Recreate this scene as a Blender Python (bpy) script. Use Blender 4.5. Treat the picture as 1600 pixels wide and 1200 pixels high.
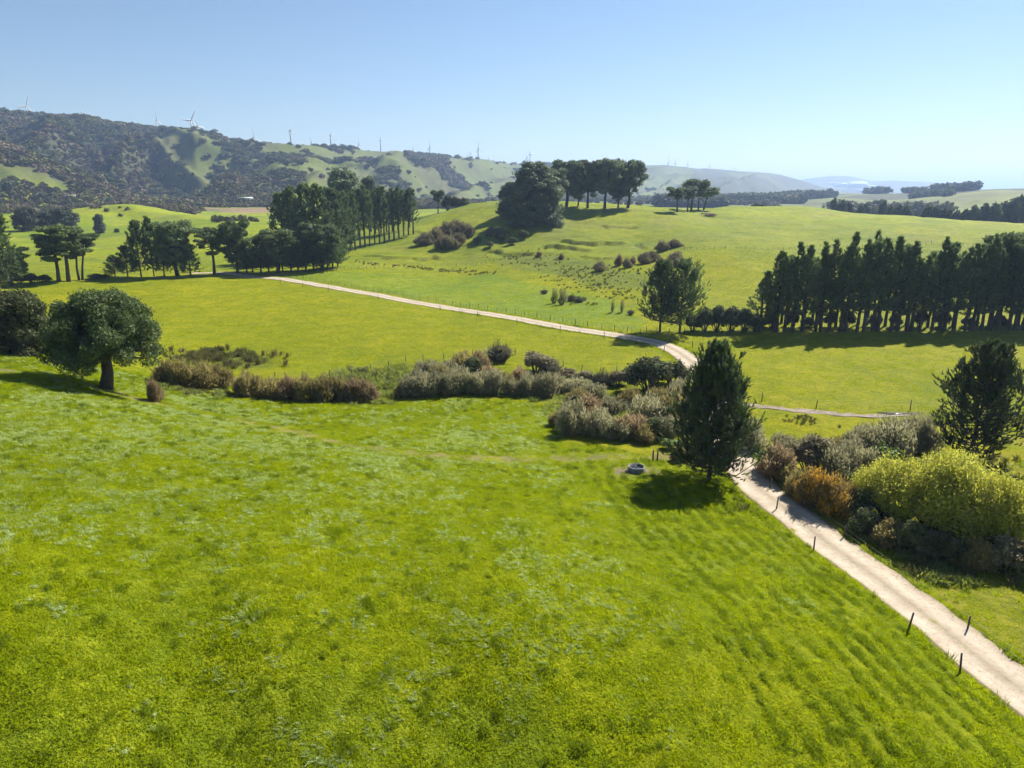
import bpy, math, random
import numpy as np

for _o in list(bpy.data.objects):
    bpy.data.objects.remove(_o, do_unlink=True)
scene = bpy.context.scene
COL = scene.collection
R = math.radians

# ------------------------------------------------------------------ camera
cam_data = bpy.data.cameras.new('camera')
cam_data.sensor_width = 36.0
cam_data.lens = 25.0
cam_data.clip_start = 0.5
cam_data.clip_end = 60000
cam = bpy.data.objects.new('camera', cam_data)
COL.objects.link(cam)
cam.location = (0, 0, 30)
cam.rotation_euler = (R(90 - 15.1), 0, 0)
scene.camera = cam

# ------------------------------------------------------------------ sky, sun, exposure
SUN_AZ, SUN_EL = 42.0, 44.0            # degrees right of the view (+Y), above the horizon
world = bpy.data.worlds.new('World')
scene.world = world
world.use_nodes = True
_nt = world.node_tree
_bg = _nt.nodes['Background']
_sky = _nt.nodes.new('ShaderNodeTexSky')
_sky.sky_type = 'NISHITA'
_sky.sun_disc = False
_sky.sun_elevation = R(SUN_EL)
_sky.sun_rotation = R(SUN_AZ)
_sky.altitude = 100
_sky.air_density = 1.0
_sky.dust_density = 0.08
_sky.ozone_density = 3.2
_nt.links.new(_sky.outputs[0], _bg.inputs[0])
_bg.inputs[1].default_value = 0.056
sun_data = bpy.data.lights.new('sun', 'SUN')
sun_data.energy = 5.0
sun_data.angle = R(0.53)
sun_data.color = (1.0, 0.95, 0.86)
sun = bpy.data.objects.new('sun', sun_data)
COL.objects.link(sun)
sun.rotation_euler = (R(90 - SUN_EL), 0, R(180 - SUN_AZ))
sun.location = (60, 60, 120)
scene.view_settings.view_transform = 'Standard'
scene.view_settings.look = 'None'
scene.view_settings.gamma = 1.0
scene.view_settings.use_curve_mapping = False
scene.view_settings.exposure = 1.06
scene.render.engine = 'CYCLES'
scene.cycles.use_denoising = True
scene.cycles.max_bounces = 4
scene.cycles.diffuse_bounces = 2
scene.cycles.transmission_bounces = 2
scene.cycles.transparent_max_bounces = 6
scene.cycles.volume_bounces = 0
scene.cycles.use_adaptive_sampling = True
scene.cycles.adaptive_threshold = 0.03

# ------------------------------------------------------------------ numpy noise
def _hash(ix, iy, seed):
    h = (ix.astype(np.int64) * 374761393 + iy.astype(np.int64) * 668265263 + seed * 1442695041) & 0xFFFFFFFF
    h = ((h ^ (h >> 13)) * 1274126177) & 0xFFFFFFFF
    h = h ^ (h >> 16)
    return (h & 0xFFFFFF) / float(0xFFFFFF)

def vnoise(x, y, seed=0):
    ix, iy = np.floor(x), np.floor(y)
    fx, fy = x - ix, y - iy
    fx = fx * fx * fx * (fx * (fx * 6 - 15) + 10)
    fy = fy * fy * fy * (fy * (fy * 6 - 15) + 10)
    a, b = _hash(ix, iy, seed), _hash(ix + 1, iy, seed)
    c, d = _hash(ix, iy + 1, seed), _hash(ix + 1, iy + 1, seed)
    return (a + (b - a) * fx) * (1 - fy) + (c + (d - c) * fx) * fy

def fbm(x, y, octaves=4, seed=0):
    s, a, t = 0.0, 0.5, 0.0
    for k in range(octaves):
        s = s + a * vnoise(x * 2 ** k + 17.3 * k, y * 2 ** k - 9.1 * k, seed + k)
        t += a
        a *= 0.5
    return s / t

def sstep(a, b, x):
    t = np.clip((x - a) / (b - a), 0, 1)
    return t * t * (3 - 2 * t)

# TERRAIN DATA
CTRL = [(0.0, 3.3, 4.3),
 (-0.412, 3.327, 5.8),
 (-0.718, 3.428, 8.0),
 (0.412, 3.444, 2.8),
 (0.652, 3.63, 1.6),
 (0.718, 3.704, 1.0),
 (-0.69, 3.591, 10.5),
 (-0.392, 3.516, 8.3),
 (0.0, 3.513, 6.6),
 (0.3, 3.641, 4.6),
 (0.477, 3.792, 2.5),
 (0.569, 3.903, 0.9),
 (-0.665, 3.933, 11.0),
 (-0.456, 3.925, 8.5),
 (-0.194, 3.933, 6.3),
 (0.049, 3.997, 4.3),
 (0.242, 4.038, 2.2),
 (0.378, 4.088, 0.8),
 (-0.65, 4.226, 11.0),
 (-0.483, 4.238, 8.0),
 (-0.279, 4.256, 5.0),
 (-0.048, 4.324, 2.2),
 (0.144, 4.263, 1.2),
 (0.266, 4.229, 0.8),
 (0.33, 4.218, 0.3),
 (-0.64, 4.552, 10.2),
 (-0.538, 4.572, 7.2),
 (-0.44, 4.51, 4.6),
 (-0.335, 4.557, 2.2),
 (-0.186, 4.56, 1.0),
 (-0.047, 4.557, 0.6),
 (0.067, 4.409, 0.6),
 (-0.635, 4.778, 9.0),
 (-0.573, 4.792, 7.5),
 (-0.184, 4.722, 0.2),
 (-0.315, 4.731, 0.9),
 (-0.457, 4.803, 2.6),
 (0.0, 4.705, 0.2),
 (0.186, 4.594, 0.0),
 (0.701, 3.9, 0.0),
 (0.627, 3.956, 0.0),
 (0.546, 4.043, 0.0),
 (0.461, 4.152, 0.0),
 (0.371, 4.29, 0.0),
 (0.334, 4.363, 0.0),
 (0.273, 4.739, 0.3),
 (0.217, 4.953, 0.6),
 (0.145, 5.015, 0.8),
 (0.0, 5.127, 1.2),
 (-0.178, 5.315, 1.8),
 (-0.364, 5.551, 3.0),
 (0.684, 4.104, 0.0),
 (0.665, 4.39, 0.0),
 (0.579, 4.127, -0.2),
 (0.514, 4.698, 0.5),
 (0.645, 4.784, 0.5),
 (0.36, 4.632, 0.3),
 (0.432, 4.934, 0.8),
 (0.634, 5.131, 1.0),
 (0.334, 5.064, 1.0),
 (0.502, 5.145, 1.1),
 (0.625, 5.229, 1.2),
 (-0.429, 5.081, 1.6),
 (-0.268, 5.036, 1.2),
 (-0.092, 4.926, 0.8),
 (-0.529, 5.482, 3.0),
 (-0.422, 5.499, 3.0),
 (0.092, 4.936, 0.5),
 (-0.603, 5.34, 3.0),
 (-0.177, 5.528, 2.2),
 (0.0, 5.386, 1.6),
 (0.135, 5.163, 1.2),
 (-0.262, 5.599, 3.5),
 (-0.089, 5.712, 4.2),
 (0.045, 5.552, 3.4),
 (0.178, 5.393, 3.8),
 (-0.557, 5.917, 3.0),
 (-0.622, 5.633, 3.5),
 (-0.455, 5.853, 3.2),
 (-0.584, 6.418, 4.0),
 (-0.452, 6.186, 4.0),
 (-0.34, 6.049, 4.5),
 (-0.227, 5.833, 5.0),
 (-0.575, 6.879, 6.0),
 (-0.485, 6.547, 5.0),
 (-0.413, 6.607, 6.0),
 (-0.321, 6.658, 7.0),
 (0.087, 5.953, 24.25),
 (0.026, 5.844, 16.906),
 (0.156, 5.966, 22.92),
 (0.088, 5.872, 16.573),
 (0.088, 5.72, 10.607),
 (0.175, 5.737, 10.515),
 (0.0, 5.753, 9.893),
 (0.0, 5.652, 6.338),
 (-0.088, 5.799, 10.443),
 (-0.132, 5.775, 6.848),
 (-0.088, 5.953, 15.439),
 (-0.009, 6.016, 25.239),
 (-0.061, 6.028, 23.089),
 (-0.126, 6.064, 15.628),
 (0.215, 5.927, 20.78),
 (0.174, 5.858, 16.912),
 (0.258, 5.914, 16.415),
 (0.26, 5.598, 10.619),
 (0.325, 5.617, 10.642),
 (0.263, 5.416, 3.686),
 (0.329, 5.371, 3.536),
 (0.337, 6.04, 18.337),
 (0.382, 6.153, 21.616),
 (0.435, 6.109, 17.99),
 (0.484, 6.109, 17.601),
 (0.551, 6.064, 15.777),
 (0.613, 6.064, 15.438),
 (0.555, 5.768, 11.454),
 (0.452, 5.799, 12.339),
 (0.377, 5.858, 13.453),
 (0.618, 5.67, 9.757),
 (0.297, 6.109, 22.091),
 (-0.482, 6.579, 22.592),
 (-0.517, 6.537, 12.866),
 (-0.42, 6.537, 11.998),
 (-0.35, 6.153, 10.586),
 (-0.609, 6.957, 17.092),
 (-0.535, 6.985, 16.075),
 (-0.476, 6.908, 13.663),
 (-0.412, 6.908, 11.606),
 (-0.313, 6.908, 10.9),
 (-0.215, 7.003, 14.797),
 (0.087, 6.292, 12.0),
 (-0.044, 6.292, 9.0),
 (0.215, 6.328, 8.0),
 (0.382, 6.461, 8.0),
 (0.516, 6.363, 5.0),
 (0.61, 6.363, 5.0),
 (0.516, 6.802, 4.0),
 (0.61, 6.802, 4.0),
 (0.374, 6.802, 6.0),
 (0.173, 6.802, 9.0),
 (0.044, 6.802, 11.0),
 (-0.156, 6.802, 10.0),
 (-0.173, 6.328, 7.0),
 (-0.24, 6.254, 6.0),
 (-0.61, 7.313, 12.0),
 (-0.336, 7.313, 14.0),
 (0.0, 7.313, 12.0),
 (0.336, 7.313, 10.0),
 (0.61, 7.313, 8.0),
 (-0.61, 8.7, 12.0),
 (0.0, 8.7, 12.0),
 (0.61, 8.7, 10.0),
 (-0.61, 9.903, 10.0),
 (0.0, 9.903, 10.0),
 (0.61, 9.903, 10.0)]
RIDGES = [([(-0.794, 2300.0, 175.433, 1100.0),
 (-0.677, 2100.0, 185.434, 1000.0),
 (-0.595, 2000.0, 192.606, 900.0),
 (-0.577, 2000.0, 197.204, 900.0),
 (-0.559, 2000.0, 195.065, 900.0),
 (-0.513, 1980.0, 193.884, 880.0),
 (-0.497, 1970.0, 186.188, 860.0),
 (-0.471, 1960.0, 179.158, 840.0),
 (-0.444, 1950.0, 170.481, 830.0),
 (-0.402, 1850.0, 165.847, 780.0),
 (-0.388, 1850.0, 159.762, 780.0),
 (-0.366, 1850.0, 148.329, 800.0),
 (-0.329, 1800.0, 135.66, 780.0),
 (-0.306, 1800.0, 133.678, 800.0),
 (-0.275, 1800.0, 131.838, 820.0),
 (-0.251, 1850.0, 132.427, 850.0),
 (-0.231, 1900.0, 131.2, 850.0),
 (-0.215, 1950.0, 138.902, 900.0),
 (-0.194, 2000.0, 135.777, 900.0),
 (-0.17, 2050.0, 135.624, 950.0),
 (-0.153, 2100.0, 141.879, 950.0),
 (-0.128, 2250.0, 141.194, 1000.0),
 (-0.094, 2400.0, 139.289, 1100.0),
 (-0.069, 2500.0, 137.952, 1150.0),
 (-0.043, 2650.0, 135.907, 1250.0),
 (-0.009, 2900.0, 136.47, 1400.0),
 (0.026, 3100.0, 136.129, 1500.0),
 (0.086, 3500.0, 146.548, 1700.0),
 (0.175, 4300.0, 178.506, 2100.0),
 (0.204, 4400.0, 181.116, 2100.0),
 (0.22, 4450.0, 175.138, 2100.0),
 (0.245, 4500.0, 161.514, 2100.0),
 (0.269, 4600.0, 163.584, 2100.0),
 (0.293, 4700.0, 154.395, 2100.0),
 (0.332, 4900.0, 146.561, 2000.0),
 (0.348, 5000.0, 136.609, 1900.0),
 (0.371, 5100.0, 106.229, 1700.0),
 (0.394, 5200.0, 66.985, 1500.0),
 (0.432, 5400.0, 26.717, 1300.0),
 (0.547, 5600.0, 6.706, 1200.0),
 (0.763, 5600.0, 10.296, 1200.0)], 'main'),
 ([(-0.833, 1330.0, 117.842, 420.0),
 (-0.679, 1300.0, 113.15, 330.0),
 (-0.599, 1280.0, 97.276, 260.0),
 (-0.577, 1270.0, 83.02, 240.0),
 (-0.543, 1260.0, 64.284, 220.0),
 (-0.513, 1250.0, 43.845, 200.0),
 (-0.491, 1250.0, 28.337, 180.0),
 (-0.472, 1250.0, 16.13, 150.0),
 (-0.441, 1250.0, 1.554, 150.0),
 (0.767, 1250.0, -0.312, 150.0)], 'spur'),
 ([(-0.807, 9800.0, -25.815, 2200.0),
 (0.172, 9800.0, 31.638, 2200.0),
 (0.357, 9800.0, 131.411, 2200.0),
 (0.379, 9800.0, 191.196, 2200.0),
 (0.408, 9800.0, 219.132, 2200.0),
 (0.43, 9800.0, 209.92, 2200.0),
 (0.451, 9800.0, 156.772, 2200.0),
 (0.479, 9800.0, 162.269, 2200.0),
 (0.513, 9800.0, 145.664, 2200.0),
 (0.532, 9800.0, 123.242, 2200.0),
 (0.552, 9800.0, 73.353, 2200.0),
 (0.584, 9800.0, 31.387, 2200.0),
 (0.807, 9800.0, 14.074, 2200.0)], 'far'),
 ([(0.343, 2200.0, 9.44, 700.0),
 (0.381, 2200.0, 21.77, 700.0),
 (0.41, 2100.0, 25.477, 800.0),
 (0.446, 2000.0, 25.762, 800.0),
 (0.481, 1900.0, 27.458, 800.0),
 (0.514, 1800.0, 28.951, 800.0),
 (0.546, 1700.0, 31.465, 750.0),
 (0.565, 1650.0, 33.741, 750.0),
 (0.583, 1600.0, 35.822, 700.0),
 (0.618, 1600.0, 36.774, 700.0),
 (0.805, 1600.0, 36.686, 700.0)], 'low')]
ROAD = [(32.79, 31.21), (31.8, 37.65), (30.95, 42.79), (29.79, 49.05), (28.16, 56.71), (26.44, 66.13), (25.81, 71.76), (26.7, 83.64), (28.98, 96.82), (31.85, 114.15), (32.34, 127.39), (30.09, 139.44), (24.67, 145.59), (14.05, 153.86), (0.0, 166.67), (-16.51, 182.31), (-35.88, 198.87), (-58.42, 216.66), (-79.42, 233.19), (-90.92, 240.67), (-100.35, 246.53), (-110.28, 246.53)]
SCARPS = [([(20.59, 308.94), (21.44, 307.67), (23.45, 304.4), (26.84, 300.85), (29.27, 299.63), (35.11, 296.73), (37.97, 299.64), (41.83, 298.54), (47.01, 299.59), (48.08, 301.14), (49.88, 304.91)], 0.75), ([(12.12, 295.78), (14.66, 293.65), (17.26, 294.23), (19.75, 290.84), (23.29, 290.19), (26.03, 287.18), (29.17, 286.05), (32.79, 284.22)], 0.65), ([(48.61, 291.02), (49.99, 294.92), (53.5, 296.7), (52.53, 293.87), (52.1, 290.37), (52.76, 287.45), (52.57, 284.68), (53.54, 280.88)], 0.55), ([(-52.09, 371.38), (-51.49, 368.42), (-49.36, 364.57), (-45.89, 362.23), (-46.11, 360.02), (-43.53, 356.62), (-42.49, 353.05), (-41.83, 350.81), (-41.17, 347.12), (-40.05, 345.57), (-37.35, 342.81), (-35.75, 339.2), (-34.5, 337.93), (-32.36, 334.26), (-32.01, 330.52), (-30.72, 327.66), (-30.16, 327.94), (-27.91, 326.56), (-22.69, 324.44), (-19.62, 324.09), (-17.09, 322.5)], 0.45), ([(-62.2, 304.97), (-60.15, 302.1), (-56.39, 299.4), (-53.31, 295.47), (-52.15, 292.87), (-49.44, 293.34), (-45.06, 293.89), (-41.33, 295.53), (-37.99, 293.41), (-35.57, 295.62), (-33.19, 298.69), (-29.91, 297.08), (-26.69, 300.17)], 0.5), ([(24.76, 277.41), (28.57, 273.75), (28.28, 271.3), (31.72, 269.49), (32.01, 264.49), (37.45, 267.14), (41.9, 268.65), (44.23, 268.83)], 0.6), ([(-11.97, 300.89), (-9.14, 297.72), (-6.24, 295.68), (-5.58, 294.72), (-4.0, 289.43), (-3.02, 287.56), (0.59, 286.28), (4.36, 286.01), (8.23, 283.77), (10.02, 282.0)], 0.6), ([(41.26, 337.19), (44.05, 332.16), (48.43, 332.3), (52.05, 332.76), (55.1, 332.31), (58.64, 333.33)], 0.5)]
BENCHES = [([(32.79, 31.21), (31.8, 37.65), (30.95, 42.79), (29.79, 49.05), (28.16, 56.71), (26.44, 66.13), (25.81, 71.76), (26.7, 83.64), (28.98, 96.82), (31.85, 114.15), (32.34, 127.39), (30.09, 139.44), (24.67, 145.59), (14.05, 153.86), (0.0, 166.67), (-16.51, 182.31), (-35.88, 198.87), (-58.42, 216.66), (-79.42, 233.19), (-90.92, 240.67), (-100.35, 246.53), (-110.28, 246.53)], 2.45, 0.12), ([(29.9, 99.46), (35.12, 98.32), (39.82, 96.14), (44.56, 94.56), (48.36, 93.2), (52.82, 93.33), (56.82, 94.2)], 1.3, 0.08)]
TRACK = [(29.9, 99.46), (35.12, 98.32), (39.82, 96.14), (44.56, 94.56), (48.36, 93.2), (52.82, 93.33), (56.82, 94.2)]
NEAR_PADDOCK = [(-75, 12), (-130, 90), (-62, 100), (-40, 104), (-48.04, 93.56), (-40.68, 96.56), (-33.12, 95.37), (-19.0, 96.24), (-14.87, 99.0), (0.0, 101.85), (6.38, 96.8), (6.26, 82.14), (12.31, 80.55), (17.39, 75.41), (23.509999999999998, 71.76), (24.14, 66.13), (25.86, 56.71), (27.49, 49.05), (28.65, 42.79), (29.5, 37.65), (30.49, 31.21), (34, 10), (0, 5)]
BLUE_PADDOCK = [(-62.92, 251.35), (-9.1, 254.38), (27.47, 189.96), (30.86, 161.29), (28.03, 153.42), (14.45, 158.51), (0.0, 171.85), (-37.26, 206.77), (-77.63, 234.14)]
PLOUGHED = [(-360.0, 824.9), (-251.3, 822.5), (-298.0, 975.5), (-392.0, 898.2)]
TRAMPLED = [(35.06, 31.56), (34.07, 38.01), (33.22, 43.19), (32.05, 49.5), (30.42, 57.15), (28.71, 66.48), (28.1, 72.02), (33.49, 81.52), (59.69, 90.15), (68.32, 90.27), (75, 60), (60, 30)]
GRASS_SPURS = [([(-713.9, 1652.4), (-620.4, 1496.5), (-522.8, 1331.0), (-416.6, 1178.5)], 95), ([(-462.6, 1247.0), (-381.1, 1180.0)], 70), ([(-652.3, 922.7), (-638.7, 944.2), (-610.6, 938.9)], 55), ([(-522.5, 1617.7), (-376.6, 1348.4)], 90), ([(-498.2, 935.6), (-462.1, 954.0)], 40)]
RUSHES = [([(0.0, 286.18), (11.97, 268.7), (22.42, 251.07), (32.84, 229.16), (41.73, 233.36)], 13, 330, [0, 0, 1], 0.8), ([(-59.91, 280.0), (-44.44, 276.7), (-23.89, 267.23), (-9.1, 254.38)], 4, 220, [0, 1], 0.9), ([(15.23, 243.03), (25.41, 217.53), (33.19, 193.54)], 10, 260, [0, 1], 0.75), ([(-56.44, 122.28), (-53.09, 126.51), (-46.04, 121.4)], 6, 260, [0, 1], 1.25), ([(-24.4, 114.06), (-19.52, 110.2), (-16.11, 107.89)], 7, 420, [2, 3, 2, 1], 1.3), ([(-16.06, 107.49), (-8.04, 107.73), (0.0, 109.53), (8.03, 107.44), (15.28, 101.85), (18.27, 97.02)], 5, 700, [2, 3], 1.0), ([(9.12, 96.84), (14.02, 92.76), (18.27, 97.02)], 4, 260, [2, 3], 1.0), ([(-47.7, 94.62), (-36.81, 98.23), (-19.3, 97.88)], 2, 200, [1, 2], 0.9), ([(16.6, 193.44), (18.63, 187.22)], 4, 60, [0, 1], 0.8), ([(26.5, 62.81), (30.35, 57.71), (33.39, 53.78), (39.36, 51.45)], 2.5, 320, [2, 1], 1.0), ([(38.25, 92.02), (42.03, 90.67)], 2.5, 60, [1, 0], 0.5), ([(54.29, 74.12), (54.13, 69.76)], 4, 120, [0, 1], 0.8)]
SCRUB = [([(-432.4, 857.1), (-392.0, 898.2), (-349.0, 829.6), (-320.0, 733.2), (-339.4, 713.4)], 900, [2, 2, 0], 0.75), ([(-528.0, 728.8), (-520.9, 806.4), (-437.1, 820.9), (-454.8, 890.6), (-519.6, 992.2), (-651.9, 910.8)], 1700, [2, 2, 0, 1], 0.85), ([(-212.5, 518.1), (-178.0, 509.8), (-197.8, 566.5), (-235.3, 573.6)], 70, [0, 1], 0.6), ([(-383.7, 656.1), (-291.0, 570.0), (-305.0, 607.8), (-394.8, 695.8)], 110, [2, 0], 0.6), ([(-507.6, 953.3), (-405.7, 968.4), (-295.9, 1059.4), (-336.3, 1203.9), (-587.5, 1103.4)], 2600, [2, 2, 0, 1], 1.0), ([(-386.4, 922.3), (-298.0, 975.5), (-318.5, 1042.4), (-409.6, 977.7)], 600, [2, 0], 0.8), ([(-124.5, 891.3), (-62.7, 897.8), (-38.4, 1099.3), (-189.2, 1083.6)], 900, [2, 2, 1], 1.2), ([(403.5, 1444.7), (511.8, 1303.1), (555.7, 1414.8), (425.0, 1521.8)], 500, [3, 1], 2.2), ([(206.7, 1029.5), (290.6, 1009.0), (304.5, 1057.0), (216.5, 1078.5)], 260, [3], 2.2), ([(360.0, 824.9), (459.4, 773.9), (520.6, 877.1), (420.0, 962.3)], 260, [3, 2, 1], 1.9), ([(869.9, 1812.0), (864.0, 1692.2), (877.7, 1718.9), (882.9, 1839.1)], 90, [3], 2.0), ([(864.7, 1624.1), (868.5, 1530.8), (885.4, 1555.7), (876.4, 1640.6)], 110, [3, 1], 1.7), ([(863.6, 1510.6), (863.0, 1382.8), (878.0, 1397.0), (881.5, 1534.9)], 240, [3], 2.2), ([(713.9, 1319.2), (714.6, 1203.9), (728.7, 1218.8), (732.7, 1343.1)], 90, [3, 1], 1.6), ([(482.1, 1578.0), (680.0, 1558.1), (720.0, 1649.7), (511.3, 1673.6)], 350, [3, 1], 2.4)]
WET = [([(-24.21, 113.15), (-16.06, 107.49), (0.0, 109.17), (9.72, 103.72), (18.0, 95.49)], 7.0), ([(4.9, 275.18), (22.42, 251.07), (35.21, 218.02)], 16.0), ([(-56.44, 122.28), (-53.09, 126.51), (-46.04, 121.4)], 6.0)]
WORN = [([(-64.91, 81.52), (-55.21, 80.26), (-49.09, 82.14), (-42.13, 81.54), (-36.28, 81.84), (-28.37, 78.83), (-19.17, 71.84), (-12.11, 70.3), (-5.41, 70.48), (1.4, 72.96), (8.76, 76.16), (14.88, 77.67), (19.21, 77.03)], 1.9, 0.55), ([(12.34, 71.1), (14.54, 71.83)], 2.0, 0.95), ([(11.39, 71.14), (12.2, 71.08)], 1.2, 0.9), ([(55.19, 72.31), (55.37, 70.58)], 5, 0.8)]
CLOUD = (3465, 7542, 101)
HAZE_TOP, HAZE_BOTTOM = 330, -5
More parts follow.
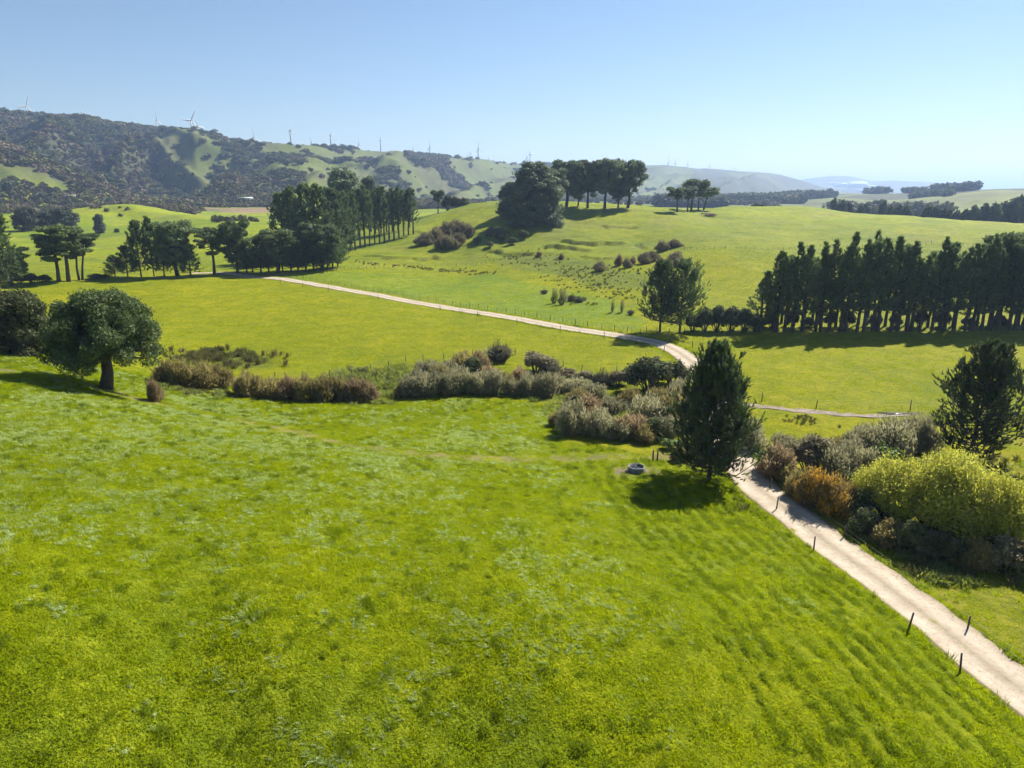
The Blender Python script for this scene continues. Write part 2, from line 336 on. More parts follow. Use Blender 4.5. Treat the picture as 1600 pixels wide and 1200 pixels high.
PLANTS = [('pine_near', 'pine_tree', 'big dark bushy pine standing beside the gravel road near the trough', 'tree', 21.02, 70.53, 14.5, 8.32, 1.48, None),
 ('pine_right', 'pine_tree', 'ragged dark pine with upswept branches behind the yellow willow', 'tree', 52.61, 76.59, 13.59, 9.27, 0, None),
 ('oak', 'oak_tree', 'broad dome-shaped evergreen oak with thick trunk on the left slope', 'tree', -49.29, 83.01, 11.83, 13.64, 0.0, None),
 ('bushpine', 'evergreen_tree', 'dense bushy evergreen at the left edge behind the oak', 'tree', -67.51, 96.22, 8.67, 10.45, 0.65, None),
 ('bushpine', 'evergreen_tree', 'small evergreen squeezed between the left-edge bush and the oak', 'tree', -65.55, 101.68, 4.21, 3.75, 2.49, None),
 ('bigpine0', 'pine_tree', 'tall open pine cut by the left edge of the photo', 'tree', -142.57, 197.42, 23.58, 15.11, 0.97, None),
 ('densemacro0', 'evergreen_tree', 'grey-green bushy tree under the pine at the left edge', 'tree', -147.66, 210.08, 11.45, 10.95, 0.42, None),
 ('macro0', 'cypress_tree', 'flat-topped cypress leaning left, leftmost of the three over the hedge', 'tree', -139.15, 219.03, 14.95, 12.97, 3.1, 'flat-topped cypresses on the left'),
 ('macro1', 'cypress_tree', 'tallest middle cypress of the three flat-topped ones at the left', 'tree', -137.35, 220.87, 17.36, 13.87, 0, 'flat-topped cypresses on the left'),
 ('macro2', 'cypress_tree', 'right-hand one of the three flat-topped cypresses at the left', 'tree', -136.41, 225.99, 15.03, 11.76, 0.2, 'flat-topped cypresses on the left'),
 ('gum0', 'gum_tree', 'pale grey-green gum on the left flats, first of three from the left edge', 'tree', -339.38, 508.18, 15.62, 18.8, 2.52, 'gums on the left flats'),
 ('gum1', 'gum_tree', 'pale grey-green gum on the left flats, second of three from the left edge', 'tree', -338.1, 527.01, 11.7, 13.91, 5.76, 'gums on the left flats'),
 ('gum0', 'gum_tree', 'pale grey-green gum on the left flats, third of three from the left edge', 'tree', -320.65, 523.38, 14.74, 19.35, 5.03, 'gums on the left flats'),
 ('poplar', 'poplar_tree', 'narrow upright tree alone on the left flats', 'tree', -278.34, 490.22, 12.59, 7.35, 4.81, None),
 ('poplar', 'shrub', 'small round shrub on the left flats right of the upright tree', 'shrub', -268.86, 494.34, 2.55, 3.49, 1.39, None),
 ('hedge1', 'hedge_shrub', 'low dark hedge shrub beneath the left cypresses, first from the left', 'shrub', -154.62, 218.52, 2.73, 5.1, 3.37, 'hedge under the cypresses'),
 ('hedge1', 'hedge_shrub', 'low dark hedge shrub beneath the left cypresses, second from the left', 'shrub', -150.77, 218.62, 2.45, 5.1, 1.74, 'hedge under the cypresses'),
 ('hedge1', 'hedge_shrub', 'low dark hedge shrub beneath the left cypresses, third from the left', 'shrub', -145.45, 215.98, 2.71, 4.27, 1.08, 'hedge under the cypresses'),
 ('hedge1', 'hedge_shrub', 'low dark hedge shrub beneath the left cypresses, fourth from the left', 'shrub', -143.63, 219.21, 2.01, 4.33, 0.67, 'hedge under the cypresses'),
 ('hedge1', 'hedge_shrub', 'low dark hedge shrub beneath the left cypresses, fifth from the left', 'shrub', -133.73, 229.45, 1.46, 4.94, 1.35, 'hedge under the cypresses'),
 ('hedge1', 'hedge_shrub', 'low dark hedge shrub beneath the left cypresses, sixth from the left', 'shrub', -131.72, 230.66, 1.03, 4.55, 5.82, 'hedge under the cypresses'),
 ('young0', 'pine_tree', "dark pine in the row behind the middle-left paddock, first from the row's left end", 'tree', -129.99, 234.03, 7.0, 6.29, 5.21, 'tree row behind the middle-left paddock'),
 ('young1', 'pine_tree', "dark pine in the row behind the middle-left paddock, second from the row's left end", 'tree', -126.58, 235.48, 10.13, 6.75, 5.07, 'tree row behind the middle-left paddock'),
 ('young2', 'pine_tree', "dark pine in the row behind the middle-left paddock, third from the row's left end", 'tree', -122.84, 236.83, 17.97, 7.64, 5.03, 'tree row behind the middle-left paddock'),
 ('young0', 'pine_tree', "dark pine in the row behind the middle-left paddock, fourth from the row's left end", 'tree', -119.68, 239.04, 18.95, 5.99, 1.21, 'tree row behind the middle-left paddock'),
 ('young1', 'pine_tree', "dark pine in the row behind the middle-left paddock, fifth from the row's left end", 'tree', -115.51, 237.51, 12.49, 7.23, 1.95, 'tree row behind the middle-left paddock'),
 ('densemacro0', 'cypress_tree', "dark cypress in the row behind the middle-left paddock, sixth from the row's left end", 'tree', -111.69, 238.96, 18.12, 14.55, 3.94, 'tree row behind the middle-left paddock'),
 ('young2', 'pine_tree', "dark pine in the row behind the middle-left paddock, seventh from the row's left end", 'tree', -106.98, 238.04, 7.96, 8.95, 4.6, 'tree row behind the middle-left paddock'),
 ('macro0', 'cypress_tree', "dark cypress in the row behind the middle-left paddock, eighth from the row's left end", 'tree', -100.88, 242.45, 15.87, 11.28, 5.37, 'tree row behind the middle-left paddock'),
 ('densemacro1', 'cypress_tree', "dark cypress in the row behind the middle-left paddock, ninth from the row's left end", 'tree', -93.97, 245.43, 18.17, 10.1, 5.53, 'tree row behind the middle-left paddock'),
 ('young0', 'pine_tree', "dark pine in the row behind the middle-left paddock, tenth from the row's left end", 'tree', -92.78, 250.58, 10.55, 9.86, 0.54, 'tree row behind the middle-left paddock'),
 ('young2', 'pine_tree', "dark pine in the row behind the middle-left paddock, eleventh from the row's left end", 'tree', -91.33, 252.19, 7.32, 9.02, 3.8, 'tree row behind the middle-left paddock'),
 ('young1', 'pine_tree', "dark pine in the row behind the middle-left paddock, twelfth from the row's left end", 'tree', -86.37, 246.36, 12.08, 9.7, 4.22, 'tree row behind the middle-left paddock'),
 ('young1', 'pine_tree', "dark pine in the row behind the middle-left paddock, thirteenth from the row's left end", 'tree', -84.72, 249.33, 8.11, 8.92, 3.18, 'tree row behind the middle-left paddock'),
 ('densemacro0', 'cypress_tree', "dark cypress in the row behind the middle-left paddock, fourteenth from the row's left end", 'tree', -80.47, 245.83, 14.82, 14.51, 1.12, 'tree row behind the middle-left paddock'),
 ('young0', 'pine_tree', "dark pine in the row behind the middle-left paddock, fifteenth from the row's left end", 'tree', -79.82, 249.39, 7.02, 9.36, 2.97, 'tree row behind the middle-left paddock'),
 ('young2', 'pine_tree', "dark pine in the row behind the middle-left paddock, sixteenth from the row's left end", 'tree', -76.38, 247.58, 13.0, 9.74, 0.56, 'tree row behind the middle-left paddock'),
 ('young2', 'pine_tree', "dark pine in the row behind the middle-left paddock, seventeenth from the row's left end", 'tree', -75.25, 252.08, 8.41, 9.91, 5.87, 'tree row behind the middle-left paddock'),
 ('young0', 'pine_tree', "dark pine in the row behind the middle-left paddock, eighteenth from the row's left end", 'tree', -72.19, 250.79, 14.46, 10.31, 5.44, 'tree row behind the middle-left paddock'),
 ('young1', 'pine_tree', "dark pine in the row behind the middle-left paddock, nineteenth from the row's left end", 'tree', -70.05, 252.87, 8.44, 9.94, 3.44, 'tree row behind the middle-left paddock'),
 ('densemacro1', 'cypress_tree', "dark cypress in the row behind the middle-left paddock, twentieth from the row's left end", 'tree', -66.96, 252.32, 16.27, 13.08, 1.89, 'tree row behind the middle-left paddock'),
 ('young0', 'pine_tree', "dark pine in the row behind the middle-left paddock, twenty-first from the row's left end", 'tree', -65.83, 255.92, 8.98, 9.14, 5.71, 'tree row behind the middle-left paddock'),
 ('young1', 'pine_tree', "dark pine in the row behind the middle-left paddock, twenty-second from the row's left end", 'tree', -64.18, 256.65, 15.22, 10.09, 3.59, 'tree row behind the middle-left paddock'),
 ('young2', 'pine_tree', "dark pine in the row behind the middle-left paddock, twenty-third from the row's left end", 'tree', -63.72, 262.48, 10.34, 8.43, 5.54, 'tree row behind the middle-left paddock'),
 ('bigpine0', 'pine_tree', 'tall dense pine behind the road-end row left of the grove, first from its left', 'tree', -92.17, 291.5, 27.07, 15.06, 5.33, 'tall pines behind the road-end row'),
 ('bigpine1', 'pine_tree', 'tall dense pine behind the road-end row left of the grove, second from its left', 'tree', -87.16, 289.58, 28.82, 14.44, 3.19, 'tall pines behind the road-end row'),
 ('bigpine0', 'pine_tree', 'tall dense pine behind the road-end row left of the grove, third from its left', 'tree', -80.81, 285.46, 29.36, 15.25, 2.6, 'tall pines behind the road-end row'),
 ('bigpine1', 'pine_tree', 'tall dense pine behind the road-end row left of the grove, fourth from its left', 'tree', -75.98, 286.52, 28.48, 15.3, 3.76, 'tall pines behind the road-end row'),
 ('bigpine0', 'pine_tree', 'tall dense pine behind the road-end row left of the grove, fifth from its left', 'tree', -74.33, 302.93, 27.53, 15.62, 2.71, 'tall pines behind the road-end row'),
 ('bigpine1', 'pine_tree', 'tall dense pine behind the road-end row left of the grove, sixth from its left', 'tree', -72.14, 309.95, 25.79, 13.77, 1.01, 'tall pines behind the road-end row'),
 ('roundtree', 'round_tree', 'big round-headed tree rising above the pine grove', 'tree', -89.53, 389.85, 36.02, 21.35, 1.92, None),
 ('roundtree', 'round_tree', 'thinner brownish tree top right of the round-headed tree above the grove', 'tree', -78.21, 402.47, 29.74, 12.06, 5.1, None),
 ('grove0', 'pine_tree', "slim tall pine in the grove's front row, first from its left", 'tree', -72.03, 322.13, 26.47, 5.43, 0.27, 'front row of the pine grove'),
 ('grove1', 'pine_tree', "slim tall pine in the grove's front row, second from its left", 'tree', -70.03, 322.93, 25.12, 6.17, 0.29, 'front row of the pine grove'),
 ('grove2', 'pine_tree', "slim tall pine in the grove's front row, third from its left", 'tree', -69.63, 331.59, 26.07, 6.39, 3.93, 'front row of the pine grove'),
 ('grove3', 'pine_tree', "slim tall pine in the grove's front row, fourth from its left", 'tree', -67.54, 332.29, 27.64, 5.72, 1.76, 'front row of the pine grove'),
 ('grove0', 'pine_tree', "slim tall pine in the grove's front row, fifth from its left", 'tree', -65.57, 333.63, 24.69, 4.94, 3.36, 'front row of the pine grove'),
 ('grove1', 'pine_tree', "slim tall pine in the grove's front row, sixth from its left", 'tree', -65.05, 342.95, 23.89, 4.89, 2.96, 'front row of the pine grove'),
 ('grove2', 'pine_tree', "slim tall pine in the grove's front row, seventh from its left", 'tree', -62.95, 344.06, 25.35, 5.53, 2.15, 'front row of the pine grove'),
 ('grove3', 'pine_tree', "slim tall pine in the grove's front row, eighth from its left", 'tree', -60.82, 345.09, 26.1, 6.4, 6.26, 'front row of the pine grove'),
 ('grove0', 'pine_tree', "slim tall pine in the grove's front row, ninth from its left", 'tree', -59.45, 350.92, 22.47, 6.81, 1.23, 'front row of the pine grove'),
 ('grove1', 'pine_tree', "slim tall pine in the grove's front row, tenth from its left", 'tree', -57.21, 351.61, 22.71, 6.29, 2.59, 'front row of the pine grove'),
 ('grove2', 'pine_tree', "slim tall pine in the grove's front row, eleventh from its left", 'tree', -54.89, 351.85, 23.94, 5.4, 1.27, 'front row of the pine grove'),
 ('grove3', 'pine_tree', "slim tall pine in the grove's front row, twelfth from its left", 'tree', -52.94, 354.81, 22.0, 5.01, 3.97, 'front row of the pine grove'),
 ('grove0', 'pine_tree', "slim tall pine in the grove's front row, thirteenth from its left", 'tree', -50.62, 355.15, 21.5, 5.45, 1.74, 'front row of the pine grove'),
 ('grove1', 'pine_tree', "slim tall pine in the grove's front row, fourteenth from its left", 'tree', -48.53, 357.28, 21.36, 6.38, 2.23, 'front row of the pine grove'),
 ('grove2', 'pine_tree', "slim tall pine in the grove's back row, first from its left", 'tree', -84.03, 382.89, 24.89, 6.76, 4.69, 'back row of the pine grove'),
 ('grove3', 'pine_tree', "slim tall pine in the grove's back row, second from its left", 'tree', -80.94, 382.53, 23.68, 6.75, 2.01, 'back row of the pine grove'),
 ('grove0', 'pine_tree', "slim tall pine in the grove's back row, third from its left", 'tree', -77.86, 382.15, 24.98, 6.75, 3.51, 'back row of the pine grove'),
 ('grove1', 'pine_tree', "slim tall pine in the grove's back row, fourth from its left", 'tree', -74.78, 381.74, 23.0, 6.74, 5.68, 'back row of the pine grove'),
 ('grove2', 'pine_tree', "slim tall pine in the grove's back row, fifth from its left", 'tree', -71.71, 381.32, 22.73, 6.73, 0.63, 'back row of the pine grove'),
 ('grove3', 'pine_tree', "slim tall pine in the grove's back row, sixth from its left", 'tree', -68.64, 380.86, 23.38, 6.72, 0.39, 'back row of the pine grove'),
 ('grove0', 'pine_tree', "slim tall pine in the grove's back row, seventh from its left", 'tree', -65.57, 380.39, 21.1, 6.71, 1.44, 'back row of the pine grove'),
 ('grove1', 'pine_tree', "slim tall pine in the grove's back row, eighth from its left", 'tree', -62.51, 379.89, 21.78, 6.69, 4.81, 'back row of the pine grove'),
 ('grove2', 'pine_tree', "slim tall pine in the grove's back row, ninth from its left", 'tree', -59.46, 379.37, 21.21, 6.68, 3.86, 'back row of the pine grove'),
 ('grove3', 'pine_tree', "slim tall pine in the grove's back row, tenth from its left", 'tree', -56.41, 378.82, 19.04, 6.67, 1.49, 'back row of the pine grove'),
 ('grove0', 'pine_tree', "slim tall pine in the grove's back row, eleventh from its left", 'tree', -53.37, 378.25, 20.19, 6.66, 2.08, 'back row of the pine grove'),
 ('hillclump', 'pine_tree', 'huge bushy old pine at the left of the hilltop clump, foliage to the ground', 'tree', 9.51, 337.99, 28.36, 27.33, 1.11, None),
 ('hillclump', 'pine_tree', 'lower bushy pine bulging left of the huge hilltop pine', 'tree', 0.93, 355.59, 16.48, 16.21, 2.88, None),
 ('hilltree1', 'pine_tree', 'bushy pine between the huge hilltop pine and the tall bare-stemmed ones', 'tree', 18.98, 355.07, 22.64, 15.56, 0.27, None),
 ('hilltree0', 'pine_tree', 'tall bare-stemmed old pine on the hilltop, first of four from the left', 'tree', 27.63, 376.99, 23.99, 19.11, 0.2, 'bare-stemmed pines on the hilltop'),
 ('hilltree1', 'pine_tree', 'tall bare-stemmed old pine on the hilltop, second of four from the left', 'tree', 38.91, 378.0, 24.06, 15.2, 3.0, 'bare-stemmed pines on the hilltop'),
 ('hilltree2', 'pine_tree', 'tall bare-stemmed old pine on the hilltop, third of four from the left', 'tree', 47.69, 377.0, 24.52, 16.48, 0.1, 'bare-stemmed pines on the hilltop'),
 ('hilltree3', 'pine_tree', 'tall bare-stemmed old pine on the hilltop, fourth of four from the left', 'tree', 59.9, 379.3, 23.99, 16.57, 6.1, 'bare-stemmed pines on the hilltop'),
 ('hilltree1', 'pine_tree', 'short pine below the bare-stemmed hilltop pines', 'tree', 54.75, 378.06, 13.87, 9.91, 4.38, None),
 ('hilltree0', 'pine_tree', "short pine filling the gap between the hilltop's first two bare stems", 'tree', 34.28, 381.46, 11.92, 9.33, 5.63, None),
 ('umbrella0', 'pine_tree', 'small umbrella-shaped pine on the ridge, first of five from the left', 'tree', 83.46, 369.7, 12.16, 10.35, 3.1, 'five umbrella pines on the ridge'),
 ('umbrella0', 'pine_tree', 'small umbrella-shaped pine on the ridge, second of five from the left', 'tree', 92.5, 385.79, 13.01, 8.78, 0.5, 'five umbrella pines on the ridge'),
 ('umbrella1', 'pine_tree', 'small umbrella-shaped pine on the ridge, third of five from the left', 'tree', 98.65, 402.83, 16.6, 13.39, 0, 'five umbrella pines on the ridge'),
 ('umbrella0', 'pine_tree', 'small umbrella-shaped pine on the ridge, fourth of five from the left', 'tree', 102.37, 402.23, 15.23, 8.44, 1, 'five umbrella pines on the ridge'),
 ('umbrella2', 'pine_tree', 'small umbrella-shaped pine on the ridge, fifth of five from the left', 'tree', 106.81, 408.5, 12.39, 10.72, 0, 'five umbrella pines on the ridge'),
 ('umbrella0', 'pine_tree', 'small lone tree on the skyline right of the pine grove', 'tree', -44.32, 437.76, 13.58, 7.67, 6.0, None),
 ('dark0', 'shrub', 'dark low shrub on the skyline right of the pine grove, first of three', 'shrub', -38.68, 443.32, 8.83, 6.98, 4.62, 'skyline shrubs'),
 ('dark1', 'shrub', 'dark low shrub on the skyline right of the pine grove, second of three', 'shrub', -33.68, 443.72, 7.05, 6.98, 6.03, 'skyline shrubs'),
 ('dark0', 'shrub', 'dark low shrub on the skyline right of the pine grove, third of three', 'shrub', -29.06, 444.05, 5.71, 6.98, 0.11, 'skyline shrubs'),
 ('pairpine0', 'pine_tree', 'left-hand of the two bushy pines at the road bend', 'tree', 31.99, 151.48, 14.66, 8.86, 1.81, 'two pines at the road bend'),
 ('pairpine1', 'pine_tree', 'right-hand of the two bushy pines at the road bend', 'tree', 36.1, 150.7, 14.72, 10.2, 6.07, 'two pines at the road bend'),
 ('hedge0', 'hedge_shrub', 'dark hedge shrub between the bend pines and the shelterbelt, first from the pines', 'shrub', 39.22, 152.1, 3.66, 3.61, 4.87, 'hedge beside the bend pines'),
 ('hedge1', 'hedge_shrub', 'dark hedge shrub between the bend pines and the shelterbelt, second from the pines', 'shrub', 41.79, 152.35, 4.99, 4.46, 2.58, 'hedge beside the bend pines'),
 ('hedge0', 'hedge_shrub', 'dark hedge shrub between the bend pines and the shelterbelt, third from the pines', 'shrub', 44.53, 152.18, 5.27, 4.45, 5.92, 'hedge beside the bend pines'),
 ('hedge1', 'hedge_shrub', 'dark hedge shrub between the bend pines and the shelterbelt, fourth from the pines', 'shrub', 47.44, 151.69, 5.11, 4.71, 3.9, 'hedge beside the bend pines'),
 ('hedge0', 'hedge_shrub', 'dark hedge shrub between the bend pines and the shelterbelt, fifth from the pines', 'shrub', 50.13, 151.02, 4.7, 4.42, 5.14, 'hedge beside the bend pines'),
 ('hedge1', 'hedge_shrub', 'dark hedge shrub between the bend pines and the shelterbelt, sixth from the pines', 'shrub', 52.17, 150.15, 3.63, 3.57, 1.84, 'hedge beside the bend pines'),
 ('belt0', 'pine_tree', "tall dark pine in the right-hand shelterbelt's front row, first from its left end", 'tree', 52.87, 149.47, 13.27, 6.27, 2.4, 'front row of the shelterbelt'),
 ('belt3', 'pine_tree', "tall dark pine in the right-hand shelterbelt's front row, second from its left end", 'tree', 55.63, 149.2, 17.16, 6.02, 0.28, 'front row of the shelterbelt'),
 ('belt1', 'pine_tree', "tall dark pine in the right-hand shelterbelt's front row, third from its left end", 'tree', 56.34, 149.18, 16.98, 6.69, 1.82, 'front row of the shelterbelt'),
 ('belt4', 'pine_tree', "tall dark pine in the right-hand shelterbelt's front row, fourth from its left end", 'tree', 57.97, 149.01, 15.85, 6.8, 1.31, 'front row of the shelterbelt'),
 ('belt2', 'pine_tree', "tall dark pine in the right-hand shelterbelt's front row, fifth from its left end", 'tree', 59.67, 148.91, 18.87, 6.31, 4.25, 'front row of the shelterbelt'),
 ('belt0', 'pine_tree', "tall dark pine in the right-hand shelterbelt's front row, sixth from its left end", 'tree', 61.6, 148.93, 18.53, 6.93, 1.56, 'front row of the shelterbelt'),
 ('belt3', 'pine_tree', "tall dark pine in the right-hand shelterbelt's front row, seventh from its left end", 'tree', 64.7, 149.28, 18.99, 7.01, 4.86, 'front row of the shelterbelt'),
 ('belt1', 'pine_tree', "tall dark pine in the right-hand shelterbelt's front row, eighth from its left end", 'tree', 65.77, 149.44, 16.25, 6.92, 1.52, 'front row of the shelterbelt'),
 ('belt4', 'pine_tree', "tall dark pine in the right-hand shelterbelt's front row, ninth from its left end", 'tree', 67.63, 149.57, 19.54, 6.82, 1.56, 'front row of the shelterbelt'),
 ('belt2', 'pine_tree', "tall dark pine in the right-hand shelterbelt's front row, tenth from its left end", 'tree', 70.06, 149.51, 17.93, 6.97, 0.2, 'front row of the shelterbelt'),
 ('belt0', 'pine_tree', "tall dark pine in the right-hand shelterbelt's front row, eleventh from its left end", 'tree', 70.98, 149.49, 21.21, 6.41, 1.45, 'front row of the shelterbelt'),
 ('belt3', 'pine_tree', "tall dark pine in the right-hand shelterbelt's front row, twelfth from its left end", 'tree', 73.63, 149.5, 19.42, 6.11, 5.83, 'front row of the shelterbelt'),
 ('belt1', 'pine_tree', "tall dark pine in the right-hand shelterbelt's front row, thirteenth from its left end", 'tree', 75.11, 149.67, 18.62, 6.79, 5.66, 'front row of the shelterbelt'),
 ('belt4', 'pine_tree', "tall dark pine in the right-hand shelterbelt's front row, fourteenth from its left end", 'tree', 77.25, 150.11, 19.19, 7.47, 3.1, 'front row of the shelterbelt'),
 ('belt2', 'pine_tree', "tall dark pine in the right-hand shelterbelt's front row, fifteenth from its left end", 'tree', 78.49, 150.49, 19.71, 7.73, 5.65, 'front row of the shelterbelt'),
 ('belt0', 'pine_tree', "tall dark pine in the right-hand shelterbelt's front row, sixteenth from its left end", 'tree', 81.89, 151.3, 20.41, 7.36, 5.02, 'front row of the shelterbelt'),
 ('belt3', 'pine_tree', "tall dark pine in the right-hand shelterbelt's front row, seventeenth from its left end", 'tree', 83.39, 151.43, 18.33, 7.11, 4.11, 'front row of the shelterbelt'),
 ('belt1', 'pine_tree', "tall dark pine in the right-hand shelterbelt's front row, eighteenth from its left end", 'tree', 85.34, 151.54, 19.25, 7.88, 6.01, 'front row of the shelterbelt'),
 ('belt4', 'pine_tree', "tall dark pine in the right-hand shelterbelt's front row, nineteenth from its left end", 'tree', 86.38, 151.64, 15.88, 7.96, 4.2, 'front row of the shelterbelt'),
 ('belt2', 'pine_tree', "tall dark pine in the right-hand shelterbelt's front row, twentieth from its left end", 'tree', 88.21, 151.71, 16.16, 6.35, 6.08, 'front row of the shelterbelt'),
 ('belt0', 'pine_tree', "tall dark pine in the right-hand shelterbelt's front row, twenty-first from its left end", 'tree', 90.9, 151.72, 20.34, 6.42, 3.99, 'front row of the shelterbelt'),
 ('belt3', 'pine_tree', "tall dark pine in the right-hand shelterbelt's front row, twenty-second from its left end", 'tree', 92.6, 151.74, 18.55, 7.9, 1.37, 'front row of the shelterbelt'),
 ('belt1', 'pine_tree', "tall dark pine in the right-hand shelterbelt's front row, twenty-third from its left end", 'tree', 93.68, 151.79, 17.97, 6.13, 5.5, 'front row of the shelterbelt'),
 ('belt4', 'pine_tree', "tall dark pine in the right-hand shelterbelt's front row, twenty-fourth from its left end", 'tree', 95.7, 151.85, 18.15, 7.63, 5.51, 'front row of the shelterbelt'),
 ('belt2', 'pine_tree', "tall dark pine in the right-hand shelterbelt's front row, twenty-fifth from its left end", 'tree', 98.27, 152.06, 18.66, 6.51, 4.22, 'front row of the shelterbelt'),
 ('belt0', 'pine_tree', "tall dark pine in the right-hand shelterbelt's front row, twenty-sixth from its left end", 'tree', 99.88, 152.19, 18.73, 7.62, 2.96, 'front row of the shelterbelt'),
 ('belt3', 'pine_tree', "tall dark pine in the right-hand shelterbelt's front row, twenty-seventh from its left end", 'tree', 101.99, 152.19, 20.73, 6.18, 3.73, 'front row of the shelterbelt'),
 ('belt1', 'pine_tree', "tall dark pine in the right-hand shelterbelt's front row, twenty-eighth from its left end", 'tree', 103.75, 152.16, 17.73, 7.3, 0.87, 'front row of the shelterbelt'),
 ('belt4', 'pine_tree', "tall dark pine in the right-hand shelterbelt's front row, twenty-ninth from its left end", 'tree', 105.3, 152.01, 18.67, 7.13, 0.07, 'front row of the shelterbelt'),
 ('belt2', 'pine_tree', "tall dark pine in the right-hand shelterbelt's front row, thirtieth from its left end", 'tree', 107.44, 151.52, 18.14, 6.26, 3.41, 'front row of the shelterbelt'),
 ('belt0', 'pine_tree', "tall dark pine in the right-hand shelterbelt's front row, thirty-first from its left end", 'tree', 108.49, 151.31, 18.05, 6.68, 1.47, 'front row of the shelterbelt'),
 ('belt3', 'pine_tree', "tall dark pine in the right-hand shelterbelt's front row, thirty-second from its left end", 'tree', 110.12, 150.86, 17.58, 6.25, 0.72, 'front row of the shelterbelt'),
 ('belt1', 'pine_tree', "tall dark pine in the right-hand shelterbelt's front row, thirty-third from its left end", 'tree', 111.71, 150.3, 17.99, 7.03, 2.73, 'front row of the shelterbelt'),
 ('belt4', 'pine_tree', "tall dark pine in the right-hand shelterbelt's front row, thirty-fourth from its left end", 'tree', 113.39, 149.7, 18.39, 6.15, 5.53, 'front row of the shelterbelt'),
 ('beltback0', 'pine_tree', "slim pine in the right-hand shelterbelt's back row, first from its left end", 'tree', 57.11, 158.08, 11.62, 5.19, 2.65, 'back row of the shelterbelt'),
 ('beltback1', 'pine_tree', "slim pine in the right-hand shelterbelt's back row, second from its left end", 'tree', 60.63, 158.18, 14.82, 5.19, 1.11, 'back row of the shelterbelt'),
 ('beltback0', 'pine_tree', "slim pine in the right-hand shelterbelt's back row, third from its left end", 'tree', 61.34, 156.53, 15.28, 5.14, 3.4, 'back row of the shelterbelt'),
 ('beltback1', 'pine_tree', "slim pine in the right-hand shelterbelt's back row, fourth from its left end", 'tree', 64.54, 155.23, 15.67, 5.1, 1.96, 'back row of the shelterbelt'),
 ('beltback0', 'pine_tree', "slim pine in the right-hand shelterbelt's back row, fifth from its left end", 'tree', 66.55, 155.79, 14.76, 5.11, 3.04, 'back row of the shelterbelt'),
 ('beltback1', 'pine_tree', "slim pine in the right-hand shelterbelt's back row, sixth from its left end", 'tree', 68.56, 156.73, 14.75, 5.14, 2.24, 'back row of the shelterbelt'),
 ('beltback0', 'pine_tree', "slim pine in the right-hand shelterbelt's back row, seventh from its left end", 'tree', 70.78, 153.55, 15.33, 5.04, 4.25, 'back row of the shelterbelt'),
 ('beltback1', 'pine_tree', "slim pine in the right-hand shelterbelt's back row, eighth from its left end", 'tree', 74.11, 156.25, 17.32, 5.13, 2.93, 'back row of the shelterbelt'),
 ('beltback0', 'pine_tree', "slim pine in the right-hand shelterbelt's back row, ninth from its left end", 'tree', 77.31, 156.77, 15.27, 5.14, 4.94, 'back row of the shelterbelt'),
 ('beltback1', 'pine_tree', "slim pine in the right-hand shelterbelt's back row, tenth from its left end", 'tree', 79.19, 156.68, 20.39, 5.14, 4.84, 'back row of the shelterbelt'),
 ('beltback0', 'pine_tree', "slim pine in the right-hand shelterbelt's back row, eleventh from its left end", 'tree', 80.98, 156.22, 17.98, 5.13, 0.52, 'back row of the shelterbelt'),
 ('beltback1', 'pine_tree', "slim pine in the right-hand shelterbelt's back row, twelfth from its left end", 'tree', 82.81, 155.79, 18.0, 5.12, 5.66, 'back row of the shelterbelt'),
 ('beltback0', 'pine_tree', "slim pine in the right-hand shelterbelt's back row, thirteenth from its left end", 'tree', 86.13, 156.77, 17.63, 5.15, 3.9, 'back row of the shelterbelt'),
 ('beltback1', 'pine_tree', "slim pine in the right-hand shelterbelt's back row, fourteenth from its left end", 'tree', 88.43, 157.44, 15.27, 5.17, 1.13, 'back row of the shelterbelt'),
 ('beltback0', 'pine_tree', "slim pine in the right-hand shelterbelt's back row, fifteenth from its left end", 'tree', 92.05, 157.8, 15.99, 5.18, 0.15, 'back row of the shelterbelt'),
 ('beltback1', 'pine_tree', "slim pine in the right-hand shelterbelt's back row, sixteenth from its left end", 'tree', 92.09, 155.46, 15.85, 5.11, 5.03, 'back row of the shelterbelt'),
 ('beltback0', 'pine_tree', "slim pine in the right-hand shelterbelt's back row, seventeenth from its left end", 'tree', 95.95, 155.64, 18.29, 5.11, 3.67, 'back row of the shelterbelt'),
 ('beltback1', 'pine_tree', "slim pine in the right-hand shelterbelt's back row, eighteenth from its left end", 'tree', 98.63, 156.99, 16.22, 5.15, 4.77, 'back row of the shelterbelt'),
 ('beltback0', 'pine_tree', "slim pine in the right-hand shelterbelt's back row, nineteenth from its left end", 'tree', 102.62, 158.24, 17.52, 5.19, 4.24, 'back row of the shelterbelt'),
 ('beltback1', 'pine_tree', "slim pine in the right-hand shelterbelt's back row, twentieth from its left end", 'tree', 103.75, 156.72, 16.82, 5.15, 1.9, 'back row of the shelterbelt'),
 ('beltback0', 'pine_tree', "slim pine in the right-hand shelterbelt's back row, twenty-first from its left end", 'tree', 106.76, 157.15, 16.54, 5.16, 5.63, 'back row of the shelterbelt'),
 ('beltback1', 'pine_tree', "slim pine in the right-hand shelterbelt's back row, twenty-second from its left end", 'tree', 108.71, 157.03, 18.04, 5.15, 2.05, 'back row of the shelterbelt'),
 ('beltback0', 'pine_tree', "slim pine in the right-hand shelterbelt's back row, twenty-third from its left end", 'tree', 109.25, 154.39, 16.57, 5.07, 2.51, 'back row of the shelterbelt'),
 ('beltback1', 'pine_tree', "slim pine in the right-hand shelterbelt's back row, twenty-fourth from its left end", 'tree', 111.41, 154.63, 17.64, 5.08, 2.58, 'back row of the shelterbelt'),
 ('beltback0', 'pine_tree', "slim pine in the right-hand shelterbelt's back row, twenty-fifth from its left end", 'tree', 114.44, 156.53, 16.94, 5.14, 4.35, 'back row of the shelterbelt'),
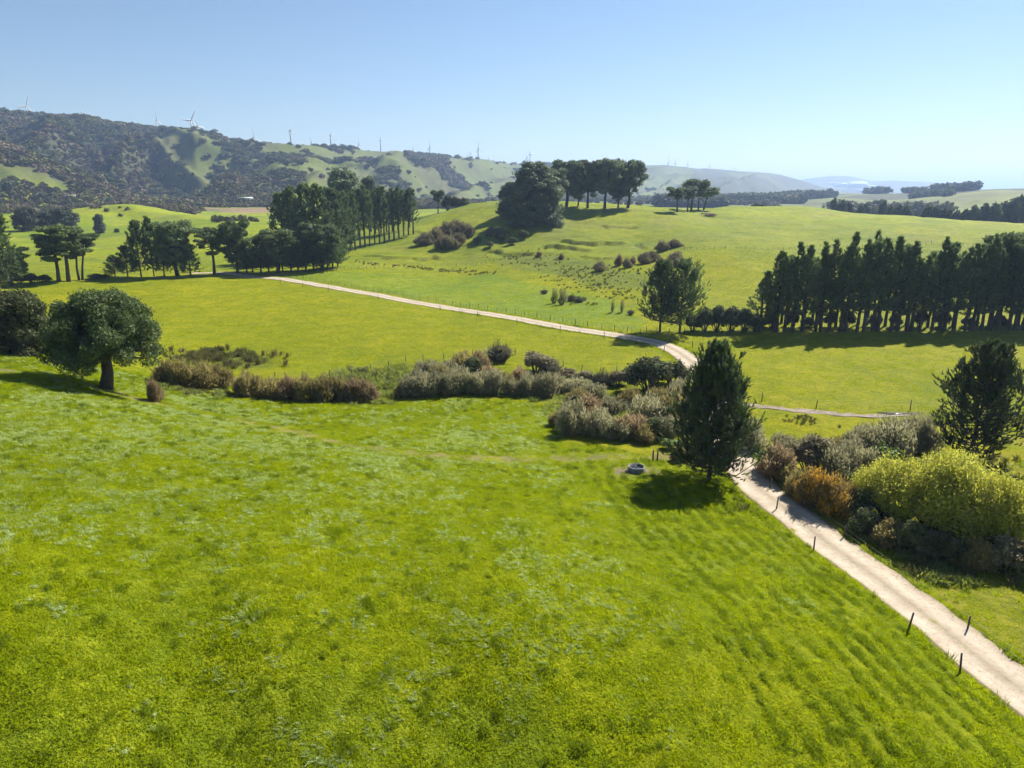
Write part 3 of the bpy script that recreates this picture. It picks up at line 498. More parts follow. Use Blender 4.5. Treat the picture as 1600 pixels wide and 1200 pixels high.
 ('beltback1', 'pine_tree', "slim pine in the right-hand shelterbelt's back row, twenty-sixth from its left end", 'tree', 116.89, 155.15, 16.34, 5.09, 3.91, 'back row of the shelterbelt'),
 ('densemacro0', 'cypress_tree', 'rounded cypress top showing above the right end of the shelterbelt', 'tree', 108.45, 157.61, 20.17, 10.63, 0.98, None),
 ('densemacro1', 'cypress_tree', 'cypress at the right edge behind the shelterbelt', 'tree', 114.21, 156.64, 19.49, 11.42, 0.43, None),
 ('hedge0', 'understorey_shrub', 'low dark shrub under the right-hand shelterbelt, first from its left end', 'shrub', 54.84, 154.82, 1.95, 3.66, 5.78, 'shrubs under the shelterbelt'),
 ('hedge1', 'understorey_shrub', 'low dark shrub under the right-hand shelterbelt, second from its left end', 'shrub', 56.9, 154.29, 2.72, 2.89, 0.57, 'shrubs under the shelterbelt'),
 ('hedge0', 'understorey_shrub', 'low dark shrub under the right-hand shelterbelt, third from its left end', 'shrub', 61.48, 153.76, 3.4, 2.78, 5.83, 'shrubs under the shelterbelt'),
 ('hedge1', 'understorey_shrub', 'low dark shrub under the right-hand shelterbelt, fourth from its left end', 'shrub', 64.85, 153.75, 2.09, 3.4, 0.93, 'shrubs under the shelterbelt'),
 ('hedge0', 'understorey_shrub', 'low dark shrub under the right-hand shelterbelt, fifth from its left end', 'shrub', 69.5, 153.19, 3.39, 2.85, 5.95, 'shrubs under the shelterbelt'),
 ('hedge1', 'understorey_shrub', 'low dark shrub under the right-hand shelterbelt, sixth from its left end', 'shrub', 73.01, 153.2, 3.52, 3.4, 4.27, 'shrubs under the shelterbelt'),
 ('hedge0', 'understorey_shrub', 'low dark shrub under the right-hand shelterbelt, seventh from its left end', 'shrub', 79.66, 154.45, 2.79, 3.62, 1.65, 'shrubs under the shelterbelt'),
 ('hedge1', 'understorey_shrub', 'low dark shrub under the right-hand shelterbelt, eighth from its left end', 'shrub', 84.42, 154.63, 2.86, 2.72, 0.61, 'shrubs under the shelterbelt'),
 ('hedge0', 'understorey_shrub', 'low dark shrub under the right-hand shelterbelt, ninth from its left end', 'shrub', 90.0, 155.01, 3.83, 2.9, 0.76, 'shrubs under the shelterbelt'),
 ('hedge1', 'understorey_shrub', 'low dark shrub under the right-hand shelterbelt, tenth from its left end', 'shrub', 94.94, 155.22, 3.74, 3.67, 1.82, 'shrubs under the shelterbelt'),
 ('hedge0', 'understorey_shrub', 'low dark shrub under the right-hand shelterbelt, eleventh from its left end', 'shrub', 100.97, 155.35, 2.12, 3.35, 4.59, 'shrubs under the shelterbelt'),
 ('hedge1', 'understorey_shrub', 'low dark shrub under the right-hand shelterbelt, twelfth from its left end', 'shrub', 107.34, 154.71, 2.52, 3.62, 5.52, 'shrubs under the shelterbelt'),
 ('slope0', 'shrub', 'purple-brown shrub in the thicket left of the hill, first counted from the left and back', 'shrub', -38.84, 320.09, 5.59, 8.5, 4.52, 'thicket left of the hill'),
 ('slope1', 'shrub', 'purple-brown shrub in the thicket left of the hill, second counted from the left and back', 'shrub', -33.94, 325.15, 6.85, 8.63, 3.52, 'thicket left of the hill'),
 ('slope0', 'shrub', 'purple-brown shrub in the thicket left of the hill, third counted from the left and back', 'shrub', -30.07, 330.54, 6.93, 8.75, 4.36, 'thicket left of the hill'),
 ('slope1', 'shrub', 'purple-brown shrub in the thicket left of the hill, fourth counted from the left and back', 'shrub', -25.94, 334.07, 7.06, 9.43, 4.54, 'thicket left of the hill'),
 ('slope0', 'shrub', 'purple-brown shrub in the thicket left of the hill, fifth counted from the left and back', 'shrub', -21.77, 333.58, 4.61, 7.65, 3.47, 'thicket left of the hill'),
 ('slope1', 'shrub', 'purple-brown shrub in the thicket left of the hill, sixth counted from the left and back', 'shrub', -30.33, 310.83, 5.56, 7.17, 3.16, 'thicket left of the hill'),
 ('slope0', 'shrub', 'purple-brown shrub in the thicket left of the hill, seventh counted from the left and back', 'shrub', -26.19, 310.73, 5.83, 7.71, 0.97, 'thicket left of the hill'),
 ('slope1', 'shrub', 'purple-brown shrub in the thicket left of the hill, eighth counted from the left and back', 'shrub', -23.42, 314.76, 5.19, 7.24, 5.3, 'thicket left of the hill'),
 ('slope0', 'shrub', 'purple-brown shrub in the thicket left of the hill, ninth counted from the left and back', 'shrub', -19.25, 325.26, 4.97, 6.32, 3.04, 'thicket left of the hill'),
 ('slope1', 'shrub', 'purple-brown shrub in the thicket left of the hill, tenth counted from the left and back', 'shrub', -9.17, 324.69, 3.98, 6.3, 0.43, 'thicket left of the hill'),
 ('slope0', 'shrub', 'purple-brown shrub in the thicket left of the hill, eleventh counted from the left and back', 'shrub', -4.6, 325.7, 3.25, 5.17, 1.06, 'thicket left of the hill'),
 ('slope0', 'shrub', "purple-brown shrub on the hill's lower face above the bend, third listed from the left", 'shrub', 29.66, 242.09, 3.35, 4.76, 5.49, "shrubs on the hill's lower face"),
 ('brown0', 'shrub', "purple-brown shrub on the hill's lower face above the bend, fourth listed from the left", 'shrub', 37.24, 249.89, 4.23, 3.34, 1.61, "shrubs on the hill's lower face"),
 ('slope1', 'shrub', "purple-brown shrub on the hill's lower face above the bend, fifth listed from the left", 'shrub', 39.32, 244.62, 3.48, 3.49, 2.46, "shrubs on the hill's lower face"),
 ('brown1', 'shrub', "purple-brown shrub on the hill's lower face above the bend, sixth listed from the left", 'shrub', 42.43, 251.79, 2.8, 2.92, 4.28, "shrubs on the hill's lower face"),
 ('slope0', 'shrub', "purple-brown shrub on the hill's lower face above the bend, seventh listed from the left", 'shrub', 46.44, 250.39, 4.14, 5.8, 5.41, "shrubs on the hill's lower face"),
 ('slope1', 'shrub', "purple-brown shrub on the hill's lower face above the bend, eighth listed from the left", 'shrub', 49.56, 252.85, 3.68, 5.4, 2.06, "shrubs on the hill's lower face"),
 ('slope0', 'shrub', "purple-brown shrub on the hill's lower face above the bend, ninth listed from the left", 'shrub', 56.49, 271.91, 4.14, 6.03, 2.43, "shrubs on the hill's lower face"),
 ('slope1', 'shrub', "purple-brown shrub on the hill's lower face above the bend, eleventh listed from the left", 'shrub', 61.76, 274.26, 3.24, 5.83, 2.66, "shrubs on the hill's lower face"),
 ('brown0', 'shrub', "purple-brown shrub on the hill's lower face above the bend, tenth listed from the left", 'shrub', 48.87, 232.59, 4.35, 5.82, 0.18, "shrubs on the hill's lower face"),
 ('slope0', 'shrub', "purple-brown shrub on the hill's lower face above the bend, twelfth listed from the left", 'shrub', 54.73, 239.61, 4.58, 6.41, 5.51, "shrubs on the hill's lower face"),
 ('brown0', 'shrub', "purple-brown shrub on the hill's lower face above the bend, first listed from the left", 'shrub', 10.35, 277.04, 2.43, 2.22, 0.12, "shrubs on the hill's lower face"),
 ('brown1', 'shrub', "purple-brown shrub on the hill's lower face above the bend, second listed from the left", 'shrub', 18.63, 271.79, 2.63, 2.18, 6.03, "shrubs on the hill's lower face"),
 ('sapling', 'sapling', 'yellowish young tree in the paddock above the road, first of four from the left', 'tree', 11.06, 188.17, 4.59, 2.72, 0.96, 'saplings above the road'),
 ('sapling', 'sapling', 'yellowish young tree in the paddock above the road, second of four from the left', 'tree', 12.96, 185.99, 4.54, 3.37, 0.98, 'saplings above the road'),
 ('sapling', 'sapling', 'yellowish young tree in the paddock above the road, third of four from the left', 'tree', 24.83, 174.24, 3.17, 1.9, 5.33, 'saplings above the road'),
 ('sapling', 'sapling', 'yellowish young tree in the paddock above the road, fourth of four from the left', 'tree', 27.17, 174.09, 3.48, 2.21, 5.17, 'saplings above the road'),
 ('flax0', 'flax', 'small dark flax clump near the saplings, second of four', 'flax', 16.09, 191.42, 2.08, 2.77, 1.46, 'flax near the saplings'),
 ('flax1', 'flax', 'small dark flax clump near the saplings, third of four', 'flax', 17.95, 189.07, 1.72, 2.74, 3.48, 'flax near the saplings'),
 ('flax0', 'flax', 'small dark flax clump near the saplings, first of four', 'flax', 9.27, 205.76, 1.48, 2.23, 2.99, 'flax near the saplings'),
 ('flax1', 'flax', 'small dark flax clump near the saplings, fourth of four', 'flax', 28.7, 170.81, 1.56, 1.86, 4.51, 'flax near the saplings'),
 ('olive0', 'shrub', 'olive-brown shrub in the creek hedge right of the oak, first from the left', 'shrub', -49.12, 97.9, 3.67, 4.02, 1.16, 'creek hedge right of the oak'),
 ('olive1', 'shrub', 'olive-brown shrub in the creek hedge right of the oak, second from the left', 'shrub', -47.09, 98.5, 4.14, 4.6, 5.18, 'creek hedge right of the oak'),
 ('olive2', 'shrub', 'olive-brown shrub in the creek hedge right of the oak, third from the left', 'shrub', -45.07, 100.09, 3.99, 4.67, 6.26, 'creek hedge right of the oak'),
 ('olive0', 'shrub', 'olive-brown shrub in the creek hedge right of the oak, fourth from the left', 'shrub', -43.26, 101.77, 3.67, 4.37, 4.44, 'creek hedge right of the oak'),
 ('olive1', 'shrub', 'olive-brown shrub in the creek hedge right of the oak, fifth from the left', 'shrub', -38.12, 98.75, 3.85, 4.81, 5.79, 'creek hedge right of the oak'),
 ('olive2', 'shrub', 'olive-brown shrub in the creek hedge right of the oak, sixth from the left', 'shrub', -34.7, 98.42, 3.15, 4.24, 5.89, 'creek hedge right of the oak'),
 ('brown0', 'shrub', 'olive-brown shrub in the creek hedge right of the oak, seventh from the left', 'shrub', -32.02, 98.07, 3.4, 4.05, 2.38, 'creek hedge right of the oak'),
 ('olive1', 'shrub', 'olive-brown shrub in the creek hedge right of the oak, eighth from the left', 'shrub', -29.41, 97.94, 4.01, 4.22, 5.32, 'creek hedge right of the oak'),
 ('olive2', 'shrub', 'olive-brown shrub in the creek hedge right of the oak, ninth from the left', 'shrub', -27.09, 98.51, 3.9, 4.07, 5.24, 'creek hedge right of the oak'),
 ('olive0', 'shrub', 'olive-brown shrub in the creek hedge right of the oak, tenth from the left', 'shrub', -24.81, 98.99, 3.55, 3.9, 3.69, 'creek hedge right of the oak'),
 ('brown0', 'shrub', 'olive-brown shrub in the creek hedge right of the oak, eleventh from the left', 'shrub', -22.66, 98.92, 3.63, 3.9, 0.67, 'creek hedge right of the oak'),
 ('brown1', 'shrub', 'olive-brown shrub in the creek hedge right of the oak, twelfth from the left', 'shrub', -20.63, 99.0, 2.86, 2.79, 3.89, 'creek hedge right of the oak'),
 ('brown0', 'shrub', 'small round reddish-brown shrub standing alone right of the oak', 'shrub', -43.29, 82.78, 2.88, 2.1, 5.73, None),
 ('willow0', 'willow_shrub', 'grey-green willow shrub in the front row by the creek, first from the left', 'shrub', -15.13, 102.13, 3.1, 4.02, 1.92, 'front willows by the creek'),
 ('willow1', 'willow_shrub', 'grey-green willow shrub in the front row by the creek, second from the left', 'shrub', -13.24, 102.38, 3.79, 4.22, 4.06, 'front willows by the creek'),
 ('willow2', 'willow_shrub', 'grey-green willow shrub in the front row by the creek, third from the left', 'shrub', -11.18, 102.86, 3.84, 4.04, 5.63, 'front willows by the creek'),
 ('willow0', 'willow_shrub', 'grey-green willow shrub in the front row by the creek, fourth from the left', 'shrub', -9.05, 102.81, 3.67, 3.66, 3.77, 'front willows by the creek'),
 ('willow1', 'willow_shrub', 'grey-green willow shrub in the front row by the creek, fifth from the left', 'shrub', -7.01, 103.94, 3.92, 3.5, 0.23, 'front willows by the creek'),
 ('willow2', 'willow_shrub', 'grey-green willow shrub in the front row by the creek, sixth from the left', 'shrub', -4.89, 104.5, 3.72, 3.72, 3.97, 'front willows by the creek'),
 ('willow0', 'willow_shrub', 'grey-green willow shrub in the front row by the creek, seventh from the left', 'shrub', -2.74, 104.66, 3.79, 3.92, 1.61, 'front willows by the creek'),
 ('willow1', 'willow_shrub', 'grey-green willow shrub in the front row by the creek, eighth from the left', 'shrub', -0.29, 104.81, 2.84, 3.33, 5.39, 'front willows by the creek'),
 ('willow2', 'willow_shrub', 'grey-green willow shrub in the front row by the creek, ninth from the left', 'shrub', 2.17, 105.12, 3.68, 3.15, 4.16, 'front willows by the creek'),
 ('willow0', 'willow_shrub', 'grey-green willow shrub in the front row by the creek, tenth from the left', 'shrub', 5.38, 104.28, 3.73, 4.1, 1.93, 'front willows by the creek'),
 ('willow1', 'shrub', 'shrub of the back row behind the creek willows, first of six', 'shrub', -13.58, 114.0, 3.17, 5.09, 5.62, 'back row behind the creek willows'),
 ('willow2', 'shrub', 'shrub of the back row behind the creek willows, second of six', 'shrub', -10.55, 113.34, 3.06, 4.64, 3.93, 'back row behind the creek willows'),
 ('olive1', 'shrub', 'shrub of the back row behind the creek willows, third of six', 'shrub', -8.6, 118.85, 3.41, 4.85, 2.13, 'back row behind the creek willows'),
 ('brown1', 'shrub', 'shrub of the back row behind the creek willows, fourth of six', 'shrub', -5.76, 119.45, 3.51, 4.87, 5.24, 'back row behind the creek willows'),
 ('dark0', 'shrub', 'shrub of the back row behind the creek willows, fifth of six', 'shrub', -6.59, 112.35, 3.62, 3.76, 5.6, 'back row behind the creek willows'),
 ('brown0', 'shrub', 'shrub of the back row behind the creek willows, sixth of six', 'shrub', -3.65, 111.9, 2.75, 4.79, 5.61, 'back row behind the creek willows'),
 ('flax0', 'flax', 'tall dark flax clump, the farthest left beyond the creek willows', 'flax', -2.33, 125.85, 3.62, 5.12, 5.55, None),
 ('plum0', 'shrub', 'reddish bush growing against the far-left flax clump', 'shrub', -1.61, 124.29, 2.45, 2.99, 4.13, None),
 ('plum1', 'shrub', 'pinkish-brown dense bush between the flax and the creek fence', 'shrub', 4.16, 117.91, 3.4, 6.57, 4.39, None),
 ('flax1', 'flax', 'flax clump beside the pinkish-brown bush at the creek', 'flax', 6.49, 116.29, 2.97, 3.89, 3.8, None),
 ('plum0', 'shrub', "dark low plant in the hedge left of the bend's dark bush, first from the left", 'shrub', 8.98, 113.37, 1.83, 3.8, 3.31, 'low hedge left of the dark bush'),
 ('plum1', 'shrub', "dark low plant in the hedge left of the bend's dark bush, second from the left", 'shrub', 11.6, 111.05, 2.04, 4.14, 6.2, 'low hedge left of the dark bush'),
 ('flax0', 'flax', "dark low plant in the hedge left of the bend's dark bush, third from the left", 'flax', 14.43, 110.46, 2.56, 4.33, 2.22, 'low hedge left of the dark bush'),
 ('plum0', 'shrub', "dark low plant in the hedge left of the bend's dark bush, fourth from the left", 'shrub', 17.09, 110.3, 2.3, 4.11, 0.51, 'low hedge left of the dark bush'),
 ('dark0', 'shrub', 'large dark round bush left of the road bend', 'shrub', 21.43, 107.02, 5.06, 7.2, 4.48, None),
 ('dark1', 'shrub', 'brownish bush on the road edge right of the large dark bush', 'shrub', 25.78, 110.49, 3.49, 5.77, 3.13, None),
 ('willow0', 'shrub', 'grey-green shrub in the thicket left of the big pine, second counted from the left', 'shrub', 9.96, 106.36, 2.35, 4.58, 3.43, 'thicket left of the big pine'),
 ('willow2', 'shrub', 'grey-green shrub in the thicket left of the big pine, first counted from the left', 'shrub', 7.62, 86.2, 4.64, 4.75, 3.75, 'thicket left of the big pine'),
 ('willow1', 'shrub', 'grey-green shrub in the thicket left of the big pine, fourth counted from the left', 'shrub', 10.93, 85.66, 3.92, 5.05, 1.57, 'thicket left of the big pine'),
 ('brown1', 'shrub', 'brownish shrub in the thicket left of the big pine, third counted from the left', 'shrub', 10.51, 94.26, 3.23, 4.98, 1.26, 'thicket left of the big pine'),
 ('brown0', 'shrub', 'brownish shrub in the thicket left of the big pine, fifth counted from the left', 'shrub', 14.8, 85.36, 3.15, 4.87, 0.45, 'thicket left of the big pine'),
 ('willow0', 'shrub', 'grey-green shrub in the thicket left of the big pine, sixth counted from the left', 'shrub', 18.13, 90.13, 4.15, 5.98, 4.91, 'thicket left of the big pine'),
 ('olive0', 'shrub', 'olive shrub in the thicket left of the big pine, eighth counted from the left', 'shrub', 21.52, 90.77, 4.82, 6.36, 5.71, 'thicket left of the big pine'),
 ('willow1', 'shrub', 'grey-green shrub in the thicket left of the big pine, ninth counted from the left', 'shrub', 24.39, 98.89, 4.26, 5.39, 4.38, 'thicket left of the big pine'),
 ('dark0', 'shrub', 'dark shrub in the thicket left of the big pine, seventh counted from the left', 'shrub', 17.74, 84.62, 2.62, 3.22, 0.73, 'thicket left of the big pine'),
 ('brown1', 'shrub', 'small reddish shrub at the foot of the big pine', 'shrub', 18.99, 76.0, 2.04, 1.75, 6.15, None),
 ('green', 'shrub', "low pale green plants left of the big pine's trunk", 'shrub', 18.95, 80.51, 1.1, 2.77, 5.19, None),
 ('willow2', 'willow_shrub', "grey willow half hidden behind the big pine's right side", 'shrub', 28.57, 81.8, 4.04, 4.38, 3.2, None),
 ('olive2', 'shrub', 'olive shrub filling the creek tangle between hedge and big pine, first from the left', 'shrub', -16.55, 102.71, 1.99, 2.31, 0.01, 'shrubs filling the creek tangle'),
 ('willow2', 'shrub', 'grey-green shrub filling the creek tangle between hedge and big pine, second from the left', 'shrub', -15.02, 108.69, 3.01, 3.85, 5.3, 'shrubs filling the creek tangle'),
 ('olive0', 'shrub', 'olive shrub filling the creek tangle between hedge and big pine, third from the left', 'shrub', -11.22, 109.33, 3.21, 4.08, 3.91, 'shrubs filling the creek tangle'),
 ('willow0', 'shrub', 'grey-green shrub filling the creek tangle between hedge and big pine, fourth from the left', 'shrub', -8.31, 108.52, 3.21, 3.64, 3.91, 'shrubs filling the creek tangle'),
 ('olive1', 'shrub', 'olive shrub filling the creek tangle between hedge and big pine, fifth from the left', 'shrub', -1.02, 109.51, 2.41, 3.47, 0.11, 'shrubs filling the creek tangle'),
 ('brown0', 'shrub', 'brownish shrub filling the creek tangle between hedge and big pine, sixth from the left', 'shrub', 1.26, 112.6, 2.53, 3.15, 4.6, 'shrubs filling the creek tangle'),
 ('willow1', 'shrub', 'grey-green shrub filling the creek tangle between hedge and big pine, seventh from the left', 'shrub', 3.86, 108.61, 2.19, 3.25, 0.22, 'shrubs filling the creek tangle'),
 ('willow2', 'shrub', 'grey-green shrub filling the creek tangle between hedge and big pine, eighth from the left', 'shrub', 7.08, 108.15, 2.51, 4.04, 3.0, 'shrubs filling the creek tangle'),
 ('olive0', 'shrub', 'olive shrub filling the creek tangle between hedge and big pine, ninth from the left', 'shrub', 5.92, 89.15, 2.24, 2.7, 0.91, 'shrubs filling the creek tangle'),
 ('olive2', 'shrub', 'olive shrub filling the creek tangle between hedge and big pine, tenth from the left', 'shrub', 9.81, 99.37, 2.51, 4.11, 2.26, 'shrubs filling the creek tangle'),
 ('willow0', 'shrub', 'grey-green shrub filling the creek tangle between hedge and big pine, eleventh from the left', 'shrub', 11.96, 101.93, 2.62, 3.82, 5.59, 'shrubs filling the creek tangle'),
 ('willow1', 'shrub', 'grey-green shrub filling the creek tangle between hedge and big pine, twelfth from the left', 'shrub', 13.95, 95.4, 2.53, 4.14, 4.7, 'shrubs filling the creek tangle'),
 ('willow2', 'shrub', 'grey-green shrub filling the creek tangle between hedge and big pine, thirteenth from the left', 'shrub', 12.86, 84.3, 2.5, 3.53, 5.12, 'shrubs filling the creek tangle'),
 ('olive1', 'shrub', 'olive shrub filling the creek tangle between hedge and big pine, fourteenth from the left', 'shrub', 17.11, 98.25, 2.85, 4.07, 1.87, 'shrubs filling the creek tangle'),
 ('olive0', 'shrub', 'olive shrub filling the creek tangle between hedge and big pine, fifteenth from the left', 'shrub', 16.27, 83.19, 2.42, 3.17, 2.44, 'shrubs filling the creek tangle'),
 ('olive2', 'shrub', 'olive shrub filling the creek tangle between hedge and big pine, sixteenth from the left', 'shrub', 21.33, 98.5, 3.03, 4.45, 3.8, 'shrubs filling the creek tangle'),
 ('willow0', 'shrub', 'grey-green shrub filling the creek tangle between hedge and big pine, seventeenth from the left', 'shrub', 19.4, 84.82, 2.99, 3.71, 0.21, 'shrubs filling the creek tangle'),
 ('dark1', 'shrub', 'dark shrub filling the creek tangle between hedge and big pine, eighteenth from the left', 'shrub', 24.07, 92.51, 3.08, 3.67, 2.59, 'shrubs filling the creek tangle'),
 ('willow2', 'shrub', 'grey-green shrub filling the thicket between road and ragged pine, first of seven', 'shrub', 36.46, 80.1, 1.77, 3.68, 6.12, 'shrubs filling the right thicket'),
 ('olive0', 'shrub', 'olive shrub filling the thicket between road and ragged pine, second of seven', 'shrub', 38.85, 79.41, 2.19, 4.26, 4.74, 'shrubs filling the right thicket'),
 ('olive2', 'shrub', 'olive shrub filling the thicket between road and ragged pine, third of seven', 'shrub', 33.63, 66.42, 2.2, 2.85, 5.42, 'shrubs filling the right thicket'),
 ('willow0', 'shrub', 'grey-green shrub filling the thicket between road and ragged pine, fourth of seven', 'shrub', 43.75, 80.89, 3.0, 4.48, 1.88, 'shrubs filling the right thicket'),
 ('willow1', 'shrub', 'grey-green shrub filling the thicket between road and ragged pine, fifth of seven', 'shrub', 48.33, 81.82, 3.36, 4.37, 4.34, 'shrubs filling the right thicket'),
 ('olive1', 'shrub', 'olive shrub filling the thicket between road and ragged pine, sixth of seven', 'shrub', 29.53, 70.81, 2.38, 2.74, 4.95, 'shrubs filling the right thicket'),
 ('willow2', 'shrub', 'grey-green shrub filling the thicket between road and ragged pine, seventh of seven', 'shrub', 37.08, 67.93, 2.83, 2.65, 4.42, 'shrubs filling the right thicket'),
 ('dark0', 'shrub', 'dark green shrub on the slope below the hilltop pines, first of five', 'shrub', -5.0, 313.88, 2.9, 5.0, 2.75, 'dark shrubs below the hilltop pines'),
 ('dark1', 'shrub', 'dark green shrub on the slope below the hilltop pines, second of five', 'shrub', 0.0, 306.2, 3.16, 5.42, 1.1, 'dark shrubs below the hilltop pines'),
 ('dark0', 'shrub', 'dark green shrub on the slope below the hilltop pines, third of five', 'shrub', -9.45, 304.47, 2.17, 3.78, 0.11, 'dark shrubs below the hilltop pines'),
 ('dark1', 'shrub', 'dark green shrub on the slope below the hilltop pines, fourth of five', 'shrub', 5.01, 315.2, 3.26, 5.01, 5.57, 'dark shrubs below the hilltop pines'),
 ('dark0', 'shrub', 'dark green shrub on the slope below the hilltop pines, fifth of five', 'shrub', -15.23, 312.75, 2.55, 4.43, 5.85, 'dark shrubs below the hilltop pines'),
 ('brown0', 'shrub', 'reddish-brown shrub in the thicket right of the big pine, second counted from the left', 'shrub', 29.17, 72.79, 3.67, 4.64, 1.73, 'thicket right of the big pine'),
 ('willow1', 'shrub', 'grey willow shrub in the thicket right of the big pine, third counted from the left', 'shrub', 33.06, 79.79, 2.35, 5.04, 4.75, 'thicket right of the big pine'),
 ('plum0', 'shrub', 'purplish shrub in the thicket right of the big pine, fifth counted from the left', 'shrub', 33.27, 74.58, 3.77, 4.89, 2.56, 'thicket right of the big pine'),
 ('willow0', 'shrub', 'grey willow shrub in the thicket right of the big pine, sixth counted from the left', 'shrub', 35.52, 74.1, 3.54, 5.57, 3.94, 'thicket right of the big pine'),
 ('willow2', 'shrub', 'grey willow shrub in the thicket right of the big pine, eighth counted from the left', 'shrub', 38.36, 74.37, 3.29, 4.73, 5.29, 'thicket right of the big pine'),
 ('willow1', 'shrub', 'grey willow shrub in the thicket right of the big pine, tenth counted from the left', 'shrub', 41.16, 78.47, 3.96, 5.42, 2.02, 'thicket right of the big pine'),
 ('willow0', 'shrub', 'grey willow shrub in the thicket right of the big pine, twelfth counted from the left', 'shrub', 44.64, 78.49, 4.72, 6.02, 3.89, 'thicket right of the big pine'),
 ('willow2', 'shrub', 'grey willow shrub in the thicket right of the big pine, thirteenth counted from the left', 'shrub', 48.77, 79.76, 4.8, 4.43, 1.61, 'thicket right of the big pine'),
 ('green', 'shrub', 'green shrub in the thicket right of the big pine, eleventh counted from the left', 'shrub', 41.32, 73.99, 2.95, 4.28, 3.21, 'thicket right of the big pine'),
 ('olive1', 'shrub', 'olive shrub in the thicket right of the big pine, fourth counted from the left', 'shrub', 29.38, 67.53, 2.92, 3.42, 0.19, 'thicket right of the big pine'),
 ('dark1', 'shrub', 'dark shrub in the thicket right of the big pine, ninth counted from the left', 'shrub', 33.17, 62.33, 3.21, 3.68, 1.66, 'thicket right of the big pine'),
 ('green', 'shrub', 'green shrub in the thicket right of the big pine, first counted from the left', 'shrub', 28.85, 74.77, 2.52, 2.59, 1.8, 'thicket right of the big pine'),
 ('dark0', 'shrub', 'dark shrub in the thicket right of the big pine, seventh counted from the left', 'shrub', 35.15, 69.26, 1.92, 2.42, 5.74, 'thicket right of the big pine'),
 ('orange0', 'shrub', 'orange-flowered shrub beside the gravel road, left-hand of two', 'shrub', 29.73, 65.11, 4.22, 4.07, 0.83, None),
 ('orange1', 'shrub', 'orange-flowered shrub against the yellow willow, right-hand of two', 'shrub', 31.35, 63.54, 4.3, 4.11, 4.76, None),
 ('goldwillow0', 'willow_bush', 'yellow-green willow bush, leftmost and smallest of the three at the right edge', 'shrub', 36.63, 62.57, 5.73, 8.61, 0.54, None),
 ('goldwillow1', 'willow_bush', 'largest yellow-green willow bush, middle of the three at the right edge', 'shrub', 39.63, 59.35, 7.5, 10.92, 6.19, None),
 ('goldwillow0', 'willow_bush', 'yellow-green willow bush touching the right edge of the photo', 'shrub', 41.83, 56.14, 6.5, 6.48, 1.04, None),
 ('dark1', 'bramble_bush', 'dark bramble at the foot of the yellow willows, first from the left', 'shrub', 32.34, 59.58, 2.46, 2.95, 0.58, 'brambles under the yellow willows'),
 ('olive0', 'bramble_bush', 'dark bramble at the foot of the yellow willows, second from the left', 'shrub', 33.52, 57.59, 2.66, 3.43, 1.33, 'brambles under the yellow willows'),
 ('dark1', 'bramble_bush', 'dark bramble at the foot of the yellow willows, third from the left', 'shrub', 34.94, 55.98, 2.78, 3.46, 5.86, 'brambles under the yellow willows'),
 ('dark0', 'bramble_bush', 'dark bramble at the foot of the yellow willows, fourth from the left', 'shrub', 36.63, 54.58, 2.56, 3.6, 4.2, 'brambles under the yellow willows'),
 ('olive2', 'bramble_bush', 'dark bramble at the foot of the yellow willows, fifth from the left', 'shrub', 38.62, 53.4, 2.73, 3.53, 5.59, 'brambles under the yellow willows'),
 ('plum0', 'bramble_bush', 'dark bramble at the foot of the yellow willows, sixth from the left', 'shrub', 40.65, 52.61, 2.81, 3.49, 3.14, 'brambles under the yellow willows'),
 ('dark1', 'bramble_bush', 'dark bramble at the foot of the yellow willows, seventh from the left', 'shrub', 42.07, 51.89, 2.67, 3.13, 0.72, 'brambles under the yellow willows'),
 ('cabbage', 'cabbage_tree', 'spiky cabbage tree right of the ragged pine', 'tree', 52.3, 71.08, 2.2, 2.06, 2.14, None),
 ('cabbage', 'cabbage_tree', 'middle spiky cabbage tree at the right edge above the yellow willow', 'tree', 49.65, 65.3, 2.38, 2.17, 2.86, None),
 ('cabbage', 'cabbage_tree', 'lowest spiky cabbage tree at the right edge beside the yellow willow', 'tree', 48.06, 61.69, 2.33, 2.06, 6.22, None),
 ('fartree0', 'far_tree', 'dark rounded tree beyond the right-hand ridge paddock, first from the left', 'tree', 163.6, 493.59, 4.92, 7.77, 1.05, 'trees beyond the right-hand ridge'),
 ('fartree1', 'far_tree', 'dark rounded tree beyond the right-hand ridge paddock, second from the left', 'tree', 168.26, 492.03, 4.52, 6.89, 1.53, 'trees beyond the right-hand ridge'),
 ('fartree2', 'far_tree', 'dark rounded tree beyond the right-hand ridge paddock, third from the left', 'tree', 257.84, 585.76, 17.54, 7.2, 5.3, 'trees beyond the right-hand ridge'),
 ('fartree0', 'far_tree', 'dark rounded tree beyond the right-hand ridge paddock, fourth from the left', 'tree', 262.54, 583.67, 16.9, 8.2, 0.72, 'trees beyond the right-hand ridge'),
 ('fartree1', 'far_tree', 'dark rounded tree beyond the right-hand ridge paddock, fifth from the left', 'tree', 275.98, 599.53, 16.42, 8.43, 6.1, 'trees beyond the right-hand ridge'),
 ('fartree2', 'far_tree', 'dark rounded tree beyond the right-hand ridge paddock, sixth from the left', 'tree', 266.13, 559.98, 12.78, 7.87, 1.86, 'trees beyond the right-hand ridge'),
 ('fartree0', 'far_tree', 'dark rounded tree beyond the right-hand ridge paddock, seventh from the left', 'tree', 278.82, 576.07, 15.27, 7.09, 3.56, 'trees beyond the right-hand ridge'),
 ('fartree1', 'far_tree', 'dark rounded tree beyond the right-hand ridge paddock, eighth from the left', 'tree', 289.32, 570.87, 18.5, 9.03, 4.15, 'trees beyond the right-hand ridge'),
 ('fartree2', 'far_tree', 'dark rounded tree beyond the right-hand ridge paddock, ninth from the left', 'tree', 284.88, 550.67, 13.71, 7.75, 5.7, 'trees beyond the right-hand ridge'),
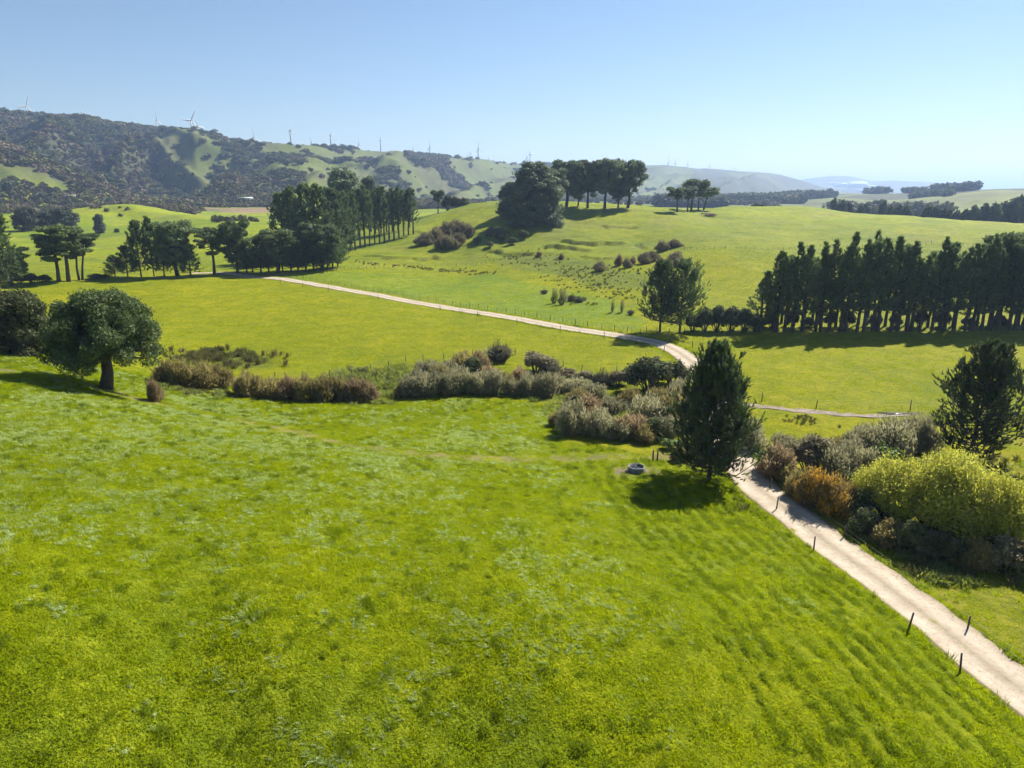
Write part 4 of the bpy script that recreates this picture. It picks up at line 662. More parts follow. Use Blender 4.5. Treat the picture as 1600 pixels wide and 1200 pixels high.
 ('fartree0', 'far_tree', 'dark rounded tree beyond the right-hand ridge paddock, tenth from the left', 'tree', 289.42, 548.3, 16.08, 7.72, 0.48, 'trees beyond the right-hand ridge'),
 ('fartree1', 'far_tree', 'dark rounded tree beyond the right-hand ridge paddock, eleventh from the left', 'tree', 294.65, 545.51, 15.92, 8.64, 5.32, 'trees beyond the right-hand ridge'),
 ('fartree2', 'far_tree', 'dark rounded tree beyond the right-hand ridge paddock, twelfth from the left', 'tree', 276.65, 486.89, 14.05, 10.28, 1.13, 'trees beyond the right-hand ridge'),
 ('fartree0', 'far_tree', 'dark rounded tree beyond the right-hand ridge paddock, thirteenth from the left', 'tree', 281.13, 484.32, 13.97, 9.38, 4.51, 'trees beyond the right-hand ridge'),
 ('fartree1', 'far_tree', 'dark rounded tree beyond the right-hand ridge paddock, fourteenth from the left', 'tree', 286.17, 481.36, 12.98, 10.17, 0.17, 'trees beyond the right-hand ridge'),
 ('fartree2', 'far_tree', 'dark rounded tree beyond the right-hand ridge paddock, fifteenth from the left', 'tree', 291.72, 478.02, 11.92, 8.42, 4.81, 'trees beyond the right-hand ridge'),
 ('fartree0', 'far_tree', 'dark rounded tree beyond the right-hand ridge paddock, sixteenth from the left', 'tree', 295.06, 475.96, 13.34, 8.38, 1.14, 'trees beyond the right-hand ridge'),
 ('fartree1', 'far_tree', 'dark rounded tree beyond the right-hand ridge paddock, seventeenth from the left', 'tree', 299.54, 473.15, 15.6, 10.0, 1.29, 'trees beyond the right-hand ridge'),
 ('fartree2', 'far_tree', 'dark rounded tree beyond the right-hand ridge paddock, eighteenth from the left', 'tree', 309.37, 478.74, 17.03, 10.12, 0.22, 'trees beyond the right-hand ridge'),
 ('fartree0', 'far_tree', 'dark rounded tree beyond the right-hand ridge paddock, nineteenth from the left', 'tree', 313.77, 475.86, 18.15, 10.9, 2.04, 'trees beyond the right-hand ridge'),
 ('fartree1', 'far_tree', 'dark rounded tree beyond the right-hand ridge paddock, twentieth from the left', 'tree', 323.39, 481.48, 19.31, 11.03, 2.06, 'trees beyond the right-hand ridge'),
 ('fartree2', 'far_tree', 'dark rounded tree beyond the right-hand ridge paddock, twenty-first from the left', 'tree', 327.43, 478.74, 20.43, 11.82, 6.17, 'trees beyond the right-hand ridge'),
 ('fartree0', 'far_tree', 'dark rounded tree beyond the right-hand ridge paddock, twenty-second from the left', 'tree', 337.39, 484.01, 23.31, 13.65, 3.81, 'trees beyond the right-hand ridge'),
 ('fartree1', 'far_tree', 'dark rounded tree beyond the right-hand ridge paddock, twenty-third from the left', 'tree', 342.2, 480.62, 22.19, 13.55, 2.29, 'trees beyond the right-hand ridge')]
TURBINES = [(-1153.5, 1799.7, 35.3, 25.8, 4.31, -0.35, 'white wind turbine on the range, first from the left'),
 (-1088.2, 1927.3, 34.4, 26.4, 4.46, 0.8, 'white wind turbine on the range, second from the left'),
 (-879.3, 1865.9, 33.6, 25.6, 4.58, 0.1, 'white wind turbine on the range, third from the left'),
 (-776.6, 1825.7, 36.8, 27.8, 4.09, -0.5, 'white wind turbine on the range, fourth from the left'),
 (-809.6, 1937.6, 45.1, 26.7, 4.54, 0.5, 'white wind turbine on the range, fifth from the left'),
 (-646.1, 1875.9, 32.1, 23.7, 4.47, 0.2, 'white wind turbine on the range, sixth from the left'),
 (-517.9, 1755.2, 36.3, 16.1, 4.43, 0.15, 'white wind turbine on the range, seventh from the left'),
 (-518.0, 1931.8, 26.4, 17.8, 4.4, 0.3, 'white wind turbine on the range, eighth from the left'),
 (-439.7, 1817.6, 32.8, 14.6, 4.38, 0.4, 'white wind turbine on the range, ninth from the left'),
 (-427.3, 2083.9, 26.0, 19.2, 4.34, 0.2, 'white wind turbine on the range, tenth from the left'),
 (-360.1, 2048.6, 31.6, 16.5, 4.32, 0.6, 'white wind turbine on the range, eleventh from the left'),
 (-307.9, 2321.3, 21.5, 16.1, 4.27, 0.4, 'white wind turbine on the range, twelfth from the left'),
 (-265.7, 2408.5, 32.6, 25.0, 4.25, 0.1, 'white wind turbine on the range, thirteenth from the left'),
 (-163.5, 2722.5, 24.9, 18.9, 4.2, 0.5, 'white wind turbine on the range, fourteenth from the left'),
 (-151.4, 2675.7, 29.7, 18.6, 4.2, 0.3, 'white wind turbine on the range, fifteenth from the left'),
 (-119.6, 2637.3, 42.5, 27.4, 4.19, 0.1, 'white wind turbine on the range, sixteenth from the left'),
 (-94.4, 2971.1, 27.2, 20.7, 4.17, 0.7, 'white wind turbine on the range, seventeenth from the left'),
 (61.2, 3099.4, 33.1, 25.1, 4.12, 0.2, 'white wind turbine on the range, eighteenth from the left'),
 (75.6, 3149.1, 48.4, 29.2, 4.12, 0.6, 'white wind turbine on the range, nineteenth from the left'),
 (1061.5, 5057.7, 61.8, 47.0, 3.93, 0.1, 'white wind turbine on the range, twentieth from the left'),
 (1080.1, 4924.6, 52.6, 40.0, 3.93, 0.5, 'white wind turbine on the range, twenty-first from the left'),
 (1141.5, 4841.3, 44.6, 33.7, 3.91, 0.3, 'white wind turbine on the range, twenty-second from the left'),
 (1340.9, 5040.4, 55.0, 41.0, 3.88, 0.6, 'white wind turbine on the range, twenty-third from the left'),
 (1519.2, 5065.2, 39.7, 29.5, 3.85, 0.2, 'white wind turbine on the range, twenty-fourth from the left')]
FENCES = [{'pts': [(27.37, 149.06), (16.91, 157.21), (3.0, 169.89), (-13.57, 185.58), (-33.09, 202.27), (-55.7, 220.12), (-76.81, 236.73), (-88.52, 244.36)], 'spacing': 3.2, 'label': 'post and batten wire fence along the far side of the gravel road', 'battens': 2, 'wires': (0.25, 0.5, 0.75, 1.0)}, {'pts': [(-90.36, 240.2), (-71.34, 219.47), (-62.43, 212.32), (-52.52, 203.18), (-36.22, 191.82), (-18.12, 178.44), (-8.3, 169.05), (1.16, 159.06), (10.36, 151.07), (19.09, 144.67), (28.9, 132.35), (29.48, 121.94), (27.38, 110.43)], 'spacing': 1, 'exact': True, 'label': 'sparse single-wire fence along the near side of the gravel road beyond the bend', 'wires': (0.6, 1.0), 'h': 1.15}, {'pts': [(32.08, 141.52), (35.43, 136.66), (37.32, 129.26), (37.05, 117.46), (36.07, 107.32)], 'spacing': 1, 'exact': True, 'label': 'sparse wire fence on the outer side of the road bend', 'wires': (0.6, 1.0), 'h': 1.1}, {'pts': [(36.61, 100.02), (43.1, 96.42), (55.85, 95.37), (67.0, 93.46), (75.48, 90.78)], 'spacing': 1, 'exact': True, 'label': 'sparse wire fence along the muddy wheel track', 'wires': (0.6, 1.0), 'h': 1.25}, {'pts': [(25.89, 64.04), (26.03, 55.52), (27.57, 43.31), (28.67, 39.12), (29.83, 32.91)], 'spacing': 1, 'exact': True, 'label': 'sparse single-wire fence on the field side of the near gravel road', 'wires': (0.95,), 'h': 1.15}, {'pts': [(27.17, 69.44), (30.09, 58.65), (32.59, 44.56), (33.75, 38.09)], 'spacing': 1, 'exact': True, 'label': 'sparse wire fence between the near road and the bramble', 'wires': (0.6, 1.0), 'h': 1.1}, {'pts': [(-46.14, 109.04), (-37.99, 110.36), (-30.06, 113.43), (-24.25, 118.81), (-19.16, 124.86), (-12.49, 126.45), (-2.41, 131.04), (3.09, 129.03), (9.05, 122.16), (14.94, 117.41), (20.94, 118.82)], 'spacing': 4.5, 'label': 'wire fence behind the creek shrubs', 'wires': (0.4, 0.75, 1.05)}, {'pts': [(62.23, 269.98), (69.07, 259.63), (79.44, 255.95), (90.51, 255.05), (119.94, 270.63), (150.49, 274.11), (168.25, 263.82), (175.95, 248.09)], 'spacing': 3.0, 'label': 'long battened fence crossing the hillside behind the shelterbelt', 'battens': 1, 'wires': (0.3, 0.65, 1.0)}, {'pts': [(-63.79, 250.37), (-56.1, 261.64), (-48.12, 269.45), (-34.74, 278.02), (-24.94, 279.49), (-9.78, 274.16)], 'spacing': 3.4, 'label': 'fence at the foot of the hill right of the tree row', 'battens': 1, 'wires': (0.3, 0.65, 1.0)}, {'pts': [(29.33, 152.85), (33.61, 150.0), (41.25, 150.35), (52.62, 147.48)], 'spacing': 3, 'label': 'fence under the two bend pines', 'wires': (0.3, 0.65, 1.0)}]
POSTS = [(15.98, 75.66, 1.3, 'left one of two wooden posts behind the water trough'), (16.51, 75.74, 1.25, 'right one of two wooden posts behind the water trough')]
TROUGH = (13.37, 71.48, 1.93)
BUILDINGS = [('farmhouse', 'cream farmhouse with pale roof among scrub under the left range', 'house', -553.4, 921.6, 0.3, 11, 7, 4, 2.4, 'house_wall', 'iron_roof', [(-3.5, 2, 1.1, 1.2), (0, 1.5, 1, 2.2), (3.2, 2, 1.1, 1.2)]), ('barn', 'low barn with pale green roof before the range above the ploughed field', 'barn', -368.6, 1015.2, 0.1, 19, 10, 3.4, 2.6, 'house_wall', 'green_roof', [(-5, 1.5, 3, 2.6), (4, 1.5, 3, 2.6)]), ('shed', 'pale roofed farm shed right of the five umbrella pines', 'shed', 156.3, 537.7, 0.1, 9, 6, 3.4, 1.3, 'house_wall', 'iron_roof', [(-2, 1.1, 2.4, 2.2)])]
LOGS = (102.06, 374.45)
PUDDLE = (53.59, 94.11)

# TERRAIN DATA END

def _tps(d2):
    return 0.5 * d2 * np.log(d2 + 1e-12)

AZS = 2.5
_C = np.array(CTRL, float)
_cu, _cv, _cz = _C[:, 0] * AZS, _C[:, 1], _C[:, 2]
_n = len(_C)
_K = _tps((_cu[:, None] - _cu) ** 2 + (_cv[:, None] - _cv) ** 2) + np.eye(_n) * 0.004
_P = np.stack([np.ones(_n), _cu, _cv], 1)
_A = np.block([[_K, _P], [_P.T, np.zeros((3, 3))]])
_W = np.linalg.solve(_A, np.concatenate([_cz, np.zeros(3)]))

def base_height(az, r):
    u = np.clip(az, -0.82, 0.82) * AZS
    v = np.log(np.clip(r, 17.0, 20000.0))
    out = np.empty(u.shape)
    uf, vf, of = u.ravel(), v.ravel(), out.ravel()
    for i in range(0, len(uf), 40000):
        a, b = uf[i:i + 40000], vf[i:i + 40000]
        of[i:i + 40000] = _tps((a[:, None] - _cu) ** 2 + (b[:, None] - _cv) ** 2) @ _W[:_n] + _W[_n] + a * _W[_n + 1] + b * _W[_n + 2]
    z = of.reshape(u.shape)
    back = sstep(1.2, 2.4, np.abs(az))
    return z * (1 - back) + 6.0 * back

def poly_dist(x, y, pts):
    """distance to a polyline and signed side (+ = left of travel) and travelled share"""
    best = np.full(x.shape, 1e9)
    side = np.zeros(x.shape)
    share = np.zeros(x.shape)
    m = len(pts) - 1
    for k in range(m):
        (ax, ay), (bx, by) = pts[k][:2], pts[k + 1][:2]
        dx, dy = bx - ax, by - ay
        L2 = dx * dx + dy * dy + 1e-9
        t = np.clip(((x - ax) * dx + (y - ay) * dy) / L2, 0, 1)
        d = np.hypot(x - ax - t * dx, y - ay - t * dy)
        w = d < best
        best = np.where(w, d, best)
        side = np.where(w, np.sign(dx * (y - ay) - dy * (x - ax)), side)
        share = np.where(w, (k + t) / m, share)
    return best, side, share

def smooth_path(pts, step):
    """Catmull-Rom through points, resampled"""
    P = [np.array(p[:2], float) for p in pts]
    P = [2 * P[0] - P[1]] + P + [2 * P[-1] - P[-2]]
    out = []
    for i in range(1, len(P) - 2):
        p0, p1, p2, p3 = P[i - 1:i + 3]
        n = max(2, int(np.linalg.norm(p2 - p1) / step))
        for k in range(n):
            t = k / n
            out.append(0.5 * (2 * p1 + (p2 - p0) * t + (2 * p0 - 5 * p1 + 4 * p2 - p3) * t * t + (3 * p1 - p0 - 3 * p2 + p3) * t ** 3))
    out.append(P[-2])
    return np.array(out)

def ridge_t(az, r, prof):
    """share up the front of a ridge, its crest height and back share"""
    p = np.array(prof)
    Rr = np.interp(az, p[:, 0], p[:, 1])
    Zr = np.interp(az, p[:, 0], p[:, 2])
    W = np.interp(az, p[:, 0], p[:, 3])
    return (r - (Rr - W)) / W, Rr, Zr, W

def ground_height(x, y, detail=True):
    x = np.asarray(x, float)
    y = np.asarray(y, float)
    r = np.hypot(x, y) + 1e-6
    az = np.arctan2(x, y)
    z = base_height(az, r)
    # rolling relief of the pastures
    amp = sstep(20, 60, r) * (1 - sstep(900, 1300, r))
    rough = sstep(180, 320, r)
    z = z + amp * (fbm(x / 14, y / 14, 3, 5) - 0.5) * 0.55 + rough * amp * (fbm(x / 45, y / 45, 3, 9) - 0.5) * 2.0
    z = z + sstep(230, 280, r) * (1 - sstep(430, 520, r)) * (fbm(x / 11, y / 7, 3, 21) - 0.5) * 1.3
    if detail:
        z = z + (1 - sstep(90, 140, r)) * ((vnoise(x / 0.9, y / 0.9, 31) - 0.5) * 0.05 + (vnoise(x / 2.3, y / 2.3, 33) - 0.5) * 0.12)
        m = (r < 78) & (x > -8)                # old cultivation ridges along the road
        if m.any():
            d, s, t = poly_dist(x[m], y[m], ROAD)
            ph = d / 1.55 + 0.9 * fbm(x[m] / 9, y[m] / 9, 2, 37)
            z[m] = z[m] + 0.048 * np.sin(2 * math.pi * ph) * sstep(3, 5, d) * (1 - sstep(12, 21, d)) * (s > 0)
    # little scarps on the hill face
    for pts, hgt in SCARPS:
        bx = [p[0] for p in pts]; by = [p[1] for p in pts]
        m = (x > min(bx) - 30) & (x < max(bx) + 30) & (y > min(by) - 30) & (y < max(by) + 30)
        if m.any():
            d, s, t = poly_dist(x[m], y[m], pts)
            win = np.exp(-(d / 4.0) ** 2) * (0.35 + 1.3 * fbm(x[m] / 6, y[m] / 6, 3, 43)) * sstep(0, 0.12, t) * (1 - sstep(0.88, 1, t))
            z[m] = z[m] + hgt * np.tanh(s * d / 0.55) * win
    # ranges
    for prof, kind in RIDGES:
        t, Rr, Zr, W = ridge_t(az, r, prof)
        p = np.array(prof)
        edge = sstep(p[0, 0] - 0.02, p[0, 0], az) * (1 - sstep(p[-1, 0], p[-1, 0] + 0.02, az))
        wide = kind in ('main', 'spur', 'far')
        if wide:
            edge = sstep(-1.3, -0.9, az) * (1 - sstep(0.8, 1.1, az))
        f = np.clip(t, 0, 1)
        up = f * f * (3 - 2 * f) * 0.55 + f * 0.45
        dn = 1 - 0.6 * sstep(1.0, 2.2, t)
        h = np.where(t < 1, up, dn) * np.maximum(Zr - z, 0) * edge
        if kind == 'main':
            q = az * Rr
            sc = np.clip(Rr / 2000, 0.8, 1.6)
            w = (fbm(q / (420 * sc), r / (600 * sc), 2, 61) - 0.5) * 260 * sc
            n1 = 1 - np.abs(2 * fbm((q - 0.55 * (r - Rr) + w) / (250 * sc), r / (1300 * sc), 2, 63) - 1) * 2.0
            n2 = 1 - np.abs(2 * vnoise((q + 0.5 * (r - Rr) + w) / (95 * sc), r / (260 * sc), 67) - 1)
            n3 = 1 - np.abs(2 * fbm((q - 0.2 * (r - Rr) + w) / (46 * sc), r / (160 * sc), 2, 69) - 1)
            g = np.clip(3.6 * f * np.maximum(1 - f, 0) ** 1.2, 0, 1)
            h = h + edge * g * ((n1 - 0.62) * 74 + (n2 - 0.62) * 42 + (n3 - 0.7) * 18) * np.clip(Zr / 170, 0.3, 1.1) * np.where(Rr > 3600, 0.75, 1.0) * np.where(t < 1, 1, 0)
        elif kind == 'spur':
            h = h + edge * 4 * f * (1 - f) * (fbm(az * Rr / 60, r / 120, 3, 71) - 0.5) * 26 * np.where(t < 1, 1, 0)
        elif kind == 'low':
            h = h + edge * 4 * f * (1 - f) * (fbm(x / 150, y / 150, 3, 73) - 0.5) * 12 * np.where(t < 1, 1, 0)
        elif kind == 'far':
            h = h + edge * 4 * f * (1 - f) * (fbm(x / 900, y / 1500, 3, 75) - 0.5) * 160 * np.where(t < 1, 1, 0)
        z = z + np.maximum(h, 0)
    # road bench: the ground under the road lies a hand lower than the road surface
    for pts, half, drop in BENCHES:
        bx = [p[0] for p in pts]; by = [p[1] for p in pts]
        m = (x > min(bx) - 8) & (x < max(bx) + 8) & (y > min(by) - 8) & (y < max(by) + 8)
        if m.any():
            d, s, t = poly_dist(x[m], y[m], pts)
            z[m] = z[m] - drop * (1 - sstep(half * 0.75, half + 0.5, d))
    return z

def gz(x, y):
    return float(ground_height(np.array([x]), np.array([y]), False)[0])

# ------------------------------------------------------------------ mesh helpers
def new_mesh(name, verts, faces, mat=None, smooth=False):
    """faces: (n,3) or (n,4) array, or a list of such arrays"""
    me = bpy.data.meshes.new(name)
    verts = np.asarray(verts, np.float32)
    fl = faces if isinstance(faces, list) else [faces]
    fl = [np.asarray(f, np.int32) for f in fl if len(f)]
    me.vertices.add(len(verts))
    me.vertices.foreach_set('co', verts.ravel())
    nl = sum(f.size for f in fl)
    npoly = sum(len(f) for f in fl)
    me.loops.add(nl)
    me.loops.foreach_set('vertex_index', np.concatenate([f.ravel() for f in fl]))
    me.polygons.add(npoly)
    starts, s = [], 0
    for f in fl:
        starts.append(s + np.arange(len(f)) * f.shape[1])
        s += f.size
    me.polygons.foreach_set('loop_start', np.concatenate(starts).astype(np.int32))
    if smooth:
        me.polygons.foreach_set('use_smooth', np.ones(npoly, bool))
    me.update(calc_edges=True)
    me.validate()
    if mat:
        me.materials.append(mat)
    return me

def add_obj(name, mesh, parent=None, loc=(0, 0, 0), rz=0.0, scale=None):
    o = bpy.data.objects.new(name, mesh)
    COL.objects.link(o)
    o.location = loc
    o.rotation_euler = (0, 0, rz)
    if scale is not None:
        o.scale = scale if hasattr(scale, '__len__') else (scale,) * 3
    if parent is not None:
        o.parent = parent
    return o

def thing(name, label, cat, loc=(0, 0, 0), rz=0.0, scale=None, group=None):
    o = add_obj(name, None, None, loc, rz, scale)
    o.empty_display_size = 0.5
    tag(o, label, cat, group)
    return o

def tag(o, label, cat=None, group=None, kind=None):
    if label: o['label'] = label
    if cat: o['category'] = cat
    if group: o['group'] = group
    if kind: o['kind'] = kind
    return o

class Geo:
    """collects tubes, boxes and faces of ONE mesh"""
    def __init__(self):
        self.v, self.f3, self.f4, self.n = [], [], [], 0
    def add(self, v, f3=None, f4=None):
        v = np.asarray(v, float).reshape(-1, 3)
        if f3 is not None and len(f3): self.f3.append(np.asarray(f3) + self.n)
        if f4 is not None and len(f4): self.f4.append(np.asarray(f4) + self.n)
        self.v.append(v)
        self.n += len(v)
    def tube(self, pts, radii, sides=6, cap=True):
        pts = np.asarray(pts, float)
        m = len(pts)
        tg = np.gradient(pts, axis=0)
        tg /= np.linalg.norm(tg, axis=1)[:, None] + 1e-9
        ref = np.array([0.0, 1.0, 0.0]) if abs(tg[0][1]) < 0.8 else np.array([1.0, 0, 0])
        a = np.cross(tg, ref); a /= np.linalg.norm(a, axis=1)[:, None] + 1e-9
        b = np.cross(tg, a)
        th = np.arange(sides) / sides * 2 * math.pi
        ring = a[:, None, :] * np.cos(th)[None, :, None] + b[:, None, :] * np.sin(th)[None, :, None]
        V = (pts[:, None, :] + ring * np.asarray(radii, float)[:, None, None]).reshape(-1, 3)
        f = []
        for i in range(m - 1):
            for k in range(sides):
                k2 = (k + 1) % sides
                f.append((i * sides + k, i * sides + k2, (i + 1) * sides + k2, (i + 1) * sides + k))
        f3 = []
        if cap:
            V = np.vstack([V, pts[-1], pts[0]])
            t, s = m * sides, m * sides + 1
            for k in range(sides):
                k2 = (k + 1) % sides
                f3.append(((m - 1) * sides + k, (m - 1) * sides + k2, t))
                f3.append((k2, k, s))
        self.add(V, f3, f)
    def box(self, c, s, rz=0.0):
        x, y, z = s[0] / 2, s[1] / 2, s[2] / 2
        V = np.array([(i * x, j * y, k * z) for k in (-1, 1) for j in (-1, 1) for i in (-1, 1)])
        ca, sa = math.cos(rz), math.sin(rz)
        V = np.stack([V[:, 0] * ca - V[:, 1] * sa, V[:, 0] * sa + V[:, 1] * ca, V[:, 2]], 1) + np.array(c)
        self.add(V, None, [(0, 2, 3, 1), (4, 5, 7, 6), (0, 1, 5, 4), (2, 6, 7, 3), (0, 4, 6, 2), (1, 3, 7, 5)])
    def lathe(self, prof, sides=24):
        prof = np.asarray(prof, float)
        th = np.arange(sides) / sides * 2 * math.pi
        V = np.stack([prof[:, 0][:, None] * np.cos(th), prof[:, 0][:, None] * np.sin(th), np.repeat(prof[:, 1][:, None], sides, 1)], -1).reshape(-1, 3)
        f = [(i * sides + k, i * sides + (k + 1) % sides, (i + 1) * sides + (k + 1) % sides, (i + 1) * sides + k) for i in range(len(prof) - 1) for k in range(sides)]
        self.add(V, None, f)
    def mesh(self, name, mat, smooth=False):
        fl = []
        if self.f3: fl.append(np.concatenate(self.f3))
        if self.f4: fl.append(np.concatenate(self.f4))
        return new_mesh(name, np.concatenate(self.v), fl, mat, smooth)

# ------------------------------------------------------------------ materials
def mat_new(name):
    m = bpy.data.materials.new(name)
    m.use_nodes = True
    nt = m.node_tree
    for n in list(nt.nodes):
        nt.nodes.remove(n)
    out = nt.nodes.new('ShaderNodeOutputMaterial')
    return m, nt, out

def node(nt, typ, **kw):
    n = nt.nodes.new(typ)
    for k, v in kw.items():
        if isinstance(k, str) and k.startswith('i_'):
            n.inputs[k[2:].replace('_', ' ')].default_value = v
        else:
            setattr(n, k, v)
    return n

def ramp(nt, fac, stops):
    n = nt.nodes.new('ShaderNodeValToRGB')
    e = n.color_ramp.elements
    while len(e) < len(stops):
        e.new(0.5)
    for k, (p, c) in enumerate(stops):
        e[k].position = p
        e[k].color = (*c, 1) if len(c) == 3 else c
    nt.links.new(fac, n.inputs[0])
    return n.outputs[0]

def mixc(nt, fac, a, b, mode='MIX'):
    n = nt.nodes.new('ShaderNodeMix')
    n.data_type = 'RGBA'
    n.blend_type = mode
    for sock, val in ((n.inputs[0], fac), (n.inputs[6], a), (n.inputs[7], b)):
        if hasattr(val, 'is_output'):
            nt.links.new(val, sock)
        elif isinstance(val, (int, float)):
            sock.default_value = val
        else:
            sock.default_value = (*val, 1)
    return n.outputs[2]

def noise_tex(nt, coord, scale, detail=3, rough=0.55):
    n = nt.nodes.new('ShaderNodeTexNoise')
    n.inputs['Scale'].default_value = scale
    n.inputs['Detail'].default_value = detail
    n.inputs['Roughness'].default_value = rough
    if coord is not None:
        nt.links.new(coord, n.inputs['Vector'])
    return n.outputs[0]

def leaf_mat(name, c_dark, c_light, translucent=0.3, rough=0.6, scale=0.5, spec=0.25, hue=0.12, lo=0.5, hi=0.95):
    """foliage: clumps of two tones, each tree a little different, light passing through"""
    m, nt, out = mat_new(name)
    tc = node(nt, 'ShaderNodeTexCoord')
    oi = node(nt, 'ShaderNodeObjectInfo')
    f = noise_tex(nt, tc.outputs['Object'], scale, 3, 0.6)
    f2 = noise_tex(nt, tc.outputs['Object'], scale * 7, 2, 0.6)
    mx = node(nt, 'ShaderNodeMath', operation='MULTIPLY_ADD')
    nt.links.new(f2, mx.inputs[0]); mx.inputs[1].default_value = 0.5; nt.links.new(f, mx.inputs[2])
    col = ramp(nt, mx.outputs[0], [(lo, c_dark), (hi, c_light)])
    hsv = node(nt, 'ShaderNodeHueSaturation')
    nt.links.new(col, hsv.inputs['Color'])
    mr = node(nt, 'ShaderNodeMapRange')
    nt.links.new(oi.outputs['Random'], mr.inputs[0])
    mr.inputs['To Min'].default_value = 1 - 2 * hue; mr.inputs['To Max'].default_value = 1 + 2 * hue
    nt.links.new(mr.outputs[0], hsv.inputs['Value'])
    p = node(nt, 'ShaderNodeBsdfPrincipled')
    nt.links.new(hsv.outputs[0], p.inputs['Base Color'])
    p.inputs['Roughness'].default_value = rough
    p.inputs['Specular IOR Level'].default_value = spec
    t = node(nt, 'ShaderNodeBsdfTranslucent')
    nt.links.new(hsv.outputs[0], t.inputs['Color'])
    ms = node(nt, 'ShaderNodeMixShader')
    ms.inputs[0].default_value = translucent
    nt.links.new(p.outputs[0], ms.inputs[1]); nt.links.new(t.outputs[0], ms.inputs[2])
    nt.links.new(ms.outputs[0], out.inputs[0])
    return m

def plain_mat(name, c1, c2, scale=4.0, rough=0.85, spec=0.3, bump=0.0, stretch=None, metallic=0.0):
    m, nt, out = mat_new(name)
    tc = node(nt, 'ShaderNodeTexCoord')
    vec = tc.outputs['Object']
    if stretch:
        mp = node(nt, 'ShaderNodeMapping')
        mp.inputs['Scale'].default_value = stretch
        nt.links.new(vec, mp.inputs[0]); vec = mp.outputs[0]
    f = noise_tex(nt, vec, scale, 5, 0.65)
    p = node(nt, 'ShaderNodeBsdfPrincipled')
    nt.links.new(ramp(nt, f, [(0.3, c1), (0.7, c2)]), p.inputs['Base Color'])
    p.inputs['Roughness'].default_value = rough
    p.inputs['Specular IOR Level'].default_value = spec
    p.inputs['Metallic'].default_value = metallic
    if bump:
        b = node(nt, 'ShaderNodeBump')
        b.inputs['Strength'].default_value = bump
        nt.links.new(f, b.inputs['Height']); nt.links.new(b.outputs[0], p.inputs['Normal'])
    nt.links.new(p.outputs[0], out.inputs[0])
    return m

def ground_mat():
    """turf: the zone colour of the land (vertex colours), mottled by grass growth; light passes through blades"""
    m, nt, out = mat_new('pasture_turf')
    geo = node(nt, 'ShaderNodeNewGeometry')
    at = node(nt, 'ShaderNodeAttribute', attribute_name='zone')
    det = node(nt, 'ShaderNodeAttribute', attribute_name='detail')
    P = geo.outputs['Position']
    n0 = noise_tex(nt, P, 0.035, 4, 0.6)
    n1 = noise_tex(nt, P, 0.28, 4, 0.65)
    n2 = noise_tex(nt, P, 1.6, 4, 0.7)
    n3 = noise_tex(nt, P, 7.0, 3, 0.7)
    c = mixc(nt, 1.0, at.outputs['Color'], ramp(nt, n0, [(0.3, (0.78, 0.87, 0.9)), (0.7, (1.18, 1.1, 1.0))]), 'MULTIPLY')
    c = mixc(nt, 1.0, c, ramp(nt, n1, [(0.28, (0.76, 0.84, 0.85)), (0.72, (1.2, 1.13, 1.1))]), 'MULTIPLY')
    c = mixc(nt, 1.0, c, ramp(nt, n2, [(0.28, (0.55, 0.66, 0.7)), (0.5, (1, 1, 1)), (0.75, (1.3, 1.2, 1.3))]), 'MULTIPLY')
    c = mixc(nt, 1.0, c, ramp(nt, n3, [(0.28, (0.62, 0.7, 0.7)), (0.55, (1, 1, 1)), (0.75, (1.25, 1.2, 1.3))]), 'MULTIPLY')
    p = node(nt, 'ShaderNodeBsdfPrincipled')
    nt.links.new(c, p.inputs['Base Color'])
    p.inputs['Roughness'].default_value = 0.75
    p.inputs['Specular IOR Level'].default_value = 0.05
    b = node(nt, 'ShaderNodeBump')
    b.inputs['Distance'].default_value = 0.35
    nt.links.new(det.outputs['Fac'], b.inputs['Strength'])
    s = node(nt, 'ShaderNodeMath', operation='ADD')
    nt.links.new(n2, s.inputs[0]); nt.links.new(n3, s.inputs[1])
    nt.links.new(s.outputs[0], b.inputs['Height'])
    nt.links.new(b.outputs[0], p.inputs['Normal'])
    nt.links.new(p.outputs[0], out.inputs[0])
    return m

